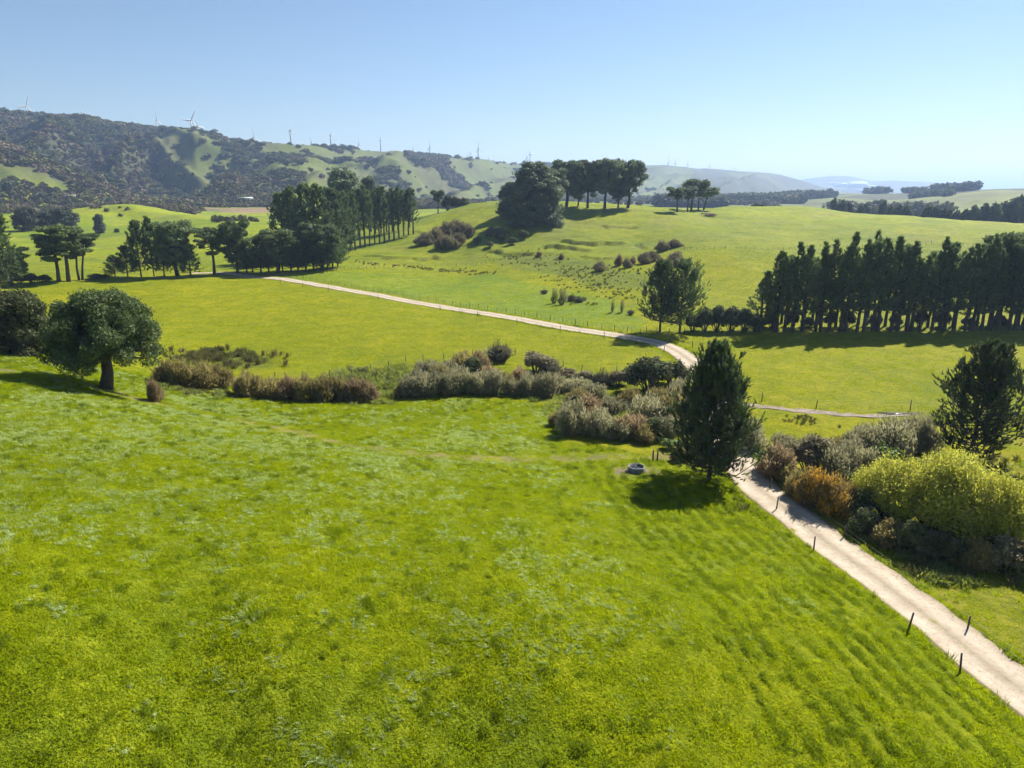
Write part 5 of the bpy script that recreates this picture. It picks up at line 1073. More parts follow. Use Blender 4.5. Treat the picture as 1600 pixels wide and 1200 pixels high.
def road_mat():
    m, nt, out = mat_new('pale_gravel')
    geo = node(nt, 'ShaderNodeNewGeometry')
    at = node(nt, 'ShaderNodeAttribute', attribute_name='across')
    n1 = noise_tex(nt, geo.outputs['Position'], 0.5, 5, 0.7)
    n2 = noise_tex(nt, geo.outputs['Position'], 9.0, 4, 0.75)
    c = ramp(nt, n1, [(0.3, (0.36, 0.295, 0.22)), (0.7, (0.47, 0.40, 0.31))])
    c = mixc(nt, 1.0, c, ramp(nt, n2, [(0.25, (0.72, 0.71, 0.7)), (0.5, (1, 1, 1)), (0.8, (1.15, 1.15, 1.15))]), 'MULTIPLY')
    ad = node(nt, 'ShaderNodeMath', operation='MULTIPLY_ADD')
    nt.links.new(n2, ad.inputs[0]); ad.inputs[1].default_value = 0.10
    nt.links.new(at.outputs['Fac'], ad.inputs[2])
    wear = ramp(nt, ad.outputs[0], [(0.02, (0.45, 0.42, 0.36)), (0.13, (0.80, 0.78, 0.74)), (0.22, (1.08, 1.08, 1.07)), (0.34, (1.08, 1.08, 1.07)), (0.48, (0.84, 0.82, 0.78)), (0.54, (0.70, 0.69, 0.62)), (0.60, (0.84, 0.82, 0.78)), (0.74, (1.08, 1.08, 1.07)), (0.84, (1.08, 1.08, 1.07)), (0.95, (0.85, 0.83, 0.79)), (1.05, (0.42, 0.39, 0.33))])
    c = mixc(nt, 1.0, c, wear, 'MULTIPLY')
    n5 = noise_tex(nt, geo.outputs['Position'], 2.2, 4, 0.7)
    c = mixc(nt, 1.0, c, ramp(nt, n5, [(0.3, (0.78, 0.76, 0.72)), (0.48, (1, 1, 1)), (0.75, (1.08, 1.08, 1.08))]), 'MULTIPLY')
    mid = ramp(nt, ad.outputs[0], [(0.47, (0, 0, 0)), (0.53, (1, 1, 1)), (0.58, (1, 1, 1)), (0.64, (0, 0, 0))])
    spots = ramp(nt, n1, [(0.55, (0, 0, 0)), (0.68, (1, 1, 1))])
    c = mixc(nt, mixc(nt, 1.0, mid, spots, 'MULTIPLY'), c, (0.20, 0.20, 0.07))
    p = node(nt, 'ShaderNodeBsdfPrincipled')
    nt.links.new(c, p.inputs['Base Color'])
    p.inputs['Roughness'].default_value = 0.92
    p.inputs['Specular IOR Level'].default_value = 0.15
    b = node(nt, 'ShaderNodeBump'); b.inputs['Strength'].default_value = 0.5; b.inputs['Distance'].default_value = 0.05
    nt.links.new(n2, b.inputs['Height']); nt.links.new(b.outputs[0], p.inputs['Normal'])
    nt.links.new(p.outputs[0], out.inputs[0])
    return m

M = {}
M['turf'] = ground_mat()
M['gravel'] = road_mat()
M['mud'] = plain_mat('track_mud', (0.10, 0.075, 0.05), (0.30, 0.235, 0.165), 1.6, 0.8, 0.3, 0.5)
M['puddle'] = plain_mat('puddle_water', (0.10, 0.09, 0.07), (0.14, 0.125, 0.10), 2.0, 0.06, 0.6)
M['bark'] = plain_mat('grey_bark', (0.045, 0.036, 0.030), (0.12, 0.10, 0.085), 3.0, 0.9, 0.15, 0.5, (3, 3, 0.6))
M['twig'] = plain_mat('brown_twig', (0.055, 0.040, 0.030), (0.12, 0.09, 0.07), 4.0, 0.9, 0.15)
M['post'] = plain_mat('weathered_post_wood', (0.06, 0.048, 0.038), (0.16, 0.135, 0.11), 6.0, 0.9, 0.15, 0.4, (4, 4, 0.7))
M['wire'] = plain_mat('galvanised_wire', (0.20, 0.20, 0.20), (0.30, 0.30, 0.30), 4.0, 0.5, 0.5, 0, None, 0.6)
M['concrete'] = plain_mat('old_concrete', (0.11, 0.11, 0.10), (0.25, 0.25, 0.235), 3.0, 0.9, 0.2, 0.4)
M['concrete_rim'] = plain_mat('worn_rim_concrete', (0.17, 0.17, 0.155), (0.30, 0.29, 0.27), 5.0, 0.9, 0.2, 0.3)
M['trough_water'] = plain_mat('trough_water', (0.02, 0.025, 0.025), (0.04, 0.045, 0.04), 1.0, 0.05, 0.6)
M['white_paint'] = plain_mat('turbine_paint', (0.48, 0.49, 0.50), (0.56, 0.57, 0.58), 0.2, 0.4, 0.4)
M['pipe'] = plain_mat('pale_pipe', (0.5, 0.48, 0.44), (0.62, 0.6, 0.56), 5, 0.5, 0.4)
M['house_wall'] = plain_mat('cream_weatherboard', (0.55, 0.50, 0.43), (0.66, 0.61, 0.54), 0.5, 0.8)
M['iron_roof'] = plain_mat('pale_iron_roof', (0.5, 0.52, 0.52), (0.62, 0.64, 0.64), 0.4, 0.45, 0.5)
M['green_roof'] = plain_mat('pale_green_roof', (0.33, 0.42, 0.38), (0.42, 0.50, 0.46), 0.4, 0.5, 0.5)
M['dark_opening'] = plain_mat('dark_glass', (0.03, 0.035, 0.04), (0.05, 0.055, 0.06), 1, 0.15, 0.5)
M['cut_wood'] = plain_mat('felled_wood', (0.24, 0.15, 0.11), (0.38, 0.26, 0.2), 1.5, 0.9)
M['mist'] = plain_mat('white_mist', (0.82, 0.83, 0.85), (0.9, 0.9, 0.9), 0.002, 1.0, 0.0)
M['pine'] = leaf_mat('pine_needles', (0.068, 0.112, 0.040), (0.191, 0.262, 0.086), 0.38, 0.55, 0.45, 0.3)
M['pine_dark'] = leaf_mat('dense_pine_needles', (0.042, 0.069, 0.025), (0.118, 0.162, 0.053), 0.38, 0.55, 0.45, 0.3)
M['oldpine'] = leaf_mat('old_pine_needles', (0.090, 0.121, 0.071), (0.217, 0.262, 0.135), 0.38, 0.6, 0.35, 0.25)
M['cypress'] = leaf_mat('cypress_foliage', (0.072, 0.116, 0.041), (0.210, 0.262, 0.097), 0.36, 0.6, 0.35, 0.2)
M['oak'] = leaf_mat('evergreen_oak_leaves', (0.053, 0.090, 0.029), (0.169, 0.216, 0.078), 0.32, 0.5, 0.6, 0.12)
M['gum'] = leaf_mat('grey_green_leaves', (0.055, 0.070, 0.042), (0.11, 0.125, 0.08), 0.25, 0.6, 0.4)
M['olive'] = leaf_mat('olive_twigs', (0.17, 0.145, 0.05), (0.42, 0.35, 0.13), 0.5, 0.7, 0.8, 0.15)
M['willow'] = leaf_mat('grey_willow_twigs', (0.18, 0.18, 0.085), (0.42, 0.39, 0.22), 0.5, 0.7, 0.9, 0.15)
M['brown'] = leaf_mat('brown_twigs', (0.187, 0.138, 0.072), (0.407, 0.303, 0.160), 0.5, 0.7, 0.8, 0.15)
M['plum'] = leaf_mat('purple_brown_leaves', (0.120, 0.108, 0.051), (0.336, 0.284, 0.148), 0.3, 0.6, 0.9, 0.25)
M['darkbush'] = leaf_mat('dark_bush_leaves', (0.057, 0.076, 0.029), (0.164, 0.179, 0.071), 0.32, 0.6, 0.8, 0.12)
M['yellow'] = leaf_mat('yellow_green_willow', (0.27, 0.27, 0.05), (0.66, 0.66, 0.08), 0.55, 0.6, 1.0, 0.2, 0.05)
M['orange'] = leaf_mat('orange_blossom_twigs', (0.24, 0.19, 0.07), (0.66, 0.37, 0.03), 0.4, 0.7, 0.55, 0.15, 0.06, 0.66, 0.90)
M['bright'] = leaf_mat('bright_green_leaves', (0.098, 0.161, 0.028), (0.252, 0.336, 0.070), 0.35, 0.6, 0.8, 0.25)
M['flax'] = leaf_mat('flax_blades', (0.070, 0.077, 0.045), (0.210, 0.196, 0.140), 0.2, 0.35, 1.2, 0.5)
M['cabbage'] = leaf_mat('cabbage_tree_blades', (0.05, 0.08, 0.015), (0.15, 0.19, 0.04), 0.25, 0.45, 1.2, 0.4)
M['sapling'] = leaf_mat('sapling_leaves', (0.24, 0.24, 0.06), (0.38, 0.36, 0.13), 0.45, 0.7, 1.0, 0.15)
M['bushland'] = leaf_mat('hill_bush', (0.082, 0.095, 0.025), (0.222, 0.200, 0.063), 0.1, 0.8, 0.05, 0.1, 0.22)
M['scrub'] = leaf_mat('purple_scrub', (0.121, 0.094, 0.056), (0.252, 0.198, 0.118), 0.1, 0.8, 0.05, 0.1, 0.2)
M['fargreen'] = leaf_mat('far_tree_leaves', (0.053, 0.075, 0.040), (0.131, 0.149, 0.079), 0.32, 0.7, 0.1, 0.2, 0.12)

def grass_mat(name, c0, c1, translucent, rough, spec, thru=1.6):
    m, nt, out = mat_new(name)
    geo = node(nt, 'ShaderNodeNewGeometry')
    oi = node(nt, 'ShaderNodeObjectInfo')
    n0 = noise_tex(nt, geo.outputs['Position'], 0.12, 3, 0.6)
    a = node(nt, 'ShaderNodeMath', operation='MULTIPLY_ADD')
    nt.links.new(oi.outputs['Random'], a.inputs[0]); a.inputs[1].default_value = 0.45
    nt.links.new(n0, a.inputs[2])
    c = ramp(nt, a.outputs[0], [(0.25, c0), (1.0, c1)])
    p = node(nt, 'ShaderNodeBsdfPrincipled')
    nt.links.new(c, p.inputs['Base Color'])
    p.inputs['Roughness'].default_value = rough
    p.inputs['Specular IOR Level'].default_value = spec
    t = node(nt, 'ShaderNodeBsdfTranslucent')
    nt.links.new(mixc(nt, 1.0, c, (thru, thru, thru * 0.5), 'MULTIPLY'), t.inputs['Color'])
    ms = node(nt, 'ShaderNodeMixShader'); ms.inputs[0].default_value = translucent
    nt.links.new(p.outputs[0], ms.inputs[1]); nt.links.new(t.outputs[0], ms.inputs[2])
    nt.links.new(ms.outputs[0], out.inputs[0])
    return m
M['grass'] = grass_mat('grass_blades', (0.178, 0.236, 0.002), (0.266, 0.308, 0.004), 0.55, 0.6, 0.06)
M['grass_pale'] = grass_mat('sheen_tinted_grass_blades', (0.22, 0.29, 0.09), (0.36, 0.43, 0.19), 0.4, 0.42, 0.5)  # pale tone paints the sky sheen of bent blades into their colour
M['grass_dark'] = grass_mat('rank_grass_blades', (0.095, 0.145, 0.006), (0.19, 0.24, 0.012), 0.5, 0.5, 0.12)
M['rush'] = grass_mat('rush_stems', (0.060, 0.068, 0.022), (0.14, 0.13, 0.05), 0.3, 0.6, 0.2)
M['sedge'] = grass_mat('sedge_blades', (0.13, 0.17, 0.035), (0.24, 0.27, 0.08), 0.45, 0.5, 0.3)

# ------------------------------------------------------------------ the land
def ring_radii():
    r, out = 13.0, []
    while r < 32000:
        out.append(r)
        k = 0.0085 if r < 110 else 0.0070 if r < 255 else 0.0034 if r < 345 else 0.0062 if r < 440 else 0.011 if r < 1150 else 0.0095 if r < 2900 else 0.016 if r < 6000 else 0.04
        r *= 1 + k
    return np.array(out)

RINGS = ring_radii()
ANG = np.concatenate([np.linspace(-math.pi, -0.85, 40)[:-1], np.linspace(-0.85, 0.85, 640), np.linspace(0.85, math.pi, 40)[1:]])
SPLIT = int(np.searchsorted(RINGS, 1150))

GRASS_NEAR = np.array([0.20, 0.235, 0.003])
GRASS_MID = np.array([0.235, 0.245, 0.004])
GRASS_BLUE = np.array([0.175, 0.235, 0.020])
GRASS_HILL = np.array([0.205, 0.235, 0.010])
FLAT_FAR = np.array([0.225, 0.26, 0.010])
SOIL = np.array([0.27, 0.18, 0.115])
DIRT = np.array([0.27, 0.20, 0.12])
FOREST = np.array([0.055, 0.060, 0.035])
HILLGRASS = np.array([0.080, 0.095, 0.022])
SCRUBC = np.array([0.078, 0.080, 0.040])

def in_poly(x, y, poly):
    c = np.zeros(x.shape, bool)
    j = len(poly) - 1
    for i in range(len(poly)):
        xi, yi = poly[i]; xj, yj = poly[j]
        with np.errstate(divide='ignore', invalid='ignore'):
            c ^= ((yi > y) != (yj > y)) & (x < (xj - xi) * (y - yi) / (yj - yi + 1e-12) + xi)
        j = i
    return c

def forest_mask(x, y):
    """where native bush and scrub clothe the ranges (0..1)"""
    r = np.hypot(x, y); az = np.arctan2(x, y)
    wob = (fbm(x / 160, y / 160, 4, 81) - 0.5)
    left = 1 - sstep(-0.42, -0.28, az + wob * 0.12)
    f = left * sstep(1040, 1110, r + wob * 120)
    for pts, rad in GRASS_SPURS:
        d, s, t = poly_dist(x, y, pts)
        f = f * sstep(rad * 0.45, rad * 1.45, d + wob * rad * 1.8)
    k = np.clip(r / 2000, 1, 2.0)
    gul = sstep(0.47, 0.56, fbm(x / (110 * k), y / (200 * k), 4, 83)) * sstep(1250, 1500, r) * (1 - sstep(5200, 6000, r)) * (1 - left)
    return np.clip(f + gul * 0.8, 0, 1)

def zone_colors(x, y):
    r = np.hypot(x, y); az = np.arctan2(x, y)
    c = np.empty((len(x), 3))
    wob = fbm(x / 30, y / 30, 3, 91) - 0.5
    c[:] = FLAT_FAR
    def put(w, col):
        c[:] = c * (1 - w[:, None]) + col * w[:, None]
    put(1 - sstep(330, 420, r), GRASS_HILL)
    put(1 - sstep(230, 300, r + wob * 40), GRASS_MID)
    put(in_poly(x, y, BLUE_PADDOCK).astype(float) * np.clip(0.75 + wob, 0, 1), GRASS_BLUE)
    near = in_poly(x, y, NEAR_PADDOCK).astype(float)
    put(near, GRASS_NEAR)
    put(near * sstep(0.5, 0.7, fbm(x / 9, y / 9, 3, 95)) * 0.35, GRASS_BLUE * 0.9)
    # rough wet ground along the creek and at the foot of the hill
    for pts, rad in WET:
        d, s, t = poly_dist(x, y, pts)
        put((1 - sstep(rad * 0.5, rad, d + wob * rad)) * 0.7, np.array([0.12, 0.15, 0.03]))
    for pts, hgt in SCARPS:                 # bare earth on the little scarps, darkened to paint in their shade
        d, s, t = poly_dist(x, y, pts)
        put((1 - sstep(0.4, 1.4, d)) * np.clip(hgt * 0.9, 0, 0.8) * sstep(0.42, 0.6, fbm(x / 3, y / 3, 3, 45)) * sstep(0.1, 0.2, t) * (1 - sstep(0.85, 0.95, t)), np.array([0.11, 0.10, 0.04]))
    for pts, rad, k in WORN:
        d, s, t = poly_dist(x, y, pts)
        n = fbm(x / 1.3, y / 1.3, 3, 97)
        put((1 - sstep(rad * 0.4, rad, d)) * sstep(0.30, 0.62, n) * k, DIRT)
    put(in_poly(x, y, PLOUGHED).astype(float), SOIL)
    # paddock to the right of the road: thin, trampled turf
    w = in_poly(x, y, TRAMPLED).astype(float)
    put(w * (0.35 + 0.5 * sstep(0.45, 0.65, fbm(x / 2.2, y / 2.2, 4, 99))), np.array([0.32, 0.28, 0.03]))
    # grazed and resting paddocks of the flats differ in tone, hill turf is patchy
    pa = _hash(np.floor((x + 0.4 * y) / 130), np.floor((y - 0.25 * x) / 90), 5)
    w = sstep(420, 520, r) * (1 - sstep(1000, 1100, r))
    c[:] = c * (1 + w[:, None] * (pa[:, None] - 0.6) * np.array([0.55, 0.32, 0.5]))
    w = sstep(260, 330, r) * (1 - sstep(1000, 1100, r))
    mott = sstep(0.50, 0.68, fbm(x / 26, y / 16, 4, 105))
    put(w * mott * 0.55, np.array([0.135, 0.175, 0.022]))
    mott = sstep(0.56, 0.70, fbm(x / 18, y / 12, 4, 107))
    put(w * mott * 0.35, np.array([0.235, 0.215, 0.055]))
    far = sstep(1060, 1180, r)
    put(far, HILLGRASS * 1.55)
    put(sstep(950, 1100, r) * (1 - sstep(2300, 2600, r)) * sstep(0.12, 0.22, az), np.array([0.165, 0.185, 0.035]))
    put(far * np.clip((fbm(x / 90, y / 140, 4, 101) - 0.4) * 2.2, 0, 0.8), np.array([0.10, 0.095, 0.045]))
    fm = forest_mask(x, y)
    put(fm, FOREST)
    put(fm * sstep(0.5, 0.62, fbm(x / 140, y / 140, 4, 103)) * 0.8, SCRUBC)
    return c

def polar_sheet(name, i0, i1, label):
    rr = RINGS[i0:i1]
    A, RR = np.meshgrid(ANG, rr)
    X, Y = RR * np.sin(A), RR * np.cos(A)
    Z = ground_height(X, Y)
    V = np.stack([X, Y, Z], -1).reshape(-1, 3)
    nr, na = X.shape
    idx = np.arange(nr * na).reshape(nr, na)
    F = np.stack([idx[:-1, :-1], idx[1:, :-1], idx[1:, 1:], idx[:-1, 1:]], -1).reshape(-1, 4)[:, ::-1]
    F = [F]
    if i0 == 0:                         # the patch right below the camera
        V = np.vstack([V, [0, 0, float(V[:na, 2].mean())]])
        c = len(V) - 1
        F.append(np.array([(c, k + 1, k) for k in range(na - 1)])[:, ::-1])
    me = new_mesh(name, V, F, M['turf'], True)
    col = zone_colors(V[:, 0], V[:, 1])
    ca = me.color_attributes.new('zone', 'FLOAT_COLOR', 'POINT')
    ca.data.foreach_set('color', np.concatenate([col, np.ones((len(V), 1))], 1).astype(np.float32).ravel())
    r = np.hypot(V[:, 0], V[:, 1])
    da = me.attributes.new('detail', 'FLOAT', 'POINT')
    da.data.foreach_set('value', (0.75 * (1 - sstep(150, 900, r)) + 0.08).astype(np.float32))
    o = add_obj(name, me)
    tag(o, label, kind='structure')
    return o

polar_sheet('ground', 0, SPLIT, 'green rolling farm pasture')
polar_sheet('hills', SPLIT - 1, len(RINGS), 'range of bush and grass covered hills')

def ribbon(name, pts, width, lift, mat, label, wob=0.25, crown=0.05, step=0.9, kind='structure', edge_drop=0.16, taper=0, least=0.06):
    path = smooth_path(pts, step)
    tg = np.gradient(path, axis=0)
    tg /= np.linalg.norm(tg, axis=1)[:, None]
    nr = np.stack([-tg[:, 1], tg[:, 0]], 1)
    s = np.cumsum(np.r_[0, np.linalg.norm(np.diff(path, axis=0), axis=1)])
    hw_l = width / 2 + (fbm(s / 1.6, s * 0 + 3, 3, 7) - 0.5) * 2 * wob
    hw_r = width / 2 + (fbm(s / 1.6, s * 0 + 8, 3, 8) - 0.5) * 2 * wob
    if taper:
        k = 0.15 + 0.85 * np.clip((s[-1] - s) / taper, 0, 1) ** 0.7
        hw_l, hw_r = hw_l * k, hw_r * k
    us = np.array([-1.06, -1, -0.75, -0.5, -0.25, 0, 0.25, 0.5, 0.75, 1, 1.06])
    off = np.where(us[None, :] > 0, us[None, :] * hw_l[:, None], us[None, :] * hw_r[:, None])
    X = path[:, 0][:, None] + nr[:, 0][:, None] * off
    Y = path[:, 1][:, None] + nr[:, 1][:, None] * off
    zc = ground_height(path[:, 0], path[:, 1], False)
    Zg = ground_height(X, Y, False)
    rut = -0.03 * np.exp(-((np.abs(us) - 0.42) / 0.12) ** 2)
    Z = Zg * 0.35 + zc[:, None] * 0.65 + lift + crown * (1 - us ** 2)[None, :] + rut[None, :] + (fbm(X / 1.5, Y / 1.5, 2, 3) - 0.5) * 0.05
    Z = np.maximum(Z, Zg + least)
    Z[:, 0] = Zg[:, 0] - edge_drop; Z[:, -1] = Zg[:, -1] - edge_drop
    n, m = X.shape
    V = np.stack([X, Y, Z], -1).reshape(-1, 3)
    idx = np.arange(n * m).reshape(n, m)
    F = np.stack([idx[:-1, :-1], idx[:-1, 1:], idx[1:, 1:], idx[1:, :-1]], -1).reshape(-1, 4)[:, ::-1]
    me = new_mesh(name, V, F, mat, True)
    at = me.attributes.new('across', 'FLOAT', 'POINT')
    at.data.foreach_set('value', np.tile((us + 1) / 2, n).astype(np.float32))
    o = add_obj(name, me)
    tag(o, label, kind=kind)
    return o

ribbon('gravel_road', ROAD, 4.7, 0.13, M['gravel'], 'pale gravel farm road winding through the pasture', 0.26)
ribbon('dirt_track', TRACK, 2.2, 0.05, M['mud'], 'muddy wheel track branching off the gravel road', 0.9, 0.0, taper=16, least=0.015, edge_drop=0.05)

# ------------------------------------------------------------------ foliage shapes
def unit(v):
    return v / (np.linalg.norm(v, axis=-1, keepdims=True) + 1e-9)

def leaf_quads(rng, p, nrm, size, aspect=1.6, bend=0.25):
    """one folded leaf spray per point"""
    n = len(p)
    t = unit(np.cross(nrm, unit(rng.normal(size=(n, 3)))))
    b = np.cross(nrm, t)
    s = (size * rng.uniform(0.6, 1.35, n))[:, None]
    L, Wd = t * s * aspect * 0.5, b * s * 0.5
    up = nrm * s * bend
    V = np.stack([p - L, p + Wd + up, p + L, p - Wd + up * 0.2], 1).reshape(-1, 3)
    i = np.arange(n)[:, None] * 4
    F = np.concatenate([i + np.array([[0, 1, 2]]), i + np.array([[0, 2, 3]])])
    return V, F

def lump_points(rng, lumps, n, shell=0.5):
    """points through the volume of ellipsoids, denser to the outside"""
    L = np.array(lumps, float)
    w = (L[:, 3] * L[:, 4] + L[:, 4] * L[:, 5] + L[:, 3] * L[:, 5])
    k = rng.choice(len(L), n, p=w / w.sum())
    d = unit(rng.normal(size=(n, 3)))
    u = shell + (1 - shell) * rng.uniform(0, 1, n) ** 0.6
    u = u * (1 + 0.14 * rng.normal(size=n))
    p = L[k, :3] + d * u[:, None] * L[k, 3:6]
    nrm = unit(d + 0.7 * rng.normal(size=(n, 3)))
    return p, nrm

def crown_mesh(name, rng, lumps, n, size, mat, shell=0.5, aspect=1.6):
    p, nr = lump_points(rng, lumps, n, shell)
    V, F = leaf_quads(rng, p, nr, size, aspect)
    return new_mesh(name, V, F, mat)

def blades(rng, base, tip, w, curve=None):
    """thin tapering blades from base to tip (two triangles pairs)"""
    n = len(base)
    ax = tip - base
    side = unit(np.cross(ax, unit(rng.normal(size=(n, 3))))) * (np.asarray(w).reshape(-1, 1) if np.ndim(w) else w)
    mid = base + ax * 0.5
    if curve is not None:
        mid = mid + curve
    V = np.stack([base - side * 0.4, base + side * 0.4, mid + side, mid - side, tip], 1).reshape(-1, 3)
    i = np.arange(n)[:, None] * 5
    F = np.concatenate([i + np.array([[0, 1, 2]]), i + np.array([[0, 2, 3]]), i + np.array([[3, 2, 4]])])
    return V, F

def needle_shoots(rng, p, ax, length, spread, k):
    """bottle-brush shoots: k slim triangles round each axis"""
    n = len(p)
    P = np.repeat(p, k, 0); A = np.repeat(ax, k, 0)
    rad = unit(np.cross(A, unit(rng.normal(size=(n * k, 3)))))
    Ls = np.repeat(length * rng.uniform(0.7, 1.25, n), k)[:, None] * rng.uniform(0.55, 1.0, (n * k, 1))
    sd = np.cross(A, rad)
    b0 = P + A * Ls * rng.uniform(-0.25, 0.35, (n * k, 1))
    tip = b0 + A * Ls * 0.75 + rad * spread * rng.uniform(0.5, 1.2, (n * k, 1))
    w = spread * 0.34
    V = np.stack([b0 - sd * w, b0 + sd * w, tip], 1).reshape(-1, 3)
    F = np.arange(len(V)).reshape(-1, 3)
    return V, F

# ------------------------------------------------------------------ tree kinds -> (trunk mesh, crown mesh)
def pine_tree(name, seed, h, w, bare, mat, whorls=26, per=5, subs=6, shoot=0.55, spread=0.17, k=6, tip_up=0.9, power=0.75, leaders=0, lean=(0, 0), belly=0.25, gap=0.0):
    rng = np.random.default_rng(seed)
    g = Geo()
    zs = np.linspace(0, 1, 9)
    lean = np.array(lean)
    cx = lambda t: np.array([lean[0] * t * t * h, lean[1] * t * t * h]) 
    wig = rng.normal(size=(9, 2)) * 0.012 * h
    wig[0] = 0
    tp = np.array([np.r_[cx(t) + wig[i] * t, t * h * 0.97] for i, t in enumerate(zs)])
    g.tube(np.vstack([tp[0] - [0, 0, 0.6], tp]), np.r_[h * 0.021, h * 0.018 * (1 - zs * 0.93)], 7)
    P, A = [], []
    def trunk_at(t):
        return np.array([np.interp(t, zs, tp[:, j]) for j in range(3)])
    tips = [(0.0, 0.0, h * 0.97, 0.0)]
    for wi in range(whorls):
        t = bare + (1 - bare) * (wi + rng.uniform(0, 0.7)) / whorls
        q = (t - bare) / (1 - bare)
        prof = ((1 - q) ** power) * (belly + (1 - belly) * min(1, q / 0.22 + 0.25))
        for b in range(per):
            if rng.uniform() < gap: continue
            a = rng.uniform(0, 2 * math.pi)
            L = w * 0.5 * prof * rng.uniform(0.5, 1.18) + 0.03 * w
            e0 = rng.uniform(-0.1, 0.45) + 0.35 * q
            e1 = e0 + tip_up * rng.uniform(0.5, 1.1)
            d0 = np.array([math.cos(a) * math.cos(e0), math.sin(a) * math.cos(e0), math.sin(e0)])
            d1 = np.array([math.cos(a) * math.cos(e1), math.sin(a) * math.cos(e1), math.sin(e1)])
            s0 = trunk_at(t)
            mid = s0 + d0 * L * 0.55
            end = mid + d1 * L * 0.55
            g.tube([s0, mid, end], [0.012 * L + 0.03, 0.008 * L + 0.02, 0.012], 4, False)
            for sidx in range(subs):
                tt = rng.uniform(0.3, 1.0)
                pt = s0 + (mid - s0) * min(1, tt * 2) if tt < 0.5 else mid + (end - mid) * (tt - 0.5) * 2
                dd = d0 * (1 - tt) + d1 * tt
                sd = unit(dd + rng.normal(size=3) * 0.55 + np.array([0, 0, 0.25]))
                sl = L * 0.38 * rng.uniform(0.4, 1.0) * (1.15 - 0.6 * tt) + 0.15
                m = max(2, int(sl / (shoot * 0.55)))
                for j in range(m):
                    f = (j + 0.6) / m
                    P.append(pt + sd * sl * f)
                    A.append(unit(sd * (1 - 0.45 * f) + np.array([0, 0, 0.75 * f]) + rng.normal(size=3) * 0.28))
            P.append(end); A.append(unit(d1 + np.array([0, 0, 0.6])))
    for li in range(leaders):
        a = rng.uniform(0, 2 * math.pi); t = rng.uniform(0.45, 0.8)
        q = (t - bare) / (1 - bare)
        rr = w * 0.5 * (1 - q) ** power * rng.uniform(0.45, 0.95)
        s0 = trunk_at(t) + np.array([math.cos(a) * rr, math.sin(a) * rr, 0])
        ln = rng.uniform(0.08, 0.16) * h
        for j in range(16):
            f = j / 15
            c = s0 + np.array([0, 0, ln * f])
            for _ in range(3 if f < 0.75 else 1):
                aa = rng.uniform(0, 2 * math.pi)
                rad = (1 - f) * 0.055 * h
                P.append(c + np.array([math.cos(aa) * rad, math.sin(aa) * rad, 0]) * rng.uniform(0.2, 1))
                A.append(unit(np.array([math.cos(aa) * 0.5, math.sin(aa) * 0.5, 1.0])))
    top = trunk_at(1.0)
    for j in range(14):
        P.append(top - np.array([0, 0, (j / 14) * 0.12 * h]) + np.r_[rng.normal(size=2) * 0.015 * h * (j / 14), 0]); A.append(unit(np.r_[rng.normal(size=2) * 0.3, 1.0]))
    V, F = needle_shoots(rng, np.array(P), np.array(A), shoot, spread, k)
    return g.mesh(name + '_trunk', M['bark'], True), new_mesh(name + '_crown', V, F, mat)

def limbed_tree(name, seed, h, w, bare, mat, n_lumps, lump, n_leaf, leaf, flat=0.7, trunks=1, top_bias=0.6, lean=0.0, shell=0.45, trunk_r=0.026, dome=True, aspect=1.6, bark='bark', low=0.0):
    """open-grown tree: trunk(s) forking into limbs, each ending in a foliage clump"""
    rng = np.random.default_rng(seed)
    g = Geo()
    lumps = []
    for ti in range(trunks):
        a0 = rng.uniform(0, 2 * math.pi)
        rb = 0.0 if trunks == 1 else rng.uniform(0.03, 0.09) * w
        base = np.array([math.cos(a0) * rb, math.sin(a0) * rb, -0.5])
        ln = np.array([lean * h, 0, 0]) + (0 if trunks == 1 else 1) * np.array([math.cos(a0), math.sin(a0), 0]) * w * 0.12
        fork = base + np.array([0, 0, 0.5 + h * (bare + 0.1)]) + ln * 0.55 + np.r_[rng.normal(size=2) * 0.02 * h, 0]
        topz = base + np.array([0, 0, 0.5 + h * 0.88]) + ln
        mid = (base + fork) / 2 + np.r_[rng.normal(size=2) * 0.015 * h, 0]
        tr = trunk_r * h / math.sqrt(trunks)
        g.tube([base, mid, fork, (fork + topz) / 2 + np.r_[rng.normal(size=2) * 0.03 * h, 0], topz], [tr * 1.35, tr, tr * 0.82, tr * 0.5, tr * 0.12], 7)
        m = max(3, n_lumps // trunks)
        for k in range(m):
            # target in the crown
            q = (k + rng.uniform(0, 1)) / m
            a = k * 2.399 + a0 + rng.normal() * 0.3
            zz = bare + low + (0.97 - bare - low) * (q ** top_bias)
            if dome:
                rr = math.sqrt(max(0.02, 1 - ((zz - (bare + low) * 0.8) / (1.0 - (bare + low) * 0.8)) ** 2.2))
            else:
                rr = 0.45 + 0.55 * math.sin(math.pi * min(1, max(0, (zz - bare) / (1 - bare))) * 0.75)
            rr *= rng.uniform(0.45, 1.0) * w * 0.5 - lump * 0.55 * rng.uniform(0.2, 0.9)
            rr = max(rr, 0.02 * w)
            c = np.array([math.cos(a) * rr, math.sin(a) * rr, h * zz - lump * flat * 0.5]) + ln * zz
            s = lump * rng.uniform(0.7, 1.3)
            lumps.append((*c, s, s * rng.uniform(0.8, 1.2), s * flat * rng.uniform(0.8, 1.2)))
            t0 = rng.uniform(0.0, 0.8)
            st = fork + (topz - fork) * t0 * min(1, max(0, zz - bare))
            el = st + (c - st) * 0.5 + np.array([0, 0, -0.06 * np.linalg.norm(c - st)]) + rng.normal(size=3) * 0.02 * h
            g.tube([st, el, c], [tr * 0.42, tr * 0.26, tr * 0.07], 5, False)
    return g.mesh(name + '_trunk', M[bark], True), crown_mesh(name + '_crown', rng, lumps, n_leaf, leaf, mat, shell, aspect)

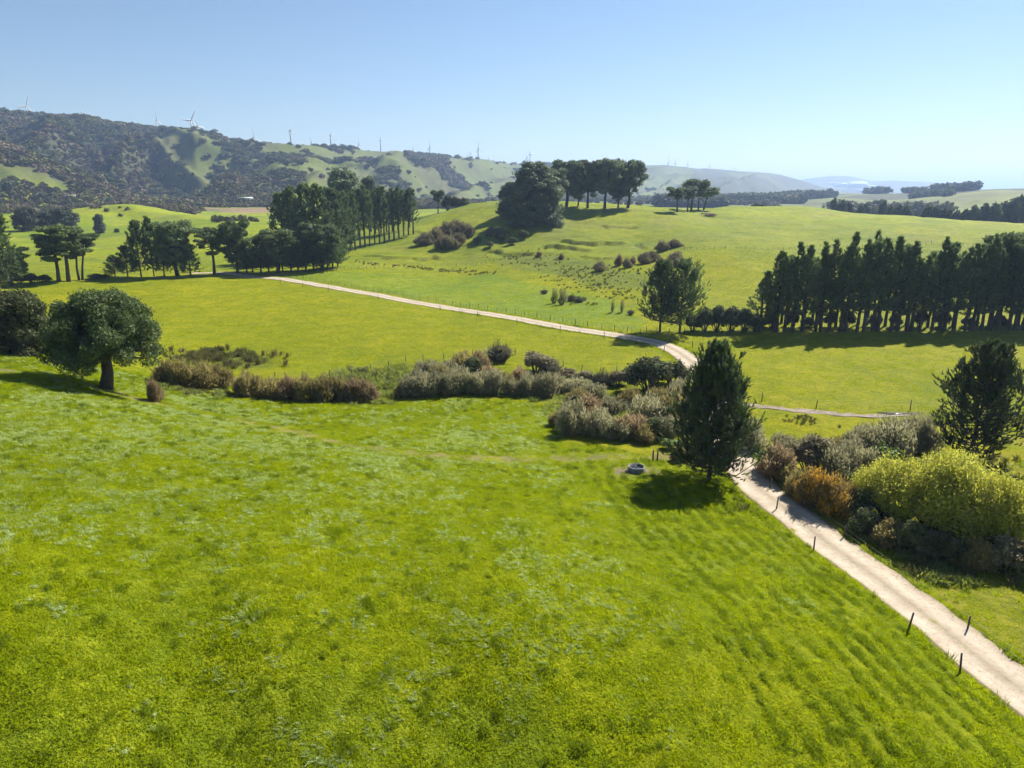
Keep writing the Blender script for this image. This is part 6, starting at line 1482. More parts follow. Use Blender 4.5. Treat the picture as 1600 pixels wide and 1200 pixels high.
def twig_shrub(name, seed, h, w, mat, n=2600, length=0.55, thick=0.035, lobes=5, hollow=0.35, up=0.5, stems=9):
    """dense shrub of fine upward twigs on a few stems"""
    rng = np.random.default_rng(seed)
    g = Geo()
    lob = []
    for k in range(lobes):
        a = k * 2.399 + rng.uniform(0, 1); rr = 0.0 if k == 0 else rng.uniform(0.14, 0.36) * w
        s = w * rng.uniform(0.15, 0.30)
        hh = h * (rng.uniform(0.45, 1.0) if k else 1.0)
        lob.append((math.cos(a) * rr, math.sin(a) * rr, hh * 0.52, s, s, hh * 0.48))
    for k in range(stems):
        L = lob[k % lobes]
        e = np.array(L[:3]) + rng.normal(size=3) * np.array([0.1 * w, 0.1 * w, 0.08 * h])
        b = np.array([L[0] * 0.35 + rng.normal() * 0.05 * w, L[1] * 0.35 + rng.normal() * 0.05 * w, -0.25])
        g.tube([b, (b + e) / 2 + rng.normal(size=3) * 0.04 * w, e], [0.018 * h + 0.02, 0.014 * h + 0.012, 0.012], 5, False)
    p, nr = lump_points(rng, lob, n, hollow)
    keep = p[:, 2] > 0.05 * h
    p, nr = p[keep], nr[keep]
    out = unit(p - np.array([0, 0, -0.15 * h]))
    d = unit(out * 0.7 + np.array([0, 0, up]) + 0.45 * rng.normal(size=p.shape))
    ln = length * rng.uniform(0.5, 1.25, (len(p), 1)) * np.where(rng.uniform(size=(len(p), 1)) < 0.08, 2.0, 1.0)
    V, F = blades(rng, p - d * ln * 0.5, p + d * ln * 0.5, thick)
    return g.mesh(name + '_stems', M['twig'], True), new_mesh(name + '_crown', V, F, mat)

def leafy_shrub(name, seed, h, w, mat, n=3000, leaf=0.22, lobes=9, lob_r=0.2, tips=0):
    rng = np.random.default_rng(seed)
    g = Geo(); lob = []
    for k in range(lobes):
        a = k * 2.399 + rng.normal() * 0.3; q = math.sqrt((k + 0.3) / lobes) * rng.uniform(0.8, 1.12)
        s = w * lob_r * rng.uniform(0.6, 1.35)
        zc = h * (0.36 + 0.56 * math.sqrt(max(0, 1 - min(1, q) ** 2)) * rng.uniform(0.62, 1.0))
        lob.append((math.cos(a) * q * w * 0.38, math.sin(a) * q * w * 0.38, zc - s * 0.3, s, s, max(s * 0.8, zc * 0.40)))
        b = np.array([math.cos(a) * q * w * 0.1, math.sin(a) * q * w * 0.1, -0.25])
        g.tube([b, np.array(lob[-1][:3]) * [0.7, 0.7, 0.55], np.array(lob[-1][:3])], [0.02 * h + 0.02, 0.014 * h, 0.012], 5, False)
    p, nr = lump_points(rng, lob, n, 0.45)
    nr = nr[p[:, 2] > 0.02]; p = p[p[:, 2] > 0.02]
    V, F = leaf_quads(rng, p, nr, leaf)
    if tips:
        p, nr = lump_points(rng, lob, tips, 0.9)
        k = p[:, 2] > h * 0.35
        p = p[k]
        d = unit(nr[k] * 0.35 + np.array([0, 0, 1.0]) + rng.normal(size=p.shape) * 0.25) * rng.uniform(0.25, 0.8, (len(p), 1))
        V2, F2 = blades(rng, p - d * 0.4, p + d * 0.6, 0.045)
        F = np.concatenate([F, F2 + len(V)]); V = np.concatenate([V, V2])
    V[:, 2] *= h / np.percentile(V[:, 2], 99.0)
    return g.mesh(name + '_stems', M['twig'], True), new_mesh(name + '_crown', V, F, mat)

def blade_clump(name, seed, h, w, mat, n=160, heads=5, stalks=6):
    """flax: fans of long arching blades and tall dark flower stalks"""
    rng = np.random.default_rng(seed)
    B, T = [], []
    g = Geo()
    for k in range(heads):
        a = k * 2.399; rr = 0.0 if k == 0 else w * 0.26 * rng.uniform(0.5, 1.1)
        c = np.array([math.cos(a) * rr, math.sin(a) * rr, 0])
        for j in range(n // heads):
            aa = rng.uniform(0, 2 * math.pi); e = rng.uniform(0.5, 1.45)
            L = h * rng.uniform(0.55, 0.95)
            B.append(c + np.array([math.cos(aa), math.sin(aa), 0]) * 0.08 + [0, 0, -0.1])
            T.append(c + np.array([math.cos(aa) * math.cos(e), math.sin(aa) * math.cos(e), math.sin(e)]) * L)
    for k in range(stalks):
        b = np.array([rng.normal() * w * 0.12, rng.normal() * w * 0.12, 0])
        e = b + np.array([rng.normal() * 0.15 * h, rng.normal() * 0.15 * h, h * rng.uniform(0.85, 1.15)])
        g.tube([b, (b + e) / 2, e], [0.03, 0.025, 0.012], 5, False)
        for j in range(5):
            f = 0.62 + 0.38 * j / 5
            q = b + (e - b) * f
            g.tube([q, q + np.array([rng.normal() * 0.15, rng.normal() * 0.15, 0.12])], [0.03, 0.015], 4, False)
    B, T = np.array(B), np.array(T)
    cv = np.zeros_like(B); cv[:, 2] = 0.10 * h
    V, F = blades(rng, B, T, 0.055, cv)
    return g.mesh(name + '_stalks', M['twig'], True), new_mesh(name + '_blades', V, F, mat)

def cabbage_tree(name, seed, h):
    rng = np.random.default_rng(seed)
    g = Geo()
    heads = [np.array([0, 0, h * 0.72]), np.array([0.22 * h, 0.05 * h, h * 0.62]), np.array([-0.16 * h, 0.12 * h, h * 0.58])]
    for c in heads:
        g.tube([[0, 0, -0.3], [c[0] * 0.3, c[1] * 0.3, h * 0.3], c], [0.12, 0.10, 0.07], 6)
    B, T = [], []
    for c in heads:
        d = unit(rng.normal(size=(90, 3)) + np.array([0, 0, 0.35]))
        B.append(c + d * 0.05); T.append(c + d * h * 0.30 * rng.uniform(0.75, 1.1, (90, 1)))
    V, F = blades(rng, np.concatenate(B), np.concatenate(T), 0.045)
    return g.mesh(name + '_trunk', M['bark'], True), new_mesh(name + '_blades', V, F, M['cabbage'])

# ------------------------------------------------------------------ prototypes (height, width in metres as built)
PROTO = {}
def proto(key, h, w, meshes, parts=('trunk', 'crown')):
    PROTO[key] = (h, w, meshes, parts)

proto('pine_near', 14.3, 8.6, pine_tree('pine_near', 11, 14.3, 11.2, 0.05, M['pine_dark'], 44, 7, 10, 0.72, 0.19, 7, 0.95, 0.58, 26, (0, 0), 0.70, 0.06))
proto('pine_right', 14.0, 9.0, pine_tree('pine_right', 29, 14.0, 10.6, 0.08, M['pine_dark'], 38, 6, 9, 0.70, 0.19, 7, 0.85, 0.45, 16, (0.05, 0), 0.6, 0.10))
for i in range(5):
    hh = 19.5
    proto('belt%d' % i, hh, 6.0, pine_tree('belt%d' % i, 100 + i, hh, 7.4, 0.18 + 0.04 * (i % 3), M['pine'], 28, 5, 6, 0.75, 0.21, 6, 0.8, 1.0, 4, (-0.03 + 0.015 * i, 0), 0.45, 0.2))
for i in range(2):
    proto('beltback%d' % i, 18.0, 4.6, pine_tree('beltback%d' % i, 130 + i, 18.0, 4.6, 0.42, M['pine'], 14, 4, 4, 0.95, 0.30, 5, 0.8, 0.5, 0, (0.02, 0), 0.8))
for i in range(4):
    proto('grove%d' % i, 26.0, 6.5, pine_tree('grove%d' % i, 150 + i, 26.0, 7.0, 0.28, M['pine'], 18, 4, 5, 1.25, 0.42, 5, 0.7, 0.45, 2, (0, 0), 0.8))
for i in range(3):
    proto('young%d' % i, 14.0, 7.5, pine_tree('young%d' % i, 170 + i, 14.0, 9.4, 0.12, M['pine'], 20, 6, 6, 0.85, 0.28, 6, 0.7, 0.6, 3, (0, 0), 0.7))
for i in range(2):
    proto('bigpine%d' % i, 27.0, 12.0, pine_tree('bigpine%d' % i, 180 + i, 27.0, 12.0, 0.10, M['pine'], 24, 5, 7, 1.2, 0.42, 6, 0.8, 0.5, 5, (0, 0), 0.65))
proto('pairpine0', 15.5, 9.0, pine_tree('pairpine0', 191, 15.5, 11.6, 0.14, M['pine'], 28, 6, 7, 0.8, 0.26, 6, 0.9, 0.42, 6, (-0.02, 0), 0.85, 0.1))
proto('pairpine1', 15.5, 10.0, pine_tree('pairpine1', 192, 15.5, 12.6, 0.12, M['pine'], 28, 6, 7, 0.8, 0.26, 6, 0.9, 0.42, 6, (0.02, 0), 0.85, 0.1))
proto('oak', 11.7, 15.2, limbed_tree('oak', 21, 11.7, 15.2, 0.29, M['oak'], 150, 1.25, 70000, 0.19, 0.75, 1, 0.85, 0.10, 0.55, 0.062, True, 1.5, 'bark', 0.06))
proto('bushpine', 10.0, 11.0, limbed_tree('bushpine', 23, 10.0, 11.0, 0.04, M['darkbush'], 70, 1.3, 26000, 0.25, 0.85, 1, 0.9, 0.0, 0.5, 0.03))
for i in range(3):
    proto('macro%d' % i, 19.0, 15.0, limbed_tree('macro%d' % i, 31 + i, 19.0, 15.0, 0.42, M['cypress'], 34, 2.1, 10000, 0.45, 0.30, 1 + (i == 2), 0.5, -0.05 + 0.07 * i, 0.4, 0.030, False, 1.9))
for i in range(2):
    proto('densemacro%d' % i, 18.0, 14.0, limbed_tree('densemacro%d' % i, 41 + i, 18.0, 14.0, 0.25, M['cypress'], 52, 1.9, 15000, 0.45, 0.45, 1, 0.7, 0.03, 0.45, 0.032, False, 1.7))
for i in range(4):
    proto('hilltree%d' % i, 21.0, 14.0, limbed_tree('hilltree%d' % i, 51 + i, 21.0, 14.0, 0.30, M['oldpine'], 48, 1.8, 15000, 0.48, 0.7, 1, 0.62, (0.06, -0.02, 0.08, 0.03)[i], 0.4, 0.026, False, 1.5))
proto('hillclump', 26.0, 20.0, limbed_tree('hillclump', 61, 26.0, 20.0, 0.03, M['oldpine'], 120, 2.1, 34000, 0.52, 0.75, 1, 0.9, 0.05, 0.45, 0.024, True, 1.5))
for i in range(3):
    proto('umbrella%d' % i, 14.0, 9.5, limbed_tree('umbrella%d' % i, 71 + i, 14.0, 9.5, 0.52, M['oldpine'], 16, 1.8, 4200, 0.55, 0.5, 1, 0.45, (0.02, 0.10, 0.16)[i], 0.4, 0.026, False, 1.6))
proto('roundtree', 30.0, 16.0, limbed_tree('roundtree', 81, 30.0, 16.0, 0.30, M['oldpine'], 40, 2.9, 9000, 0.9, 0.7, 1, 0.8, 0.0, 0.45, 0.022))
for i in range(2):
    proto('gum%d' % i, 17.0, 18.0, limbed_tree('gum%d' % i, 85 + i, 17.0, 18.0, 0.12, M['gum'], 40, 2.6, 7000, 0.75, 0.8, 2, 0.7, 0.0, 0.35, 0.03))
proto('poplar', 16.0, 8.0, limbed_tree('poplar', 88, 16.0, 8.0, 0.05, M['gum'], 26, 1.8, 4500, 0.6, 1.0, 1, 1.0))
TS = dict(parts=('stems', 'crown'))
for i in range(3):
    proto('olive%d' % i, 3.6, 4.4, twig_shrub('olive%d' % i, 201 + i, 3.6, 4.4, M['olive'], 3600, 0.5, 0.06, 9), **TS)
    proto('willow%d' % i, 3.6, 4.2, twig_shrub('willow%d' % i, 211 + i, 3.6, 4.2, M['willow'], 3600, 0.5, 0.055, 9, 0.4, 0.6), **TS)
for i in range(2):
    proto('brown%d' % i, 3.2, 4.2, twig_shrub('brown%d' % i, 221 + i, 3.2, 4.2, M['brown'], 3400, 0.5, 0.06, 8), **TS)
    proto('orange%d' % i, 4.2, 4.6, twig_shrub('orange%d' % i, 231 + i, 4.2, 4.6, M['orange'], 5200, 0.40, 0.065, 10), **TS)
    proto('dark%d' % i, 4.0, 5.0, leafy_shrub('dark%d' % i, 241 + i, 4.0, 5.0, M['darkbush'], 5200, 0.22, 11), **TS)
    proto('plum%d' % i, 4.0, 5.0, leafy_shrub('plum%d' % i, 251 + i, 4.0, 5.0, M['plum'], 4600, 0.22, 10), **TS)
    proto('slope%d' % i, 5.5, 7.5, twig_shrub('slope%d' % i, 261 + i, 5.5, 7.5, M['plum'], 3200, 0.9, 0.13, 9), **TS)
for i in range(2):
    proto('goldwillow%d' % i, 7.5, 11.5, leafy_shrub('goldwillow%d' % i, 271 + i, 7.5, 11.5, M['yellow'], 42000, 0.15, 64, 0.12, 3500), **TS)
proto('green', 3.0, 4.0, leafy_shrub('green', 281, 3.0, 4.0, M['bright'], 3600, 0.2, 9), **TS)
proto('hedge0', 5.2, 4.4, leafy_shrub('hedge0', 283, 5.2, 4.4, M['fargreen'], 3800, 0.32, 12), **TS)
proto('hedge1', 4.6, 4.8, leafy_shrub('hedge1', 284, 4.6, 4.8, M['darkbush'], 3800, 0.32, 12), **TS)
for i in range(2):
    proto('flax%d' % i, 3.0, 3.6, blade_clump('flax%d' % i, 291 + i, 3.0, 3.6, M['flax'], 420, 9, 7), ('flower_stalks', 'blades'))
proto('cabbage', 3.2, 2.0, cabbage_tree('cabbage', 295, 3.2), ('trunk', 'blades'))
proto('sapling', 4.6, 2.2, twig_shrub('sapling', 297, 4.6, 2.2, M['sapling'], 900, 0.5, 0.03, 3, 0.2, 0.9, 4), **TS)
for i in range(3):
    proto('fartree%d' % i, 14.0, 13.0, limbed_tree('fartree%d' % i, 301 + i, 14.0, 13.0, 0.06, M['fargreen'], 18, 2.7, 1500, 1.2, 0.8, 1, 0.9, 0, 0.5, 0.03))

def plant(key, name, label, cat, x, y, h, w, rz, group=None, sink=0.0):
    """a tree or shrub of a kind, at its size"""
    H0, W0, meshes, parts = PROTO[key]
    t = thing(name, label, cat, (x, y, gz(x, y) - sink), rz, (w / W0, w / W0, h / H0), group)
    for p, me in zip(parts, meshes):
        add_obj(p, me, t)
    return t

for (key, name, label, cat, x, y, h, w, rz, group) in PLANTS:
    plant(key, name, label, cat, x, y, h, w, rz, group)

# ------------------------------------------------------------------ wind turbines on the range
def blade_mesh(L):
    st = np.linspace(0, 1, 7)
    ch = np.array([0.06, 0.12, 0.125, 0.10, 0.08, 0.055, 0.02]) * L
    th = np.array([0.028, 0.022, 0.014, 0.010, 0.007, 0.004, 0.002]) * L
    V, F = [], []
    for s, c, t in zip(st, ch, th):
        V += [(-c * 0.4, 0, s * L), (0, t, s * L), (c * 0.6, 0, s * L), (0, -t, s * L)]
    for i in range(6):
        for k in range(4):
            F.append((i * 4 + k, i * 4 + (k + 1) % 4, (i + 1) * 4 + (k + 1) % 4, (i + 1) * 4 + k))
    return new_mesh('turbine_blade', V, np.array(F), M['white_paint'], True)

g = Geo(); g.tube([(0, 0, -3), (0, 0, 0.5), (0, 0, 1)], [0.046, 0.042, 0.028], 10)
V = np.concatenate(g.v); V[:, 2] = np.where(V[:, 2] < 0, -0.15, V[:, 2])
TOWER = new_mesh('turbine_tower', V, [np.concatenate(g.f3), np.concatenate(g.f4)], M['white_paint'], True)
g = Geo(); g.tube([(0, 0.06, 0), (0, 0.03, 0), (0, -0.09, 0), (0, -0.12, 0)], [0.022, 0.034, 0.032, 0.02], 8)
NACELLE = g.mesh('turbine_nacelle', M['white_paint'], True)
g = Geo(); g.tube([(0, 0.12, 0), (0, 0.09, 0), (0, 0.06, 0)], [0.008, 0.022, 0.026], 8)
HUB = g.mesh('turbine_hub', M['white_paint'], True)
BLADE = blade_mesh(1.0)

for (x, y, hub, rad, yaw, spin, label) in TURBINES:
    z = gz(x, y)
    t = thing('wind_turbine', label, 'wind turbine', (x, y, z), yaw, None, 'wind turbines along the range')
    add_obj('tower', TOWER, t, scale=(hub, hub, hub))
    add_obj('nacelle', NACELLE, t, (0, 0, hub), scale=hub * 0.9)
    ro = add_obj('rotor_hub', HUB, t, (0, 0, hub), scale=hub * 0.9)
    for k in range(3):
        b = add_obj('blade', BLADE, ro, (0, 0.085, 0), scale=rad / (hub * 0.9))
        b.rotation_euler = (0, spin + k * 2 * math.pi / 3, 0)

# ------------------------------------------------------------------ fences
g = Geo(); g.tube([(0, 0, -0.3), (0, 0, 0.6), (0.01, 0, 1.2)], [0.07, 0.066, 0.06], 7)
POST = g.mesh('fence_post', M['post'], True)
g = Geo(); g.box((0, 0, 0.45), (0.045, 0.03, 1.1))
BATTEN = g.mesh('fence_batten', M['post'])

def fence(pts, spacing, label, wires=(0.35, 0.7, 1.05), h=1.0, battens=0, jitter=0.06, exact=False, wire_r=0.006):
    rng = np.random.default_rng(int(abs(pts[0][0] * 7 + pts[0][1] * 3)))
    path = np.array(pts, float) if exact else smooth_path(pts, spacing)
    z = ground_height(path[:, 0], path[:, 1], False)
    x0, y0, z0 = path[0][0], path[0][1], float(z[0])
    t = thing('fence', label, 'fence', (x0, y0, z0))
    for i, (p, zz) in enumerate(zip(path, z)):
        o = add_obj('post', POST, t, (p[0] - x0, p[1] - y0, zz - z0), rng.uniform(0, 6), (1, 1, h * rng.uniform(0.92, 1.1)))
        o.rotation_euler = (rng.normal() * jitter, rng.normal() * jitter, rng.uniform(0, 6))
        if battens and i + 1 < len(path):
            for b in range(battens):
                f = (b + 1) / (battens + 1)
                q = p + (path[i + 1] - p) * f
                add_obj('batten', BATTEN, t, (q[0] - x0, q[1] - y0, zz + (z[i + 1] - zz) * f - z0), rng.uniform(0, 3), (1, 1, h))
    for w in wires:
        gg = Geo()
        gg.tube(np.stack([path[:, 0] - x0, path[:, 1] - y0, z - z0 + w * h], 1), np.full(len(path), wire_r), 3, False)
        add_obj('wire', gg.mesh('fence_wire', M['wire']), t)
    return t

for args in FENCES:
    fence(**args)

for (x, y, h, label) in POSTS:
    o = add_obj('wooden_post', POST, None, (x, y, gz(x, y)), 0.3, (1.5, 1.5, h / 1.2))
    tag(o, label, 'post', 'loose posts beside the grassy track')

# ------------------------------------------------------------------ concrete water trough
x, y, dia = TROUGH
tr = thing('water_trough', 'round concrete water trough on bare earth left of the big pine', 'trough', (x, y, gz(x, y)))
r0 = dia / 2 * 0.92
g = Geo(); g.lathe([(r0, -0.2), (r0 * 1.01, 0.3), (r0, 0.62), (r0 - 0.09, 0.62), (r0 - 0.12, 0.2), (0.02, 0.2)], 36)
add_obj('basin', g.mesh('trough_basin', M['concrete'], False), tr)
g = Geo(); g.lathe([(r0 + 0.012, 0.59), (r0 + 0.015, 0.635), (r0 - 0.03, 0.65), (r0 - 0.095, 0.64), (r0 - 0.095, 0.58)], 36)
add_obj('rim', g.mesh('trough_rim', M['concrete_rim'], True), tr)
g = Geo(); g.lathe([(r0 - 0.105, 0.42), (r0 * 0.5, 0.421), (0.01, 0.42)], 36)
add_obj('water', g.mesh('trough_water', M['trough_water'], True), tr)
g = Geo(); g.tube([(0.05, 0.25, 0.2), (0.05, 0.25, 0.78), (0.12, 0.2, 0.8)], [0.035, 0.035, 0.03], 8)
g.tube([(-0.1, 0.15, 0.25), (-0.1, 0.15, 0.66)], [0.05, 0.05], 8)
add_obj('float_valve', g.mesh('float_valve', M['pipe'], True), tr)

# ------------------------------------------------------------------ buildings far off
def gable_building(name, label, cat, x, y, rz, w, d, h, roof_h, wall_mat, roof_mat, windows):
    t = thing(name, label, cat, (x, y, gz(x, y)), rz)
    g = Geo(); g.box((0, 0, h / 2 - 0.5), (w, d, h + 1)); add_obj('wall', g.mesh('wall', wall_mat), t)
    o = 0.4
    V = [(-w / 2 - o, -d / 2 - o, h), (w / 2 + o, -d / 2 - o, h), (w / 2 + o, d / 2 + o, h), (-w / 2 - o, d / 2 + o, h), (-w / 2 - o, 0, h + roof_h), (w / 2 + o, 0, h + roof_h)]
    add_obj('roof', new_mesh('roof', V, [np.array([(0, 1, 5, 4), (2, 3, 4, 5), (3, 2, 1, 0)]), np.array([(3, 0, 4), (1, 2, 5)])], roof_mat), t)
    for (wx, wz, ww, wh) in windows:
        g = Geo(); g.box((wx, -d / 2 - 0.02, wz), (ww, 0.1, wh)); add_obj('window', g.mesh('window', M['dark_opening']), t)
    return t
for b in BUILDINGS:
    gable_building(b[0], b[1], b[2], b[3], b[4], b[5], b[6], b[7], b[8], b[9], M[b[10]], M[b[11]], b[12])

# ------------------------------------------------------------------ heap of felled branches by the five pines
x, y = LOGS
t = thing('log_pile', 'pinkish heap of felled logs beside the five umbrella pines', 'logs', (x, y, gz(x, y)))
rng = np.random.default_rng(5)
for k in range(14):
    g = Geo()
    L, rr = rng.uniform(2.5, 5.5), rng.uniform(0.14, 0.28)
    g.tube([(-L / 2, 0, 0), (0, 0, rng.uniform(-0.1, 0.2)), (L / 2, 0, 0)], [rr, rr * 0.9, rr * 0.6], 6)
    o = add_obj('log', g.mesh('log', M['cut_wood'], True), t, (rng.normal() * 1.6, rng.normal() * 0.9, 0.2 + 0.09 * k))
    o.rotation_euler = (0, rng.normal() * 0.15, rng.normal() * 0.7)

# puddle on the dirt track
x, y = PUDDLE
th = np.linspace(0, 2 * math.pi, 29)[:-1]
rr = 1 + 0.25 * np.sin(3 * th + 1) + 0.15 * np.sin(5 * th)
V = np.stack([x + np.cos(th) * rr * 2.6, y + np.sin(th) * rr * 0.55], 1)
zz = float(ground_height(V[:, 0], V[:, 1], False).mean()) + 0.07
V = np.c_[V, np.full(len(V), zz)]
V = np.vstack([V, V - [0, 0, 0.6], [[x, y, zz]]])
n = 28
F3 = [(k, (k + 1) % n, 2 * n) for k in range(n)]
F4 = [(k, k + n, (k + 1) % n + n, (k + 1) % n) for k in range(n)]
tag(add_obj('puddle', new_mesh('puddle', V, [np.array(F3), np.array(F4)], M['puddle'])), 'pale puddle on the muddy wheel track', kind='structure')

# ------------------------------------------------------------------ things nobody could count, as instances on points
def scatter(name, label, pts, scales, rots, sources, pick, tilt=None):
    """one object: points that carry a size, a turn and a choice of mesh"""
    n = len(pts)
    me = bpy.data.meshes.new(name + '_points')
    me.vertices.add(n)
    me.vertices.foreach_set('co', np.asarray(pts, np.float32).ravel())
    a = me.attributes.new('size', 'FLOAT_VECTOR', 'POINT'); a.data.foreach_set('vector', np.asarray(scales, np.float32).ravel())
    rv = np.zeros((n, 3), np.float32); rv[:, 2] = rots
    if tilt is not None: rv[:, :2] = tilt
    a = me.attributes.new('turn', 'FLOAT_VECTOR', 'POINT'); a.data.foreach_set('vector', rv.ravel())
    a = me.attributes.new('pick', 'INT', 'POINT'); a.data.foreach_set('value', np.asarray(pick, np.int32))
    o = add_obj(name, me)
    tag(o, label, kind='stuff')
    ng = bpy.data.node_groups.new(name + '_nodes', 'GeometryNodeTree')
    ng.interface.new_socket('Geometry', in_out='INPUT', socket_type='NodeSocketGeometry')
    ng.interface.new_socket('Geometry', in_out='OUTPUT', socket_type='NodeSocketGeometry')
    gi, go = ng.nodes.new('NodeGroupInput'), ng.nodes.new('NodeGroupOutput')
    jn = ng.nodes.new('GeometryNodeJoinGeometry')
    for s in reversed(sources):       # the join lists its last link first
        so = bpy.data.objects.new(name + '_piece', s)
        oi = ng.nodes.new('GeometryNodeObjectInfo')
        oi.inputs['Object'].default_value = so
        oi.inputs['As Instance'].default_value = True
        ng.links.new(oi.outputs['Geometry'], jn.inputs[0])
    ip = ng.nodes.new('GeometryNodeInstanceOnPoints')
    ip.inputs['Pick Instance'].default_value = True
    def attr(nm, typ):
        q = ng.nodes.new('GeometryNodeInputNamedAttribute'); q.data_type = typ
        q.inputs['Name'].default_value = nm
        return next(s for s in q.outputs if s.enabled and s.name == 'Attribute')
    ng.links.new(gi.outputs[0], ip.inputs['Points'])
    ng.links.new(jn.outputs[0], ip.inputs['Instance'])
    ng.links.new(attr('pick', 'INT'), ip.inputs['Instance Index'])
    e2r = ng.nodes.new('FunctionNodeEulerToRotation')
    ng.links.new(attr('turn', 'FLOAT_VECTOR'), e2r.inputs[0])
    ng.links.new(e2r.outputs[0], ip.inputs['Rotation'])
    ng.links.new(attr('size', 'FLOAT_VECTOR'), ip.inputs['Scale'])
    ng.links.new(ip.outputs[0], go.inputs[0])
    md = o.modifiers.new('scatter', 'NODES')
    md.node_group = ng
    return o

def tuft_mesh(name, seed, n, h, w, mat, lay=0.5, thick=0.012, lean=0.0):
    rng = np.random.default_rng(seed)
    a = rng.uniform(0, 2 * math.pi, n)
    e = rng.uniform(lay, 1.4, n)
    b = np.stack([rng.normal(size=n) * w * 0.3, rng.normal(size=n) * w * 0.3, np.full(n, -0.03)], 1)
    L = h * rng.uniform(0.6, 1.2, n)
    d = np.stack([np.cos(a) * np.cos(e) + lean, np.sin(a) * np.cos(e), np.sin(e)], 1) * L[:, None]
    cv = np.zeros((n, 3)); cv[:, 2] = h * 0.12
    V, F = blades(rng, b, b + d, thick, cv)
    return new_mesh(name, V, F, mat)

def turf_patch(name, seed, n, rad, h, mat, thick):
    rg = np.random.default_rng(seed)
    a, q = rg.uniform(0, 6.283, n), rad * np.sqrt(rg.uniform(0, 1, n))
    b = np.stack([np.cos(a) * q, np.sin(a) * q, np.full(n, -0.05)], 1)
    clump = fbm(b[:, 0] / 0.35 + seed, b[:, 1] / 0.35, 2, seed)
    L = h * (0.45 + 1.2 * clump) * rg.uniform(0.7, 1.25, n)
    aa = fbm(b[:, 0] / 0.5 - seed, b[:, 1] / 0.5, 2, seed + 9) * 14 + rg.normal(size=n) * 0.8
    e = rg.uniform(0.25, 1.25, n)
    d = np.stack([np.cos(aa) * np.cos(e), np.sin(aa) * np.cos(e), np.sin(e)], 1) * L[:, None]
    cv = np.zeros((n, 3)); cv[:, 2] = L * 0.12
    V, F = blades(rg, b, b + d, thick, cv)
    return new_mesh(name, V, F, mat)
TURF = [turf_patch('turf', 440 + k, 340, 0.85, 0.125 + 0.025 * (k % 3), M['grass'], 0.017) for k in range(8)]
TUFTS = [tuft_mesh('tuft', 401, 16, 0.16, 0.75, M['grass'], 0.15, 0.022), tuft_mesh('tuft', 402, 16, 0.14, 0.85, M['grass'], 0.1, 0.024), tuft_mesh('tuft', 403, 14, 0.22, 0.5, M['grass'], 0.3, 0.020)]
FINE = [tuft_mesh('sheen_tuft', 404, 26, 0.30, 0.55, M['grass_pale'], 0.05, 0.022, -0.5), tuft_mesh('sheen_tuft', 405, 26, 0.34, 0.6, M['grass_pale'], 0.0, 0.022, -0.7),
        tuft_mesh('rank_tuft', 406, 34, 0.40, 0.5, M['grass_dark'], 0.35, 0.020), tuft_mesh('rank_tuft', 407, 30, 0.34, 0.7, M['grass_dark'], 0.2, 0.022)]

def lie_on_slope(x, y, turn):
    e = 0.6
    dx = (ground_height(x + e, y, False) - ground_height(x - e, y, False)) / (2 * e)
    dy = (ground_height(x, y + e, False) - ground_height(x, y - e, False)) / (2 * e)
    nz = np.stack([-dx, -dy, np.ones(len(x))], 1); nz = unit(nz)
    tx = unit(np.stack([np.cos(turn), np.sin(turn), np.cos(turn) * dx + np.sin(turn) * dy], 1))
    ty = np.cross(nz, tx)
    return np.arctan2(ty[:, 2], nz[:, 2]), -np.arcsin(np.clip(tx[:, 2], -1, 1)), np.arctan2(tx[:, 1], tx[:, 0])
rng = np.random.default_rng(77)

def area_points(rng, n, amin, amax, rmin, rmax, power=1.0):
    """random points of a fan of land, equal chance per ground area (power 1) or thinning out with distance"""
    a = rng.uniform(amin, amax, n)
    u = rng.uniform(0, 1, n)
    k = 2.0 / power
    r = (rmin ** k + u * (rmax ** k - rmin ** k)) ** (1 / k)
    return r * np.sin(a), r * np.cos(a)

# turf of the near paddock: patches of blades that lie on the slope, and single tufts in drifts
gx, gy = np.meshgrid(np.arange(-125, 60, 1.12), np.arange(6, 112, 1.12))
x = gx.ravel() + rng.uniform(-0.4, 0.4, gx.size); y = gy.ravel() + rng.uniform(-0.4, 0.4, gx.size)
keep = in_poly(x, y, NEAR_PADDOCK) & (np.abs(np.arctan2(x, y)) < 0.95)
d, s, t = poly_dist(x, y, ROAD)
keep &= d > 2.95
dw, s, t = poly_dist(x, y, WORN[0][0])
keep &= (dw > 1.35) | (rng.uniform(size=len(x)) < 0.22)
dw, s, t = poly_dist(x, y, WORN[1][0])
keep &= dw > 2.2
x, y = x[keep], y[keep]
n = len(x)
rxx, ryy, rzz = lie_on_slope(x, y, rng.uniform(0, 6.28, n))
sc = rng.uniform(0.9, 1.15, n)
hs = 0.55 + 0.9 * fbm(x / 3, y / 3, 3, 111)
scatter('grass', 'short green pasture grass of the near paddock', np.c_[x, y, ground_height(x, y) + 0.03], np.stack([sc, sc, sc * hs], 1), rzz, TURF, rng.integers(0, len(TURF), n), np.stack([rxx, ryy], 1))

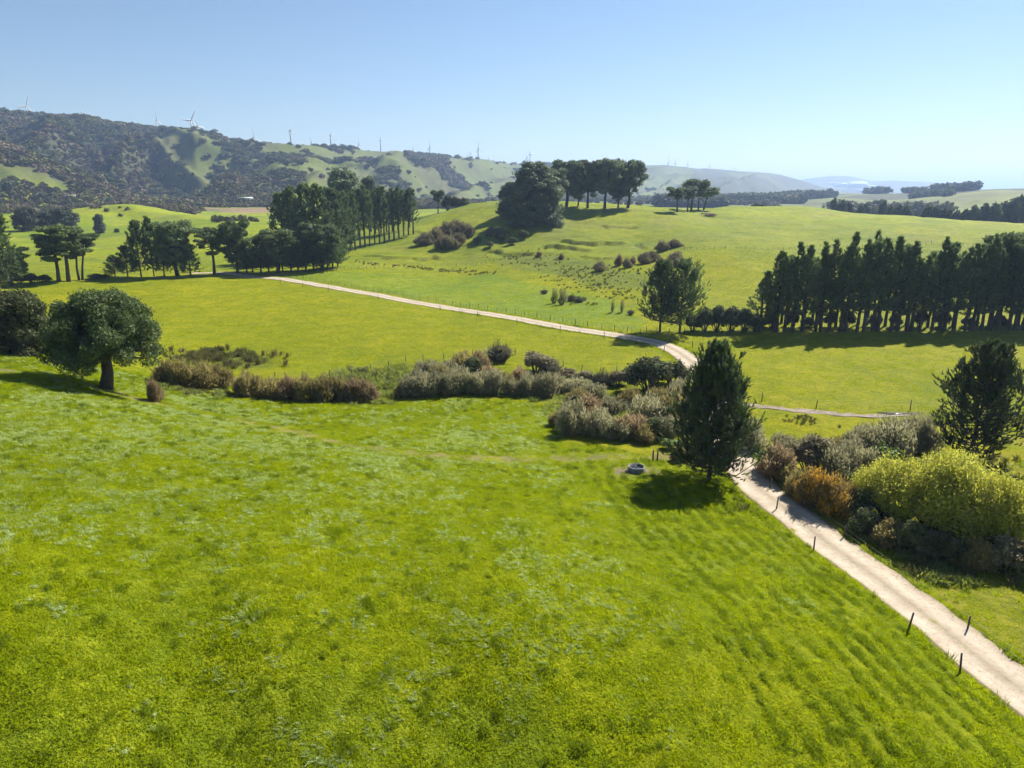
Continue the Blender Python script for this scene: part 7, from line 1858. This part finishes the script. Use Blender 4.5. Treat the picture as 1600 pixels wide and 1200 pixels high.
x, y = area_points(rng, 260000, -0.80, 0.80, 15, 112, 1.35)
keep = in_poly(x, y, NEAR_PADDOCK)
d, s, t = poly_dist(x, y, ROAD)
keep &= d > 2.7
dw, s, t = poly_dist(x, y, WORN[0][0])
keep &= dw > 1.5
x, y, d = x[keep], y[keep], d[keep]
r = np.hypot(x, y)
n = len(x)
patch = fbm(x / 11, y / 11, 4, 111)
fine = fbm(x / 1.7, y / 1.7, 4, 113)
zone = sstep(24, 44, r) * (1 - sstep(4, 20, x)) * 0.85 + 0.15
silver = ((patch * 0.5 + fine * 0.5 + rng.normal(size=n) * 0.06) > (0.715 - 0.185 * zone)) & (rng.uniform(size=n) < 0.28)
# rows of rank tufts parallel to the road on the right of the field
row = np.abs((d / 1.55 + 0.9 * fbm(x / 9, y / 9, 2, 37) - 0.25) % 1.0 - 0.5)
rank = (row < 0.20) & (d < 19) & (fine > 0.46) & (rng.uniform(size=n) < 0.42)
rank |= (fbm(x / 0.7, y / 0.7, 2, 117) > 0.76) & (rng.uniform(size=n) < 0.5)
keep = silver | rank
x, y, r, rank, fine = x[keep], y[keep], r[keep], rank[keep], fine[keep]
n = len(x)
pick = np.where(rank, rng.integers(2, 4, n), rng.integers(0, 2, n))
sc = rng.uniform(0.7, 1.25, n) * (0.9 + 0.4 * sstep(35, 100, r)) * np.where(rank, 0.7, 0.62)
turn = np.where(rank, rng.uniform(0, 6.28, n), rng.normal(size=n) * 0.6 + 0.3)
scatter('tall_grass', 'grass tufts tinted with silvery sheen and dark green tufts drifting over the near paddock', np.c_[x, y, ground_height(x, y, False)], np.stack([sc, sc, sc], 1), turn, FINE, pick)
print('turf', len(x))

# coarse grass along the road edges and on the trampled paddock
RD = smooth_path(ROAD, 0.5)
tg = np.gradient(RD, axis=0); tg /= np.linalg.norm(tg, axis=1)[:, None]
sel = rng.integers(0, len(RD) * 6 // 10, 9000)
off = (2.25 + np.abs(rng.normal(size=9000)) * 0.5) * rng.choice([-1, 1], 9000)
ex, ey = RD[sel, 0] - tg[sel, 1] * off, RD[sel, 1] + tg[sel, 0] * off
x2, y2 = area_points(rng, 26000, 0.05, 0.85, 30, 130, 1.6)
k2 = in_poly(x2, y2, TRAMPLED) & (rng.uniform(size=26000) < 0.9)
ex, ey = np.r_[ex, x2[k2]], np.r_[ey, y2[k2]]
n = len(ex)
sc = rng.uniform(0.6, 1.3, n)
scatter('verge_grass', 'rough grass along the road verges', np.c_[ex, ey, ground_height(ex, ey)], np.stack([sc, sc, sc * rng.uniform(0.6, 1.5, n)], 1), rng.uniform(0, 6.28, n), [TUFTS[0], TUFTS[2], FINE[2]], rng.choice([0, 1, 2], n, p=[0.55, 0.41, 0.04]))

# mid paddocks: sparse larger tufts
x, y = area_points(rng, 60000, -0.72, 0.72, 85, 270, 1.3)
d, s, t = poly_dist(x, y, ROAD)
dt, s, t = poly_dist(x, y, TRACK)
keep = ~in_poly(x, y, NEAR_PADDOCK) & (d > 2.6) & (dt > 1.6) & (fbm(x / 2.5, y / 2.5, 3, 121) > 0.47)
x, y = x[keep], y[keep]; n = len(x)
sc = rng.uniform(0.8, 1.7, n)
scatter('meadow_grass', 'tufted grass of the middle paddocks', np.c_[x, y, ground_height(x, y)], np.stack([sc * 1.3, sc * 1.3, sc * 0.8], 1), rng.uniform(0, 6.28, n), TUFTS[:3], rng.integers(0, 3, n))

# rushes and sedge in the wet hollows
RUSH = [tuft_mesh('rush', 411, 40, 0.9, 0.5, M['rush'], 0.8, 0.03), tuft_mesh('rush', 412, 36, 0.7, 0.6, M['rush'], 0.6, 0.035), tuft_mesh('sedge', 413, 60, 0.7, 0.9, M['sedge'], 0.25, 0.035), tuft_mesh('sedge', 414, 60, 0.6, 1.0, M['sedge'], 0.1, 0.035)]
rx, ry, rp, rs = [], [], [], []
for pts, rad, cnt, kinds, size in RUSHES:
    path = smooth_path(pts, 1.0)
    i = rng.integers(0, len(path), cnt)
    q = path[i] + rng.normal(size=(cnt, 2)) * rad * 0.5
    f = fbm(q[:, 0] / 3.5, q[:, 1] / 3.5, 3, 123)
    q = q[f > 0.44]
    dd, s, t = poly_dist(q[:, 0], q[:, 1], ROAD)
    q = q[dd > 3.2]
    rx.append(q[:, 0]); ry.append(q[:, 1]); rp.append(rng.choice(kinds, len(q))); rs.append(size * rng.uniform(0.6, 1.3, len(q)))
rx, ry, rp, rs = map(np.concatenate, (rx, ry, rp, rs))
scatter('rushes', 'rushes and sedge in the wet ground', np.c_[rx, ry, ground_height(rx, ry)], np.stack([rs, rs, rs], 1), rng.uniform(0, 6.28, len(rx)), RUSH, rp)

# bush on the ranges
def blob(name, seed, mat):
    rg = np.random.default_rng(seed)
    lumps = [(rg.normal() * 1.2, rg.normal() * 1.2, 2.4 + rg.normal() * 0.8, 2.0, 2.0, 1.9) for k in range(6)]
    return crown_mesh(name, rg, lumps, 170, 1.5, mat, 0.65, 1.2)
BLOBS = [blob('bush_crown', 421, M['bushland']), blob('bush_crown', 422, M['bushland']), blob('scrub_crown', 423, M['scrub']), blob('bush_crown', 424, M['fargreen'])]
x, y = area_points(rng, 90000, -0.80, 0.35, 1040, 2900, 1.15)
f = forest_mask(x, y)
keep = rng.uniform(size=len(x)) < np.maximum(f * 0.95, 0.035 * sstep(0.45, 0.6, fbm(x / 60, y / 60, 3, 87)))
x, y = x[keep], y[keep]; n = len(x)
scr = fbm(x / 140, y / 140, 4, 103)
pk = np.where(scr > 0.53, np.where(rng.uniform(size=n) < 0.6, 2, 0), rng.choice([0, 1, 3], n, p=[0.4, 0.4, 0.2]))
sc = rng.uniform(0.5, 1.2, n) ** 1.5 * (1.0 + 0.25 * (pk == 3)) * 1.25
scatter('hill_bush', 'native bush covering the range', np.c_[x, y, ground_height(x, y) - 0.8], np.stack([sc * 1.5, sc * 1.5, sc], 1), rng.uniform(0, 6.28, n), BLOBS, pk)
# scrub on the flats at the foot of the range
bx, by, bp, bs = [], [], [], []
for poly, cnt, kinds, size in SCRUB:
    P_ = np.array(poly)
    q = rng.uniform(P_.min(0), P_.max(0), (cnt, 2))
    q = q[in_poly(q[:, 0], q[:, 1], poly)]
    bx.append(q[:, 0]); by.append(q[:, 1]); bp.append(rng.choice(kinds, len(q))); bs.append(size * rng.uniform(0.35, 1.0, len(q)) ** 1.3 * 1.4)
bx, by, bp, bs = map(np.concatenate, (bx, by, bp, bs))
scatter('valley_scrub', 'purple scrub and shelter trees at the foot of the hills', np.c_[bx, by, ground_height(bx, by) - 0.5], np.stack([bs * 1.2, bs * 1.2, bs], 1), rng.uniform(0, 6.28, len(bx)), BLOBS, bp)

# ------------------------------------------------------------------ low cloud before the far mountains
rng = np.random.default_rng(9)
V, F, nv = [], [], 0
for k in range(34):
    f = rng.uniform(-1, 1)
    c = np.array([CLOUD[0] + f * 250, CLOUD[1] + rng.normal() * 80, CLOUD[2] + rng.normal() * 12 - f * 20])
    s = np.array([75, 70, 17]) * rng.uniform(0.5, 1.2) * (1.15 - abs(f))
    th, ph = np.meshgrid(np.linspace(0, 2 * math.pi, 15)[:-1], np.linspace(0.05, math.pi - 0.05, 8))
    d = np.stack([np.cos(th) * np.sin(ph), np.sin(th) * np.sin(ph), np.cos(ph)], -1)
    rr = 1 + 0.3 * (fbm(d[..., 0] * 2 + k * 3, d[..., 2] * 2 + d[..., 1], 2, 131) - 0.5)
    v = (c + d * rr[..., None] * s).reshape(-1, 3)
    idx = np.arange(8 * 14).reshape(8, 14)
    nx = np.roll(idx, -1, 1)
    F.append(np.stack([idx[:-1], idx[1:], nx[1:], nx[:-1]], -1).reshape(-1, 4) + nv)
    V.append(v); nv += len(v)
tag(add_obj('low_cloud', new_mesh('low_cloud', np.concatenate(V), np.concatenate(F), M['mist'], True)), 'white wisp of low cloud before the far mountains', kind='stuff')

# ------------------------------------------------------------------ haze: the air of the whole valley
g = Geo(); g.box((0, 0, 0), (72000, 72000, 1)); 
V = np.concatenate(g.v); V[:, 2] = np.where(V[:, 2] > 0, HAZE_TOP, HAZE_BOTTOM)
hm, nt, out = mat_new('valley_haze')
pv = node(nt, 'ShaderNodeVolumePrincipled')
pv.inputs['Color'].default_value = (0.48, 0.66, 1.0, 1)
pv.inputs['Density'].default_value = 0.000135
pv.inputs['Anisotropy'].default_value = 0.28
nt.links.new(pv.outputs[0], out.inputs['Volume'])
hz = add_obj('haze', new_mesh('haze', V, [np.concatenate(g.f4)], hm))
tag(hz, 'thin blue haze in the air of the valley', kind='stuff')
